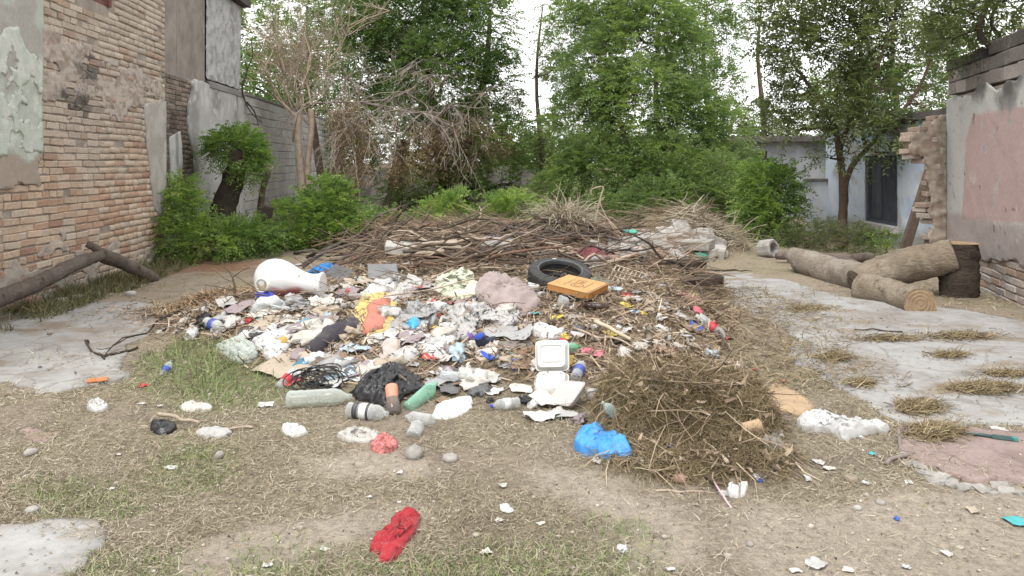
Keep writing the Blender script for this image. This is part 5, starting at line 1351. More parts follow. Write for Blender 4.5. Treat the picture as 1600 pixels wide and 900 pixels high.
drape('paper', 'flat pale paper on the left grass above the black rag', 'paper', [(280, 636), (296, 630), (320, 632), (332, 638), (312, 644), (290, 644)], PAPER, .008, .02, 24, 77, 10, 32)
drape('foil', 'crumpled white foil ball right of the pink straw', 'foil', [(1134, 768), (1142, 758), (1158, 762), (1168, 758), (1164, 772), (1152, 779), (1140, 777)], mat_plastic('white_foil', (.62, .62, .60), .4, .5, .2, .8), .025, .018, 30, 79, 12, 36, anchor='white foil ball')
drape('rag', 'dark grey rag on the right flank of the dry grass heap', 'rag', [(1188, 690), (1200, 678), (1222, 686), (1232, 706), (1214, 710), (1198, 702)], fabric('mud_grey_cloth', (.17, .165, .145)), .04, .025, 20, 81, 12, 36)
drape('blue_bag', 'ultramarine bag scrap left of the toilet bowl opening', 'bag scrap', [(398, 466), (408, 458), (424, 460), (430, 466), (416, 471), (404, 471)], mat_plastic('ultramarine_plastic', (.03, .05, .42), .4, .4, .1), .05, .02, 22, 83, 10, 32)
drape('blue_bag', 'turquoise crumpled bag scrap on the left slope', 'bag scrap', [(464, 508), (470, 498), (484, 498), (494, 506), (486, 514), (472, 514)], mat_plastic('turquoise_plastic', (.05, .30, .42), .4, .4, .2), .05, .02, 22, 85, 10, 32, anchor='turquoise scrap')
drape('blue_bag', 'round sky blue shower cap at the middle of the heap', 'cap', [(629, 510), (636, 498), (648, 494), (659, 502), (656, 514), (642, 520)], mat_plastic('cap_blue_plastic', (.05, .32, .55), .4, .4, .15), .06, .012, 20, 87, 10, 32, anchor='round blue cap')

# ------------------------------------------------------------------ hard things
def lathe_part(name, prof, mat, parent, n=18, axis='x', loc=None, smooth=True):
    V, F = lathe(prof, n, axis); return link(name, pymesh(name, V, F, mat, smooth), parent, loc)
# toilet bowl lying on its side
g = G(452, 463)
tb = thing('toilet_bowl', 'cracked white ceramic toilet bowl lying on its side on the heap', 'toilet'); ANCH.append(('toilet bowl', 452, 440))
prof = [(-.335, .004), (-.33, .06), (-.315, .105), (-.28, .15), (-.22, .185), (-.15, .197), (-.08, .19), (-.01, .165), (.06, .132), (.13, .108), (.20, .098), (.26, .10), (.30, .112), (.325, .125), (.335, .122), (.335, .09)]
V, F = lathe(prof, 30); V = np.array(V); V[:, 1] *= .9
V[:, 2] += .05 * sst(-.05, .3, V[:, 0]) * -1; V[:, 2] += .19
c_ = np.tile([.60, .60, .595], (len(V), 1))
st_ = sst(.3, .7, (V[:, 0] > -.12) * (V[:, 0] < .19) * sst(.165, .09, V[:, 2] + .03 * n3(V, 16, 4)) * sst(.0, -.05, V[:, 1]))
c_ = lerpc(c_, np.array([.36, .09, .085]), st_ * .9)
me = pymesh('ceramic_body', V.tolist(), F, None, True); a_ = me.attributes.new('paint', 'FLOAT_COLOR', 'POINT'); a_.data.foreach_set('color', np.concatenate([c_, np.ones((len(c_), 1))], 1).astype(np.float32).ravel())
me.materials.append(mat_attr('glazed_ceramic', .18, 8, .04, .03, .002, 10, .5)); link('ceramic_body', me, tb)
ho = link('outlet', None, tb, (-.19, -.160, .150)); ho.rotation_euler = (math.radians(84), 0, math.radians(-16))
V, F = [], []
for k in range(24):
    for (rr, zz) in ((.082, -.03), (.082, .022), (.066, .026), (.060, -.01)):
        V.append((rr * math.cos(2 * PI * k / 24), rr * math.sin(2 * PI * k / 24) * .85, zz))
for k in range(24):
    for j in range(3): F.append((k * 4 + j, ((k + 1) % 24) * 4 + j, ((k + 1) % 24) * 4 + j + 1, k * 4 + j + 1))
link('outlet_rim', pymesh('outlet_rim', V, F, mat_plastic('ceramic_edge', (.58, .56, .52), .3, .5, .2), True), ho)
lathe_part('outlet_plug', [(-.02, .062), (.004, .062), (.012, .04), (.006, .02), (.006, .001)], mat_surface('limescale', (.30, .25, .18), .35, 30, .9), ho, 24, 'z')
tb.scale = (.95, .95, .93); put(tb, g.x, g.y, math.radians(-7), -.02, False)
# tyre
g = G(876, 449)
ty = thing('tyre', 'worn black car tyre lying tilted on the heap behind the pizza box', 'tyre'); ANCH.append(('tyre', 876, 440))
prof = [(.195, -.06), (.20, -.085), (.23, -.098), (.27, -.098), (.297, -.085), (.308, -.06), (.31, -.02), (.31, .02), (.308, .06), (.297, .085), (.27, .098), (.23, .098), (.20, .085), (.195, .06), (.21, .04), (.215, 0), (.21, -.04)]
V, F = [], []; n_ = 96; m_ = len(prof)
for k in range(n_):
    for j, (r, z) in enumerate(prof):
        rr = r - (.010 if (5 <= j <= 8 and k % 2 == 0) else 0); V.append((rr * math.cos(2 * PI * k / n_), rr * math.sin(2 * PI * k / n_), z))
for k in range(n_):
    for j in range(m_): F.append((k * m_ + j, ((k + 1) % n_) * m_ + j, ((k + 1) % n_) * m_ + (j + 1) % m_, k * m_ + (j + 1) % m_))
me = pymesh('rubber', V, F, mat_surface('dusty_rubber', (.035, .036, .038), .35, 10, .7, .3, .004, 60, .3, dirt=(.10, .09, .08), dirtamt=.35)); link('rubber', me, ty)
V, F = [], []
for k in range(64):
    for (r, z) in ((.205, .091), (.213, .0985), (.222, .097)): V.append((r * math.cos(2 * PI * k / 64), r * math.sin(2 * PI * k / 64), z + .003))
for k in range(64):
    for j in range(2): F.append((k * 3 + j, ((k + 1) % 64) * 3 + j, ((k + 1) % 64) * 3 + j + 1, k * 3 + j + 1))
link('bead_ring', pymesh('bead_ring', V, F, mat_surface('bead_rubber', (.06, .062, .066), .2, 10, .5, .1, spec=.4), True), ty)
mb = MB(); mb.box(-.02, .02, .232, .246, .0985, .1005); mb.build('wall_mark', PAPER, ty)
put(ty, g.x, g.y + .16, .2, .05, False, roll=math.radians(17))
# pizza box
g = G(905, 478)
pb_ = thing('pizza_box', 'closed orange brown pizza box with a faint black print before the tyre', 'box'); ANCH.append(('pizza box', 905, 462))
OB = mat_surface('orange_card', (.40, .185, .06), .12, 10, .8, .15, spec=.2); OT = mat_surface('tan_card_print', (.44, .255, .11), .15, 9, .8, .15, spec=.2)
mb = MB(); mb.box(-.20, .20, -.20, .20, 0, .052); mb.build('tray', OB, pb_, bevel=.003)
mb = MB(); mb.box(-.203, .203, -.203, .203, .0525, .060); mb.build('lid', OT, pb_, bevel=.002)
INK = mat_surface('faded_black_ink', (.07, .055, .045), .3, 20, .9, .0)
def stroke(pts, w_=.006, z=.0612):
    V, F = [], []
    for i, (x, y) in enumerate(pts):
        x0, y0 = pts[max(i - 1, 0)]; x1, y1 = pts[min(i + 1, len(pts) - 1)]; l_ = math.hypot(x1 - x0, y1 - y0) + 1e-9
        nx, ny = -(y1 - y0) / l_ * w_ / 2, (x1 - x0) / l_ * w_ / 2; V += [(x + nx, y + ny, z), (x - nx, y - ny, z)]
    for i in range(len(pts) - 1): F.append((2 * i, 2 * i + 1, 2 * i + 3, 2 * i + 2))
    return V, F
ci = [(-.06 + .055 * math.cos(a), -.02 + .055 * math.sin(a)) for a in np.linspace(0, 2 * PI, 25)]
pr = MB()
for pts in (ci, [(-.06 + .03 * math.cos(a), -.02 + .028 * math.sin(a)) for a in np.linspace(.4, 4.8, 14)], [(.01, -.03), (.12, -.03), (.12, .03), (.01, .03), (.01, -.03)], [(.03, .0), (.10, .0)], [(.03, -.015), (.09, -.015)], [(-.13, .06), (-.10, .09), (-.03, .075), (.04, .09), (.1, .07)], [(-.11, -.10), (.0, -.10), (.11, -.095)]): pr.add(*stroke(pts))
pr.build('print', INK, pb_)
put(pb_, g.x + .01, g.y + .26, math.radians(58), -.01, False, roll=0, pitch=0); pb_.rotation_euler = (Matrix.Rotation(math.radians(7), 4, 'X') @ Matrix.Rotation(math.radians(4), 4, 'Y') @ Matrix.Rotation(math.radians(58), 4, 'Z')).to_euler(); pb_.location.z = h1(g.x, g.y + .26) + .06
# foam clamshell
def rrect(w_, d_, r, n=5):
    out = []
    for (cx, cy, a0) in ((w_ / 2 - r, d_ / 2 - r, 0), (-w_ / 2 + r, d_ / 2 - r, 90), (-w_ / 2 + r, -d_ / 2 + r, 180), (w_ / 2 - r, -d_ / 2 + r, 270)):
        for k in range(n): a = math.radians(a0 + 90 * k / (n - 1)); out.append((cx + r * math.cos(a), cy + r * math.sin(a)))
    return out
def loft(secs):
    V, F = [], []; n = len(secs[0][0])
    for (pts, z) in secs: V += [(x, y, z) for x, y in pts]
    for i in range(len(secs) - 1):
        for k in range(n): F.append((i * n + k, i * n + (k + 1) % n, (i + 1) * n + (k + 1) % n, (i + 1) * n + k))
    F.append(tuple(range(n))[::-1]); F.append(tuple((len(secs) - 1) * n + k for k in range(n)))
    return V, F
def foam_half(name, parent, mat, w_=.225, d_=.2, h=.045):
    s = [(rrect(w_, d_, .03), 0), (rrect(w_, d_, .03), .006), (rrect(w_ - .014, d_ - .014, .026), .008), (rrect(w_ - .045, d_ - .045, .03), h), (rrect(w_ - .075, d_ - .075, .02), h), (rrect(w_ - .085, d_ - .085, .02), h - .008), (rrect(w_ - .10, d_ - .10, .02), h - .008), (rrect(w_ - .115, d_ - .115, .015), h - .001)]
    V, F = loft(s); return link(name, pymesh(name, V, F, mat, False), parent)
g = G(862, 614)
fb = thing('foam_box', 'open white foam takeaway box with embossed lid on the front slope', 'food box'); ANCH.append(('foam takeaway box', 866, 594))
lo = foam_half('tray', fb, FOAM); hi = foam_half('lid', fb, FOAM); hi.location = (.0, .195, .075); hi.rotation_euler = (math.radians(42), 0, 0)
put(fb, g.x, g.y + .06, math.radians(-8), .01, False); fb.rotation_euler = (math.radians(26), math.radians(-4), math.radians(-10))
# three compartment tray
g = G(885, 640)
ft = thing('foam_tray', 'grey white compartment tray tipped up at the front of the heap', 'tray'); ANCH.append(('compartment tray', 888, 632))
s = [(rrect(.24, .19, .03), .03), (rrect(.215, .165, .03), .0), (rrect(.21, .16, .03), .004), (rrect(.232, .182, .03), .033)]
V, F = loft(s); F = F[:-2] + [F[-2]]
Fi = [f for f in F]
n_ = len(s[0][0]); Fi.append(tuple(2 * n_ + k for k in range(n_)))
link('tray_shell', pymesh('tray_shell', V, Fi, FOAMG, False), ft)
for bx in ((-.1, .105, -.008, .008), (-.012, .004, .008, .082)):
    mb = MB(); mb.hexa([(bx[0], bx[2], .004), (bx[1], bx[2], .004), (bx[1], bx[3], .004), (bx[0], bx[3], .004), (bx[0] + .004, bx[2] + .004, .028), (bx[1] - .004, bx[2] + .004, .028), (bx[1] - .004, bx[3] - .004, .028), (bx[0] + .004, bx[3] - .004, .028)]); mb.build('divider', FOAMG, ft)
put(ft, g.x + .02, g.y + .08, math.radians(-58), .05, False); ft.rotation_euler = (math.radians(38), math.radians(-10), math.radians(-55))
# bottles
BP = [(-.5, .30), (-.495, .80), (-.47, .97), (-.42, 1.0), (-.36, .93), (-.30, 1.0), (-.24, .93), (-.19, 1.0), (-.17, .97), (.08, .97), (.11, .93), (.16, 1.0), (.24, .98), (.31, .82), (.37, .52), (.41, .32), (.43, .29), (.44, .36), (.455, .36), (.457, .29), (.49, .28)]
def bottle(px, py, label, L, R, mat, yaw, cap=None, band=None, group=None, pitch=0, name='plastic_bottle', sink=.0, anchor=None, cat='bottle'):
    L, R = L * .87, R * .87
    o = thing(name, label, cat, group=group)
    V, F = lathe([(a * L, r * R) for a, r in BP], 16)
    V = np.array(V); rsn = np.random.default_rng(int(px * 7 + py)); V[:, 1:] *= (1 + .08 * n3(V / R, .9, int(px) % 50, 2))[:, None]
    link('body', pymesh('body', V.tolist(), F, mat, True), o)
    if cap: lathe_part('cap', [(.485 * L, .30 * R), (.485 * L, .36 * R), (.545 * L, .35 * R), (.548 * L, .2 * R)], cap, o, 14)
    if band: lathe_part('label_band', [(-.17 * L, 1.005 * R), (-.168 * L, 1.05 * R), (.075 * L, 1.05 * R), (.078 * L, 1.005 * R)], band, o, 16)
    g = G(px, py); put(o, g.x, g.y, yaw, R * .8 - sink, True, pitch=pitch)
    if anchor: ANCH.append((anchor, px, py))
    return o
PET = mat_clear('clear_bottle_plastic', (.70, .74, .74), .72, .12); PETG = mat_clear('green_bottle_plastic', (.30, .58, .44), .55, .12); PETB = mat_clear('brown_bottle_glass', (.05, .022, .015), .12, .08); CAPR = mat_plastic('red_cap', (.5, .03, .03)); CAPB = mat_plastic('blue_cap', (.03, .07, .5)); CAPW = mat_plastic('white_cap', (.62, .62, .62)); CAPG = mat_plastic('green_cap', (.05, .3, .12))
LBK = mat_plastic('black_white_label', (.05, .05, .055), .5); LBL = mat_plastic('blue_label', (.05, .09, .36), .5); LRED = mat_plastic('red_label', (.45, .03, .05), .5); LWH = mat_plastic('white_label', (.58, .58, .58), .5); LPU = mat_plastic('purple_label', (.12, .05, .25), .5)
bottle(500, 634, 'large cloudy empty bottle lying in the grass left of the black bag', .46, .062, mat_clear('cloudy_bottle_plastic', (.62, .66, .62), .6, .25), math.radians(4), None, None, anchor='large cloudy bottle')
b_ = bottle(575, 653, 'clear bottle with a black and white label lying before the black bag', .30, .052, PET, math.radians(-14), None, LWH, anchor='black labelled bottle')
lathe_part('neck_band', [(-.33 * .26, .0457), (-.329 * .26, .0475), (-.22 * .26, .0475), (-.219 * .26, .0457)], LBK, b_, 16); lathe_part('print_block', [(.0 * .26, .0483), (.0005 * .26, .0486), (.065 * .26, .0486), (.066 * .26, .0483)], LBK, b_, 16)
bottle(660, 628, 'green plastic bottle standing half buried right of the black bag', .30, .05, PETG, math.radians(48), None, None, pitch=math.radians(-18), anchor='green bottle')
bottle(335, 515, 'clear bottle with a blue label on the left slope of the heap', .28, .05, mat_clear('milky_bottle_plastic', (.6, .62, .6), .3, .2), math.radians(-38), None, LBL, anchor='blue labelled bottle')
bottle(715, 598, 'clear crushed bottle with a blue cap behind the green bottle', .26, .045, PET, math.radians(-6), CAPB, None, anchor='blue capped bottle')
bottle(260, 582, 'small upright clear bottle with a blue label in the green grass', .17, .032, PET, math.radians(80), None, LBL, pitch=math.radians(-35))
bottle(930, 484, 'dark brown glass bottle under the pizza box', .26, .038, PETB, math.radians(175), None, None, name='glass_bottle')
bottle(1115, 520, 'crushed clear bottle with a red label on the right slope', .30, .05, PET, math.radians(-40), CAPR, LRED)
bottle(735, 533, 'clear bottle with a purple label left of the navy boot', .18, .035, PET, math.radians(30), None, LPU)
bottle(905, 585, 'clear bottle behind the foam takeaway box', .24, .042, PET, math.radians(70), None, LBL)
bottle(680, 480, 'clear bottle with a red cap below the pale yellow shirt', .26, .042, PET, math.radians(-60), CAPR, LRED)
bottle(790, 640, 'small clear bottle with a blue cap right of the white foam sheet', .2, .04, PET, math.radians(200), CAPB, LWH)
bottle(655, 662, 'clear bottle lying on the dirt below the green bottle', .22, .042, PET, math.radians(150), None, None)
bottle(650, 680, 'small clear cup shaped bottle on the dirt above the rounded stone', .12, .045, PET, math.radians(70), None, None, pitch=math.radians(-30))
bottle(890, 552, 'pale green crushed bottle right of the red wrapper', .16, .045, PETG, math.radians(20), None, None)
bottle(960, 660, 'clear glass bottle standing between the blue bag and the grass heap', .22, .032, mat_clear('pale_green_glass', (.5, .62, .55), .5, .06), math.radians(95), None, None, pitch=math.radians(-62), name='glass_bottle')
bottle(560, 470, 'clear crushed bottle behind the yellow cloth', .2, .042, PET, math.radians(35), CAPW, None)
bottle(450, 600, 'clear bottle with a red label at the left foot of the heap', .22, .045, PET, math.radians(60), None, LRED, pitch=math.radians(-20))
bottle(1290, 665, 'flat clear bottle inside the plastic wrap on the right', .26, .04, PET, math.radians(-12), None, LWH)
# jar with orange tube
g = G(615, 648)
jr = thing('jar', 'dark glass jar holding a salmon coloured tube before the black bag', 'jar')
lathe_part('glass', [(0, .038), (.005, .042), (.08, .042), (.09, .036), (.11, .036), (.112, .03)], mat_clear('smoky_jar_glass', (.20, .17, .15), .3, .1), jr, 18, 'z'); lathe_part('tube_body', [(.06, .03), (.07, .034), (.17, .04), (.185, .036), (.19, .01)], mat_plastic('salmon_tube', (.52, .25, .17), .5, .3, .15), jr, 18, 'z')
put(jr, g.x, g.y, .3, 0, False); jr.rotation_euler = (math.radians(-42), math.radians(-14), 0)
# clear cups
for (px, py, r, h_, lab, m_) in ((886, 482, .055, .06, 'round clear plastic cup below the pizza box', PET), (920, 630, .05, .11, 'cloudy plastic cup beside the compartment tray', mat_clear('cloudy_cup', (.6, .56, .54), .35, .3)), (842, 458, .045, .1, 'grey white beaker left of the pizza box', mat_plastic('grey_beaker', (.45, .47, .48), .4)), (800, 455, .04, .08, 'small clear tumbler on the mauve blanket edge', PET), (1160, 690 - 8, .035, .09, 'brown cardboard tube lying on the dry grass heap', CARD)):
    g = G(px, py); o = thing('cup' if 'tube' not in lab else 'cardboard_tube', lab, 'cup' if 'tube' not in lab else 'tube')
    lathe_part('wall', [(0, r * .75), (.004, r * .8), (h_, r), (h_ + .003, r * .97), (.01, r * .76), (.008, .001)], m_, o, 20, 'z')
    lathe_part('rim', [(h_ - .004, r * 1.0), (h_ - .002, r * 1.05), (h_ + .004, r * 1.05), (h_ + .005, r * .99)], m_, o, 20, 'z')
    put(o, g.x, g.y, 0, r * .9, False); o.rotation_euler = (Matrix.Rotation(math.radians(random.uniform(-50, 30)), 4, 'Z') @ Matrix.Rotation(math.radians(random.choice([-82, 84])), 4, 'Y')).to_euler()
# navy boot
g = G(757, 543)
bt = thing('boot', 'dark navy boot with a blue lining standing on the heap', 'boot'); ANCH.append(('navy boot', 757, 528))
secs = []
for (cx, cy, lx, ly, z) in ((.02, 0, .20, .08, 0), (.02, 0, .205, .085, .012), (.02, 0, .195, .08, .03), (.0, 0, .15, .076, .055), (-.03, 0, .10, .07, .08), (-.035, 0, .092, .07, .12), (-.035, 0, .1, .078, .17), (-.035, 0, .096, .074, .171), (-.035, 0, .085, .062, .15), (-.035, 0, .08, .056, .09)):
    secs.append(([(cx + lx * .5 * math.cos(a) * (1 + .12 * math.cos(a)), cy + ly * .5 * math.sin(a)) for a in np.linspace(0, 2 * PI, 20, endpoint=False)], z))
V, F = loft(secs[:8]); link('upper', pymesh('upper', V, F[:-1], mat_surface('navy_leather', (.022, .026, .05), .3, 14, .5, .3, spec=.35), True), bt)
V, F = loft(secs[7:]); link('lining', pymesh('lining', V, F, fabric('blue_lining', (.03, .06, .30)), True), bt)
V, F = loft([(secs[0][0], -.004), (secs[1][0], .014)]); V = [(x * 1.03, y * 1.05, z) for x, y, z in V]; link('sole', pymesh('sole', V, F, mat_surface('black_sole', (.02, .02, .02), .2, 10), False), bt)
put(bt, g.x, g.y, math.radians(200), .0, False); bt.rotation_euler = (math.radians(20), math.radians(-24), math.radians(35)); bt.scale = (.85, .85, .72)
# clump of black wire
g = G(490, 610)
wr = thing('wire_clump', 'clump of tangled black wire left of the black bag', 'wire', g); mb = MB(); rs = random.Random(5)
for k in range(16):
    c_ = Vector((rs.gauss(0, .05), rs.gauss(0, .035), .03 + rs.random() * .05)); R_ = rs.uniform(.05, .10); ax = rs.uniform(-.7, .7); pts = []
    for a in np.linspace(0, rs.uniform(4, 7), 18): pts.append(c_ + Vector((R_ * math.cos(a) * 1.3, R_ * math.sin(a) * .8, R_ * math.sin(a + ax) * .5 + .02)))
    mb.add(*tube(pts, [.004] * 18, 5, 0, False))
mb.build('strands', mat_plastic('black_wire', (.02, .02, .02), .5, .3, .2), wr, True)
# crate grid
g = G(978, 440)
cg = thing('plastic_grid', 'broken cream plastic crate grid on the right shoulder of the heap', 'crate'); CG = mat_plastic('cream_plastic', (.44, .38, .29), .6)
for i in range(8):
    mb = MB(); mb.box(-.16 + i * .045, -.15 + i * .045, -.11, .11, 0, .012); mb.build('slat', CG, cg)
for i in range(4):
    mb = MB(); mb.box(-.163, .168, -.112 + i * .073, -.104 + i * .073, .0125, .022); mb.build('cross_bar', CG, cg)
put(cg, g.x, g.y, math.radians(-35), .03, True); cg.rotation_euler = (math.radians(38), math.radians(12), math.radians(-30))
# small single things: straw, brush handle, bent pipe, caps
def stick(px0, py0, px1, py1, r, mat, name, label, cat, sag=0.0, lift=.0, bend=.03, n=5, tip=.7, group=None):
    a, b = G(px0, py0), G(px1, py1); a.z += r + lift; b.z += r + lift
    rs_ = random.Random(int(px0 * 3 + py0)); P = wander(a, b, rs_, n, bend)
    for p in P: p.z = max(p.z, h1(p.x, p.y) + r * .5)
    P = catmull(P, 3); o = thing(name, label, cat, a, group); mb = MB()
    mb.add(*tube([p - a for p in P], interp([r, r * tip], len(P)), 7, .0 if 'straw' in name else .08)); mb.build('shaft', mat, o, True); return o
stick(1109, 744, 1143, 797, .0045, mat_plastic('pink_straw', (.56, .40, .42), .4), 'drinking_straw', 'long pinkish drinking straw on the dirt by the dry grass', 'straw', bend=.002, tip=1.0)
g = G(1550, 687)
br_ = thing('brush', 'dark teal plastic brush handle lying on the pink floor', 'brush')
TEAL = mat_plastic('dark_teal_plastic', (.03, .075, .075), .4, .4, .2)
mb = MB(); mb.add(*tube([Vector((-.13, 0, .012)), Vector((-.06, .004, .016)), Vector((0, 0, .014))], [.006, .009, .01], 8)); mb.build('handle', TEAL, br_, True)
V, F = loft([(rrect(.10, .03, .012), .004), (rrect(.11, .036, .014), .012), (rrect(.10, .03, .012), .024)]); link('head', pymesh('head', V, F, TEAL), br_, (.05, 0, 0))
mb = MB(); mb.box(.09, .118, -.014, .014, .010, .0255); mb.build('tip', mat_plastic('teal_light_plastic', (.06, .22, .22)), br_)
put(br_, g.x, g.y, math.radians(-24), 0, False)
o = stick(1385, 728, 1402, 672, .011, mat_surface('grey_hose', (.22, .18, .165), .25, 12, .8), 'bent_hose', 'bent grey brown hose piece at the edge of the pink floor', 'hose', bend=.10)
stick(247, 658, 312, 672, .012, BARKP, 'stick', 'pale stick lying over the black rag', 'stick', lift=.03)
stick(322, 676, 395, 670, .008, BARKP, 'stick', 'thin pale stick right of the whitish torn bag', 'stick')
stick(137, 534, 163, 563, .010, BARKD, 'twig', 'dark bent twig on the edge of the left concrete floor', 'twig', bend=.05)
stick(160, 560, 215, 545, .012, BARKD, 'twig', 'dark twig joining the left concrete to the grass', 'twig')
stick(1410, 640 - 120, 1335, 516, .008, BARKD, 'twig', 'small dark twig alone on the right concrete floor', 'twig')
stick(1023, 770, 1118, 775, .006, BARKP, 'stick', 'straight straw coloured stick below the dry grass heap', 'stick')
stick(930, 516, 985, 545, .018, mat_surface('pale_lath', (.45, .38, .28), .2, 10), 'wood_lath', 'pale split lath sticking out right of the white bag', 'lath', lift=.05, bend=.01)
stick(895, 520, 990, 552, .009, BARKP, 'stick', 'thin bent stick beside the pale lath', 'stick', lift=.03)
stick(600, 482, 775, 447, .008, BARKP, 'cane', 'thin bent cane lying across the shirt and blanket', 'cane', lift=.10, bend=.02)
stick(1085, 445, 1140, 560, .011, GREYLOG, 'branch', 'grey branch running down the right flank of the heap', 'branch', lift=.05, bend=.015)
stick(860, 340, 845, 362, .012, BARKP, 'stick', 'pale stick poking out of the dry reeds', 'stick')
# ------------------------------------------------------------------ stones, rubble, litter
def stone_mesh(name, k, sub=2, flat=.7, rough=.22, boxy=0.0, mat=None):
    V, F = ICO[sub]; V = V.copy()
    if boxy: V = np.sign(V) * np.abs(V) ** (1 - boxy); V /= np.abs(V).max()
    V = V * (1 + rough * n3(V, 1.1, k, 3))[:, None]
    V[:, 2] *= flat
    return npmesh(name, V, F, mat, False)
ST_G = mat_surface('grey_stone', (.30, .28, .255), .3, 18, .95, .6, .01, 60); ST_C = mat_surface('broken_concrete', (.33, .315, .295), .3, 12, .95, .8, .015, 50, .1, dirt=(.2, .16, .12)); ST_W = mat_surface('whitish_rubble', (.39, .375, .35), .25, 12, .95, .6, .012, 50, .1, dirt=(.3, .25, .2)); ST_P = mat_surface('pinkish_brick_rubble', (.34, .225, .18), .3, 12, .95, .6, .012, 50, .1)
def near(px, py, own=None):
    c = sorted(ANCH, key=lambda a: (a[1] - px) ** 2 + ((a[2] - py) * 1.6) ** 2)
    a = c[0]; dx, dy = px - a[1], (py - a[2]) * 1.6
    rel = ('right of' if dx > 0 else 'left of') if abs(dx) > abs(dy) else ('in front of' if dy > 0 else 'behind')
    return rel, a[0]
def stone(px, py, r, label, mat, k, flat=.75, boxy=0.0, cat='stone', name='stone', yaw=None):
    g = G(px, py); o = tag(link(name, stone_mesh(name, k, 3 if r > .05 else 2, flat, .2, boxy, mat)), label, cat)
    o.scale = (r, r * .85, r); put(o, g.x, g.y, random.uniform(0, 6) if yaw is None else yaw, r * flat * .45, False); return o
stone(647, 716, .05, 'rounded grey stone on the dirt below the green bottle', ST_G, 3, .85); ANCH.append(('rounded grey stone', 647, 712))
stone(703, 720, .045, 'pale flatter stone right of the rounded grey stone', ST_G, 4, .6)
stone(343, 715, .028, 'small grey stone on the left straw', ST_G, 5)
stone(50, 799, .03, 'flat pale stone above the near concrete corner', ST_W, 6, .5)
stone(188 - 140, 710, .035, 'grey lump beside the pink patch of floor', ST_G, 16, .6)
stone(1172, 853, .017, 'small oval pinkish stone on the right dirt', ST_G, 7, .55)
stone(1340, 797, .02, 'small pale stone above the blue bottle cap', ST_W, 8, .6)
stone(1375, 788, .024, 'smooth grey stone right of the pale stone', ST_G, 9, .5)
stone(1062, 752, .035, 'pinkish broken brick at the foot of the dry grass heap', ST_P, 10, .5, .5, 'brick', 'brick_piece')
stone(1330, 754, .03, 'weathered wooden chunk beside a white scrap on the right', mat_surface('grey_wood_chunk', (.24, .2, .155), .3, 20), 11, .6, .6, 'wood', 'wood_chunk')
stone(50, 478, .10, 'pinkish brick lump under the leaning branch', ST_P, 12, .7, .4, 'rubble', 'rubble_piece')
for i, (px, py, r, lab) in enumerate([(70, 472, .09, 'pale concrete lump right of the pinkish brick lump'), (95, 474, .07, 'small concrete lump under the leaning branch'), (35, 470, .10, 'grey concrete lump half behind the pinkish brick lump'), (120, 468, .06, 'whitish stone at the edge of the left floor'), (150, 462, .05, 'little whitish stone near the brick wall foot'), (205, 462, .06, 'low grey stone near the wall corner')]):
    stone(px, py, r, lab, ST_W if i % 2 else ST_C, 20 + i, .6, .35, 'rubble', 'rubble_piece')
# rubble heap right behind the branches
rs = random.Random(21); RM = [ST_C, ST_W, ST_P, ST_C, ST_G]; rub = []
for i in range(10):
    mb = MB(); q_ = random.Random(i + 60); j = lambda: q_.uniform(-.32, .32); hz = q_.uniform(.45, .8)
    mb.hexa([(x + j(), y + j(), z * hz + j() * .5) for z in (-1, 1) for (x, y) in ((-1, -1), (1, -1), (1, 1), (-1, 1))])
    me = pymesh('rubble_piece', mb.V, mb.F, ST_C); bm = bmesh.new(); bm.from_mesh(me); bmesh.ops.recalc_face_normals(bm, faces=bm.faces)
    bmesh.ops.bevel(bm, geom=list(bm.edges), offset=.12, segments=1, affect='EDGES'); bmesh.ops.triangulate(bm, faces=bm.faces)
    for v in bm.verts: v.co += Vector((q_.gauss(0, .04), q_.gauss(0, .04), q_.gauss(0, .04)))
    bm.to_mesh(me); bm.free(); rub.append(me)
nr = 0
while nr < 95:
    px, py = rs.uniform(935, 1135), rs.uniform(360, 412)
    if sdpoly(np.array([px]), np.array([py]), [(930, 395), (960, 378), (1010, 368), (1060, 358), (1100, 365), (1130, 385), (1135, 405), (1080, 412), (1000, 410), (950, 408)])[0] < 0: continue
    nr += 1; g = G(px, py); r = rs.choice([.05, .07, .08, .10, .14]) * rs.uniform(.75, 1.15); m_ = rs.choice(RM)
    o = link('rubble_piece', rub[nr % 10]); o.material_slots[0].link = 'OBJECT'; o.material_slots[0].material = m_; o.scale = (r * rs.uniform(.9, 1.4), r, r)
    kd = {ST_C.name: 'grey concrete', ST_W.name: 'whitish plaster', ST_P.name: 'pinkish brick', ST_G.name: 'dull stone'}[m_.name]
    put(o, g.x, g.y, rs.uniform(0, 6), r * .25, True, roll=rs.uniform(-.5, .5)); tag(o, f'{"big" if r > .13 else ("small" if r < .075 else "broken")} {kd} lump {"high" if py < 380 else "low"} on the {"left" if px < 1010 else "right"} of the rubble heap', 'rubble', 'rubble heap lumps')
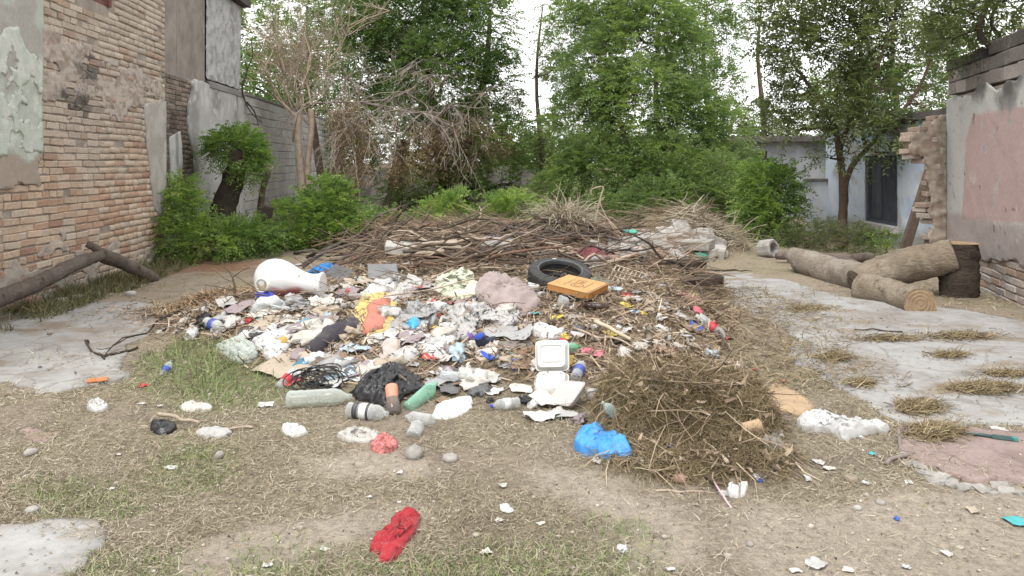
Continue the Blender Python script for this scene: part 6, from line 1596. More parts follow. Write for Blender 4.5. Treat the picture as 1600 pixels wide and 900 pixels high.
# broken edge of the pink floor
for i, (px, py) in enumerate([(1440, 735), (1455, 746), (1475, 752), (1492, 760), (1515, 763), (1540, 765), (1425, 724), (1565, 764), (1590, 768), (1448, 742), (1465, 750), (1484, 757), (1503, 763), (1528, 765), (1553, 768), (1578, 769), (1432, 730)]):
    g = G(px + rs.uniform(-6, 6), py + rs.uniform(-4, 5)); o = link('rubble_piece', rub[i % 10]); r = rs.uniform(.014, .034)
    o.scale = (r * 1.3, r, r * .7); put(o, g.x, g.y, rs.uniform(0, 6), 0, True, roll=rs.uniform(-.3, .3)); tag(o, 'crumbled lump along the broken pink floor edge', 'rubble', 'lumps along the pink floor edge')
ANCH.append(('rubble heap', 1040, 390))
def slab(px, py, sx, sy, sz, yaw, roll, mat, label, name='concrete_slab', lift=.05, cat='slab'):
    g = G(px, py); o = tag(link(name, None), label, cat); 
    mb = MB(); rr = random.Random(int(px)); j = lambda: rr.uniform(-.1, .1)
    mb.hexa([((x + j() * .6) * sx / 2, (y + j()) * sy / 2, z) for z in (0, sz) for (x, y) in ((-1, -1), (1, -1), (1, 1), (-1, 1))]); mb.build('slab_body', mat, o, bevel=min(.008, sz * .2))
    put(o, g.x, g.y, yaw, lift, False); o.rotation_euler = (roll, rr.uniform(-.1, .1), yaw); return o
slab(1075, 395, .75, .26, .14, -.5, .1, ST_C, 'long grey concrete block lying on the rubble heap', lift=.05)
slab(1046, 378, .38, .3, .07, .4, .45, ST_W, 'white tilted slab on top of the rubble heap', lift=.1)
slab(630, 402, .42, .22, .09, .15, .2, ST_W, 'pale block lying among the branches', lift=.06, cat='block', name='block'); ANCH.append(('pale block', 630, 402))
slab(685, 400, .5, .26, .05, .35, .25, mat_surface('tan_board', (.33, .28, .22), .2, 8), 'tan broken board right of the pale block', lift=.08, cat='board', name='board')
slab(775, 396, .36, .28, .07, -.2, .3, ST_C, 'greyish pink slab among the branches below the navy garment', lift=.07)
slab(598, 438, .3, .22, .012, .3, .6, mat_surface('grey_metal_sheet', (.16, .16, .165), .2, 8, .5, .1, spec=.4), 'bent grey sheet piece above the white torn paper', lift=.08, cat='sheet', name='metal_piece')
slab(530, 440, .34, .16, .012, -.8, .7, mat_surface('dark_metal_sheet', (.11, .11, .115), .2, 8, .5, .1, spec=.4), 'dark grey panel right of the toilet bowl', lift=.08, cat='panel', name='metal_piece')
slab(1100, 452, .40, .12, .08, .1, .1, DARKLOG, 'dark short timber on the right edge of the branch heap', 'timber', .05, 'timber'); slab(1080, 428, .32, .1, .07, .2, .2, DARKLOG, 'dark charred wood block right of the crate grid', 'timber', .08, 'timber')
slab(880, 573, .14, .09, .02, -.3, .5, mat_surface('mustard_sponge', (.36, .25, .06), .2, 20), 'mustard sponge behind the foam takeaway box', 'sponge', .03, 'sponge')
slab(152, 536 + 62, .001 + .12, .05, .012, .4, .2, mat_plastic('orange_plastic', (.5, .16, .05)), 'flat orange plastic strip at the left edge of the grass', 'plastic_strip', .01, 'plastic')
slab(760, 562, .16, .04, .01, -.9, .3, mat_plastic('royal_blue', (.03, .08, .42)), 'royal blue plastic strip below the navy boot', 'plastic_strip', .02, 'plastic')
for (px, py, c, lab) in ((985, 375, (.04, .35, .26), 'green plastic piece left on the rubble heap'), (1095, 408, (.03, .26, .19), 'green plastic box at the foot of the rubble heap'), (1138, 374, (.05, .36, .28), 'turquoise carton at the twig heap beside the rubble')):
    slab(px, py, .16, .13, .09, random.uniform(-.5, .5), .2, mat_plastic('green_box_%d' % px, c), lab, 'plastic_piece', .02, 'plastic')
# pot shard with an opening
g = G(1190, 400); o = thing('concrete_pipe', 'short broken hollow concrete pipe with something red inside', 'pipe'); V, F = [], []
for k in range(20):
    for (r, z) in ((.13, 0), (.15, .02), (.15, .22), (.13, .24), (.095, .235), (.09, .02)): V.append((r * math.cos(2 * PI * k / 20) * (1 + .06 * math.sin(k * 1.7)), r * math.sin(2 * PI * k / 20), z))
for k in range(20):
    for j in range(6): F.append((k * 6 + j, ((k + 1) % 20) * 6 + j, ((k + 1) % 20) * 6 + (j + 1) % 6, k * 6 + (j + 1) % 6))
link('pipe_wall', pymesh('pipe_wall', V, F, ST_C, False), o); put(o, g.x, g.y, 0, .1, False); o.rotation_euler = (math.radians(80), 0, math.radians(35))

# crumpled litter, in a few shapes shared by many pieces
rs = random.Random(99); rng = np.random.default_rng(99)
CR = []
for k in range(12):
    V, F = ICO[3]; V = V.copy(); ridg = 1 - 2.6 * np.abs(n3(V, 2.0, k * 3 + 200, 2)); fine = 1 - 2.6 * np.abs(n3(V, 4.6, k * 3 + 300, 2))
    V = V * np.clip(.42 + .42 * ridg + .22 * fine, .12, 1.3)[:, None] * np.array([1.25, .85, .6]); V[:, 2] = np.maximum(V[:, 2], -.18)
    CR.append(npmesh('crumpled_plastic', V, F, P_WHITE, False))
SH = []
for k in range(14):
    q = np.linspace(-1, 1, 10); X, Y = np.meshgrid(q, q, indexing='ij'); x, y = X.ravel(), Y.ravel()
    asp = rng.uniform(.5, 1.0); r_ = 1 + .22 * vn(np.arctan2(y, x) * 1.6 + 9, np.hypot(x, y) * .3, k + 400)
    z = .38 * (1 - np.abs(fbm(x * 1.1 + k * 5, y * 1.1, 3, 410 + k)) * 2) * .5 + .10 * fbm(x * 3, y * 3, 2, 430 + k) + .25 * (x * math.cos(k) + y * math.sin(k)) ** 2 * rng.uniform(-.5, .9)
    V = np.stack([x * r_ * (1 - .12 * y * y), y * r_ * asp, z + .08], 1); i = np.arange(100).reshape(10, 10)
    SH.append(npmesh('litter_scrap', V, np.stack([i[:-1, :-1], i[1:, :-1], i[1:, 1:], i[:-1, 1:]], -1).reshape(-1, 4), P_WHITE, False))
COLS = {'white': P_WHITE, 'off white': PAPER, 'light grey': mat_plastic('light_grey_film', (.39, .385, .375), .5, .4, .65), 'grey': P_GREYB, 'beige': mat_plastic('beige_film', (.38, .32, .25), .7, .2, .5), 'brown': mat_plastic('brown_card_scrap', (.22, .15, .10), .8, .2, .4), 'black': P_BLACK, 'pale blue': mat_plastic('pale_blue_film', (.35, .45, .52), .45, .4, .3),
        'blue': mat_plastic('blue_film', (.04, .10, .42), .4, .4, .2), 'turquoise': mat_plastic('turquoise_film', (.06, .34, .36), .4, .4, .2), 'red': mat_plastic('red_film', (.46, .04, .045), .45, .4, .25), 'pink': mat_plastic('pink_film', (.50, .13, .17), .45, .4, .3), 'yellow': mat_plastic('yellow_film', (.52, .40, .05), .45, .4, .3), 'green': mat_plastic('green_film', (.05, .27, .10), .45, .4, .3),
        'clear': CLEARB, 'dark grey': mat_plastic('dark_grey_film', (.10, .10, .105), .5, .4, .3), 'mauve': mat_plastic('mauve_film', (.27, .22, .23), .7, .2, .4), 'purple': mat_plastic('violet_film', (.10, .07, .22), .5, .3, .3)}
def litter(px, py, kind, col, size, k, label=None):
    """one loose piece, size in metres"""
    me = CR[k % 12] if kind == 'crumple' else SH[k % 14]
    nm = 'crumpled_plastic' if kind == 'crumple' else ('paper_scrap' if col in ('off white', 'beige', 'brown') else 'plastic_scrap'); o = link(nm, me)
    o.material_slots[0].link = 'OBJECT'; o.material_slots[0].material = COLS[col]
    g = G(px, py); o.scale = (size * .5, size * .5, size * (.5 if kind == 'crumple' else .42))
    put(o, g.x, g.y, (k * 2.399) % 6.283, size * (.05 if kind == 'crumple' else .02) + .004, True)
    rel, an = near(px, py); sz = 'small' if size < .09 else ('wide' if size > .22 else '')
    noun = 'crumpled plastic lump' if kind == 'crumple' else ('torn paper scrap' if nm == 'paper_scrap' else 'torn plastic scrap')
    lab = label or ' '.join(f'{sz} {col} {noun} {rel} the {an}'.split())
    tag(o, lab, 'litter'); return o
# singles on the open ground
for k, (px, py, kind, col, size, lab) in enumerate([
        (785, 762, 'scrap', 'white', .055, 'square white paper scrap on the dirt behind the sandy path'), (790, 798, 'scrap', 'clear', .09, 'clear plastic scrap below the square white scrap'), (972, 861, 'crumple', 'white', .075, 'bright white foam chip lying near the bottom of the dirt'),
        (1275, 886, 'scrap', 'light grey', .09, 'grey torn paper standing up at the bottom right'), (1243, 894, 'scrap', 'white', .05, 'thin white strip beside the grey torn paper'), (1416, 889, 'crumple', 'white', .04, 'small white lump alone near the bottom right edge'), (1401, 814, 'crumple', 'blue', .035, 'blue bottle cap on the right dirt'),
        (1589, 820, 'scrap', 'turquoise', .09, 'turquoise scrap at the right edge of the picture'), (1364, 713, 'scrap', 'turquoise', .045, 'small green scrap below the clear plastic wrap'), (1048, 699, 'crumple', 'purple', .055, 'violet lump stuck in the front of the dry grass'), (1182, 747, 'crumple', 'white', .06, 'white lump beside a blue piece under the dry grass'),
        (1187, 753, 'crumple', 'blue', .04, 'blue piece touching the white lump under the dry grass'), (415, 634, 'scrap', 'white', .11, 'curled white and pink paper at the edge of the grass'), (222, 606, 'scrap', 'red', .09, 'red and white scrap in the left grass'), (760, 868, 'scrap', 'off white', .05, 'pale scrap in the bottom grass'), (418, 888, 'scrap', 'white', .045, 'white scrap at the bottom left of the grass'),
        (506, 863, 'scrap', 'white', .04, 'tiny white scrap left of the red garment'), (1352, 757, 'crumple', 'white', .045, 'white lump right of the wooden chunk'), (1262, 750, 'scrap', 'white', .06, 'white curl below the clear plastic wrap'), (1278, 726, 'scrap', 'white', .09, 'white paper pile left of the bent hose'), (1295, 735, 'scrap', 'off white', .07, 'off white scrap beside the white paper pile'),
        (1130, 775, 'crumple', 'clear', .06, 'clear lump left of the pink straw end'), (935, 723, 'scrap', 'white', .08, 'flat white scrap in front of the sky blue bag'), (1000, 724, 'crumple', 'off white', .06, 'off white lump right of the sky blue bag'), (1420, 755, 'scrap', 'white', .045, 'white scrap in the dry straw by the pink floor'), (1345, 686, 'crumple', 'white', .05, 'white lump under the plastic wrap end'),
        (1218, 680, 'scrap', 'white', .06, 'white paper on the grey rag of the grass heap'), (1010, 600, 'crumple', 'dark grey', .06, 'dark lump on the dry grass heap shoulder'), (970, 580, 'crumple', 'pink', .05, 'pink lump on the dry grass heap'), (1001, 572, 'scrap', 'pink', .04, 'small pink scrap on top of the dry grass'), (1150, 596, 'scrap', 'blue', .05, 'blue scrap on the right shoulder of the dry grass'),
        (1135, 568, 'scrap', 'white', .08, 'white scrap at the back of the dry grass'), (1155, 574, 'crumple', 'white', .07, 'white lump at the back right of the dry grass'), (1180, 580, 'scrap', 'red', .05, 'red scrap right of the dry grass top'), (1225, 597, 'scrap', 'red', .05, 'red scrap at the edge of the right concrete'), (1560, 674, 'scrap', 'white', .1, 'thin white film behind the teal brush'),
        (62, 575, 'crumple', 'dark grey', .03, 'dark clod on the left concrete floor'), (77, 523, 'crumple', 'brown', .05, 'brown dung lump on the left concrete floor'), (10, 619, 'crumple', 'brown', .05, 'brown clod at the left edge'), (250, 636, 'scrap', 'off white', .04, 'pale scrap left of the flat pale paper'), (222, 632, 'scrap', 'white', .04, 'white chip right of the silver foil'),
        (625, 741, 'scrap', 'white', .04, 'white chip above the red garment'), (577, 779, 'scrap', 'white', .03, 'tiny white chip left of the red garment top'), (267, 735, 'scrap', 'clear', .07, 'clear film on the green patch of straw'), (185, 712, 'scrap', 'off white', .03, 'pale chip on the left straw'), (175, 765, 'scrap', 'white', .03, 'white chip above the near concrete'), (40, 746, 'scrap', 'white', .03, 'pair of white chips on the left straw'),
        (845, 820, 'scrap', 'off white', .04, 'pale leaf like scrap left of the sandy path'), (1048, 892, 'scrap', 'white', .04, 'white chip at the bottom of the sandy path'), (1325, 893, 'scrap', 'off white', .04, 'pale chip near the bottom right'), (1480, 868, 'scrap', 'off white', .05, 'pale chip on the right dirt'), (1520, 800, 'scrap', 'beige', .07, 'beige bark strip left of the turquoise scrap'),
        (780, 815, 'scrap', 'off white', .04, 'pale chip below the clear plastic scrap'), (1095, 700, 'scrap', 'beige', .06, 'beige scrap low on the dry grass heap')]):
    litter(px, py, kind, col, size * .85, k * 5 + 1, lab)
# on the heap: named colours where the photograph shows them
for k, (px, py, kind, col, size) in enumerate([(868, 500, 'scrap', 'yellow', .14), (980, 480, 'scrap', 'yellow', .12), (1004, 492, 'crumple', 'yellow', .08), (880, 542, 'crumple', 'red', .15), (884, 530, 'scrap', 'yellow', .12), (915, 553, 'crumple', 'pink', .13), (935, 556, 'scrap', 'pink', .10), (955, 525, 'scrap', 'yellow', .12), (895, 548, 'crumple', 'green', .13), (845, 478, 'crumple', 'green', .10),
        (836, 492, 'scrap', 'turquoise', .10), (808, 556, 'scrap', 'turquoise', .09), (790, 545, 'scrap', 'light grey', .16), (978, 463, 'crumple', 'red', .11), (955, 455, 'scrap', 'pale blue', .18), (545, 458, 'crumple', 'red', .12), (556, 466, 'scrap', 'red', .10), (660, 452, 'scrap', 'red', .14), (690, 455, 'crumple', 'white', .16), (700, 475, 'scrap', 'pink', .12), (1075, 468, 'scrap', 'pink', .22), (1090, 490, 'crumple', 'pink', .14),
        (672, 562, 'scrap', 'red', .12), (802, 570, 'scrap', 'blue', .08), (785, 562, 'scrap', 'blue', .07), (805, 578, 'crumple', 'blue', .05), (456, 600, 'scrap', 'red', .14), (462, 590, 'crumple', 'white', .18), (440, 500, 'scrap', 'red', .12), (385, 505, 'scrap', 'red', .1), (405, 508, 'scrap', 'red', .08), (350, 500, 'crumple', 'light grey', .2), (375, 485, 'scrap', 'mauve', .24), (355, 478, 'scrap', 'light grey', .22),
        (830, 400, 'crumple', 'beige', .18), (838, 362, 'crumple', 'pink', .2), (965, 400, 'scrap', 'yellow', .14), (705, 385, 'crumple', 'white', .12), (705, 440, 'crumple', 'clear', .14), (775, 430, 'crumple', 'light grey', .14), (600, 448, 'crumple', 'clear', .13), (640, 440, 'crumple', 'white', .1), (520, 600, 'scrap', 'white', .2), (530, 590, 'scrap', 'pale blue', .22), (560, 590, 'scrap', 'clear', .2), (718, 585, 'crumple', 'dark grey', .1),
        (745, 600, 'crumple', 'off white', .26), (728, 590, 'crumple', 'off white', .22), (758, 592, 'scrap', 'light grey', .2), (690, 600, 'scrap', 'grey', .24), (700, 612, 'scrap', 'dark grey', .18), (770, 615, 'scrap', 'white', .12), (765, 628, 'crumple', 'black', .07), (822, 630, 'crumple', 'black', .11), (815, 612, 'scrap', 'off white', .14), (835, 636, 'crumple', 'white', .12), (850, 630, 'scrap', 'white', .22), (845, 656, 'scrap', 'white', .2),
        (872, 645, 'crumple', 'off white', .1), (905, 660, 'crumple', 'mauve', .14), (880, 652, 'scrap', 'light grey', .16), (1085, 515, 'scrap', 'blue', .16), (1070, 500, 'scrap', 'light grey', .2), (1045, 535, 'crumple', 'black', .13), (1030, 540, 'scrap', 'off white', .15), (1060, 545, 'crumple', 'white', .12), (1000, 545, 'crumple', 'off white', .14), (1110, 505, 'crumple', 'brown', .14), (1130, 525, 'scrap', 'brown', .16)]):
    litter(px, py, kind, col, size, k * 7 + 3)
# the mass of pale litter over the front of the heap
ZD = [(395, 470), (470, 462), (540, 440), (600, 432), (690, 440), (760, 450), (840, 465), (850, 510), (800, 540), (720, 560), (650, 575), (560, 590), (480, 600), (440, 570), (420, 530), (350, 525), (310, 505)]
ZB = [(840, 460), (960, 440), (1060, 440), (1130, 500), (1150, 560), (1060, 555), (980, 560), (900, 610), (820, 640), (700, 650), (660, 600), (720, 560), (800, 545), (850, 510)]
ZC = [(420, 400), (560, 372), (760, 360), (960, 372), (1060, 420), (960, 440), (700, 430), (520, 435)]
ZL = [(215, 500), (300, 470), (370, 465), (395, 480), (340, 520), (250, 540)]
pal = ['white'] * 3 + ['off white'] * 5 + ['light grey'] * 5 + ['grey'] * 5 + ['beige'] * 6 + ['brown'] * 4 + ['clear'] * 3 + ['dark grey'] * 2 + ['mauve'] * 4 + ['black', 'pale blue', 'pale blue']
def scatter(zone, n, kinds, smin, smax, k0, pal_):
    xs, ys = [p[0] for p in zone], [p[1] for p in zone]; m = 0
    while m < n:
        px, py = rs.uniform(min(xs), max(xs)), rs.uniform(min(ys), max(ys))
        if sdpoly(np.array([px]), np.array([py]), zone)[0] < 0: continue
        litter(px, py, rs.choice(kinds), rs.choice(pal_), smin + (smax - smin) * rs.random() ** 1.8, k0 + m); m += 1
scatter(ZD, 215, ['crumple', 'scrap', 'scrap'], .06, .26, 1000, pal)
scatter(ZD, 40, ['scrap', 'crumple'], .24, .38, 1300, ['light grey', 'off white', 'grey', 'beige', 'mauve', 'light grey', 'clear'])
scatter(ZD, 26, ['scrap'], .05, .10, 1500, ['yellow', 'red', 'turquoise', 'blue', 'pink', 'pale blue'])
scatter(ZB, 125, ['crumple', 'scrap', 'scrap'], .05, .17, 2000, pal + ['brown'] * 8 + ['beige'] * 8)
scatter(ZC, 34, ['crumple', 'scrap'], .08, .22, 3000, ['off white', 'light grey', 'grey', 'beige', 'brown', 'brown'])
scatter(ZL, 26, ['crumple', 'scrap', 'scrap'], .06, .2, 4000, ['light grey', 'off white', 'beige', 'grey', 'white', 'mauve'])
scatter([(560, 360), (700, 352), (700, 372), (480, 400), (430, 395)], 22, ['crumple', 'scrap'], .08, .22, 5000, ['white', 'off white', 'light grey', 'pale blue'])

# ------------------------------------------------------------------ branches of the heap
rs = random.Random(303); BM = [BARK, GREYLOG, BARKR, BARKD, BARKP]
BN = {BARK.name: 'brown', GREYLOG.name: 'grey', BARKR.name: 'reddish', BARKD.name: 'dark', BARKP.name: 'pale dry'}
def branch(p0, p1, r, mat, lift0, lift1, seed, label=None, twigs=3):
    rr = random.Random(seed); a = Vector((p0[0], p0[1], h1(*p0) + lift0)); b = Vector((p1[0], p1[1], h1(*p1) + lift1)); P = wander(a, b, rr, 5, .045)
    for p in P: p.z = max(p.z, h1(p.x, p.y) + r * .6)
    P = catmull(P, 2); o = thing('branch', label or '', 'branch', a); mb = MB(); mb.add(*tube([p - a for p in P], interp([r, r * .4], len(P)), 6, .12, True, seed))
    for k in range(twigs):
        s0 = P[rr.randrange(3, len(P))]; d = (b - a).normalized(); e = s0 + (d * rr.uniform(.2, .5) + Vector((rr.gauss(0, .18), rr.gauss(0, .18), rr.uniform(0, .16)))) * (b - a).length * .45
        mb.add(*tube([p - a for p in wander(s0, e, rr, 3, .06)], [r * .4, r * .33, r * .25, r * .15], 4, 0, False))
    mb.build('bark', mat, o, True)
    q = prj((a + b) / 2)
    if not label:
        rel, an = near(q[0], q[1]); L = (b - a).length; side = '' if abs(b.z - a.z) < .1 else 'tilted'
        w_ = 'thick' if r > .02 else ('thin' if r < .011 else ''); l_ = 'long' if L > 1.5 else ('short' if L < .9 else '')
        o['label'] = ' '.join(f'{w_} {l_} {side} {BN[mat.name]} branch {rel} the {an.replace(" on the heap top", "")}'.split())
    return o
nb = 0
while nb < 135:
    px, py = rs.uniform(520, 1050), rs.uniform(362, 432)
    if sdpoly(np.array([px]), np.array([py]), [(440, 395), (560, 372), (760, 360), (900, 362), (1000, 385), (1070, 425), (1050, 445), (930, 430), (760, 428), (600, 425), (500, 415)])[0] < 0: continue
    g = G(px, py); an = rs.gauss(0, .5) + (PI if rs.random() < .4 else 0); L = rs.uniform(.6, 1.7)
    d = Vector((math.cos(an), math.sin(an) * .8, 0)) * L * .5
    branch((g.x - d.x, g.y - d.y), (g.x + d.x, g.y + d.y), rs.uniform(.007, .03), rs.choices(BM, [4, 3, 2, 4, 2])[0], rs.uniform(.0, .14), rs.uniform(.0, .38), 5000 + nb); nb += 1
for i, (a, b, r, m_, l0, l1, lab) in enumerate([((480, 405), (620, 368), .028, BARKD, .03, .2, 'long dark curving branch rising left of the heap top'), ((460, 398), (600, 376), .03, GREYLOG, .02, .16, 'thick grey branch rising from the left foot of the branch heap'), ((690, 385), (760, 352), .016, BARKP, .02, .25, 'pale branch slanting up below the dark crumpled rag'), ((860, 398), (915, 418), .022, BARKP, .12, .08, 'pale peeled pole slanting down right of the reeds'), ((868, 405), (905, 412), .02, BARKP, .1, .1, 'second pale pole under the peeled pole'),
        ((640, 408), (820, 392), .022, BARK, .12, .14, 'long brown pole across the middle of the branch heap'), ((600, 432), (700, 420), .024, BARKR, .05, .07, 'reddish branch behind the pale yellow shirt'), ((1050, 415), (1100, 470), .024, GREYLOG, .06, .02, 'grey branch hanging over the right edge of the heap'), ((300, 480), (165, 555), .012, BARKD, .02, .01, 'thin dark branch reaching from the heap onto the left concrete'), ((362, 492), (205, 520), .010, BARKP, .03, .01, 'pale stick lying out to the left of the heap')]):
    ga, gb = G(*a), G(*b); branch((ga.x, ga.y), (gb.x, gb.y), r, m_, l0, l1, 7000 + i, lab, 3)
# twigs standing up from the left edge
g = G(366, 470); o = thing('dead_sapling', 'small bare dead sapling standing at the left edge of the heap', 'sapling', g); mb = MB()
for pts, r in (([(366, 470), (367, 450), (363, 432)], .014), ([(363, 432), (350, 415), (346, 408)], .006), ([(363, 434), (376, 424), (390, 418)], .007), ([(366, 455), (340, 448), (320, 446)], .006), ([(364, 440), (352, 436), (338, 425)], .005)):
    P = catmull([at(px, py, g.y) for px, py in pts], 3); mb.add(*tube([p - g for p in P], interp([r, r * .5], len(P)), 5, 0, False))
mb.build('stems', BARK, o, True)
g = G(985, 392); o = thing('looping_plant', 'thin bare looping pale stems rising right of the reeds', 'stems', g); mb = MB()
for pts in ([(1002, 392), (970, 365), (952, 345), (932, 330), (930, 318), (940, 322)], [(985, 390), (955, 352), (938, 318), (945, 308)], [(930, 345), (938, 310), (942, 292), (925, 296), (924, 304)]):
    P = catmull([at(px, py, g.y + .5) for px, py in pts], 4); mb.add(*tube([p - g for p in P], interp([.012, .006], len(P)), 5, 0, False))
mb.build('stems', BARKP, o, True)

# pieces that would still share a description are told apart by their order from the left
ORD = ['first', 'second', 'third', 'fourth', 'fifth', 'sixth', 'seventh', 'eighth', 'ninth', 'tenth', 'eleventh', 'twelfth', 'thirteenth', 'fourteenth', 'fifteenth', 'sixteenth', 'seventeenth']
bpy.context.view_layer.update()
same = {}
for o in COL.objects:
    if o.parent is None and 'label' in o: same.setdefault(o['label'], []).append(o)
for lab, os_ in same.items():
    if 1 < len(os_) <= 17:
        os_.sort(key=lambda o: o.location.x / max(o.location.y, .1))
        for i, o in enumerate(os_):
            o['label'] = lab + (', the left one' if i == 0 else ', the right one') if len(os_) == 2 else f'{lab}, {ORD[i]} from left'
# ------------------------------------------------------------------ straw, grass, twigs: what nobody could count
def ribbons(P, D, L, w, segs, curl, rng, up=None, taper=.35, grav=0.0):
    n = len(P); D = unit(D); q = P.copy(); pts = [q]; d = D.copy(); st = (L / segs)[:, None]
    for k in range(segs):
        d = unit(d + rng.normal(0, curl, (n, 3)) + np.array([0, 0, -grav])); q = q + d * st; pts.append(q)
    A = np.stack(pts, 1); up = np.tile([0, 0, 1.0], (n, 1)) if up is None else up
    S = unit(np.cross(D, up + rng.normal(0, .5, (n, 3))))
    tp = np.linspace(1, taper, segs + 1)[None, :, None] * (w[:, None, None] * .5)
    V = np.stack([A + S[:, None, :] * tp, A - S[:, None, :] * tp], 2).reshape(-1, 3)
    k = segs + 1; base = (np.arange(n) * k * 2)[:, None] + np.arange(segs)[None, :] * 2
    F = np.stack([base, base + 1, base + 3, base + 2], -1).reshape(-1, 4)
    return V, F, k * 2
def rods(P, D, L, r, segs, curl, rng, grav=0.0):
    n = len(P); d = unit(D); q = P.copy(); pts = [q]; st = (L / segs)[:, None]
    for k in range(segs):
        d = unit(d + rng.normal(0, curl, (n, 3)) + np.array([0, 0, -grav])); q = q + d * st; pts.append(q)
    A = np.stack(pts, 1); D0 = unit(D); a = unit(np.cross(D0, rng.normal(0, 1, (n, 3)))); b = np.cross(D0, a)
    tp = np.linspace(1, .5, segs + 1)[None, :, None] * r[:, None, None]
    V = np.stack([A + (a * math.cos(t) + b * math.sin(t))[:, None, :] * tp for t in (0, 2.094, 4.189)], 2).reshape(-1, 3)
    k = segs + 1; base = (np.arange(n) * k * 3)[:, None] + np.arange(segs)[None, :] * 3
    F = np.concatenate([np.stack([base + i, base + (i + 1) % 3, base + 3 + (i + 1) % 3, base + 3 + i], -1).reshape(-1, 4) for i in range(3)])
    return V, F, k * 3
def stuff(name, V, F, mat, tint, label):
    o = link(name, npmesh(name, V, F, mat, False, {'tint': tint})); o['kind'] = 'stuff'; o['label'] = label; return o
rng = np.random.default_rng(2024)
STRAW = mat_strand('dry_straw', [(0, (.12, .098, .07)), (.4, (.28, .24, .17)), (.75, (.39, .345, .26)), (1, (.50, .46, .37))])
GREENG = mat_strand('green_grass', [(0, (.08, .125, .04)), (.5, (.17, .23, .085)), (.8, (.29, .31, .14)), (1, (.40, .36, .21))])
HAY = mat_strand('brown_hay', [(0, (.06, .045, .026)), (.45, (.165, .125, .07)), (.8, (.26, .21, .125)), (1, (.40, .345, .22))])
TWIG = mat_strand('dry_twig', [(0, (.08, .058, .045)), (.4, (.22, .16, .115)), (.75, (.35, .27, .19)), (1, (.48, .40, .30))])
def sample_ground(n, y0, y1, fov=.74):
    # evenly over the receding ground: most where it is near
    u = rng.random(n); y = 1 / (1 / y0 + u * (1 / y1 - 1 / y0)); x = (rng.random(n) * 2 - 1) * (y * fov + .3)
    return x, y
# straw on the open dirt
x, y = sample_ground(265000, 2.35, 9.5)
den = (.35 + .65 * sst(-.3, .25, fbm(x * 1.6, y * 1.6, 5, 15))) * (1 - .88 * sandf(x, y)); sl = in_slab(x, y)
clump = sst(.02, .22, fbm(x * 1.5 + 4, y * 2.6, 4, 130))
den = np.where(sl > .02, .34 * clump * (sl < 2), den); den = np.where(hpile(x, y) > .03, .25, den)
k = rng.random(len(x)) < den * .62; x, y = x[k], y[k]; n = len(x)
P = np.stack([x, y, H(x, y) + .003 + rng.random(n) * .008], 1); th = rng.uniform(0, 2 * PI, n)
D = np.stack([np.cos(th), np.sin(th), rng.normal(.04, .16, n)], 1)
V, F, m = ribbons(P, D, rng.uniform(.015, .07, n) * (.62 + y * .09), (.0010 + .00062 * y) * rng.uniform(.6, 1.25, n), 2, .42, rng, grav=.12)
t_ = np.clip(rng.normal(.48, .22, n) + .25 * fbm(x * 1.3, y * 1.3, 3, 9), 0, 1); stuff('dry_straw', V, F, STRAW, np.repeat(t_, m), 'dry cut straw strewn over the dirt and floors')
# low green growth
x, y = sample_ground(120000, 2.35, 7.5); gf = greenf(x, y); k = (rng.random(len(x)) < gf * .5) & (in_slab(x, y) < 0) & (hpile(x, y) < .12); x, y = x[k], y[k]; n = len(x)
tall = sst(0, .5, sdpoly(x, y, GREEN[0]) + .15); P = np.stack([x, y, H(x, y) - .003], 1)
D = np.stack([rng.normal(0, .55, n), rng.normal(0, .55, n), np.ones(n) * .9], 1)
V, F, m = ribbons(P, D, rng.uniform(.02, .05, n) + tall * rng.uniform(.07, .20, n), .0028 + .0006 * y, 2, .3, rng, grav=.25)
stuff('green_grass', V, F, GREENG, np.repeat(np.clip(rng.normal(.5, .2, n) - .12 * tall, 0, 1), m), 'low green grass growing through the straw')
# rank grass along the brick wall foot
n = 9000; s = rng.uniform(.2, 5.0, n); off = rng.uniform(.0, .7, n) ** 1.3; p = LW.to3d(s, np.zeros(n), off); p[:, 2] = H(p[:, 0], p[:, 1]); keep = rng.random(n) < sst(-.3, .3, fbm(p[:, 0] * 2, p[:, 1] * 2, 3, 8) + .15); p = p[keep]; n = len(p)
V, F, m = ribbons(p, np.stack([rng.normal(0, .6, n), rng.normal(0, .6, n), np.ones(n)], 1), rng.uniform(.06, .20, n), np.full(n, .008), 2, .3, rng, grav=.25)
stuff('wall_weeds', V, F, mat_strand('dull_weeds', [(0, (.06, .065, .03)), (.5, (.13, .125, .06)), (1, (.24, .21, .11))]), np.repeat(rng.random(n), m), 'dull grass along the foot of the brick wall')
# the heap of cut dry grass
n = 105000; x = rng.uniform(.05, 1.95, n); y = rng.uniform(3.3, 5.2, n); h = hgm(x, y); k = rng.random(n) < sst(.01, .07, h); x, y, h = x[k], y[k], h[k]; n = len(x)
P = np.stack([x, y, H(x, y) + rng.uniform(-.012, .022, n)], 1); e = .05
gxn = -(H(x + e, y) - H(x - e, y)) / (2 * e); gyn = -(H(x, y + e) - H(x, y - e)) / (2 * e); N = unit(np.stack([gxn, gyn, np.ones(n)], 1))
T = unit(np.cross(N, rng.normal(0, 1, (n, 3)))); D = T + N * rng.normal(.03, .14, n)[:, None]
V, F, m = ribbons(P, D, rng.uniform(.035, .115, n), rng.uniform(.0024, .0046, n), 2, .45, rng, up=N, grav=.10)
tt = np.clip(rng.normal(.42, .2, n) + .35 * fbm(x * 2.2, y * 2.2, 3, 19) + .2 * sst(.28, .36, h), 0, 1); stuff('dry_grass_heap', V, F, HAY, np.repeat(tt, m), 'matted heap of cut brown grass at the front right')  # tint raised near the crest: light from above put into the grass colour
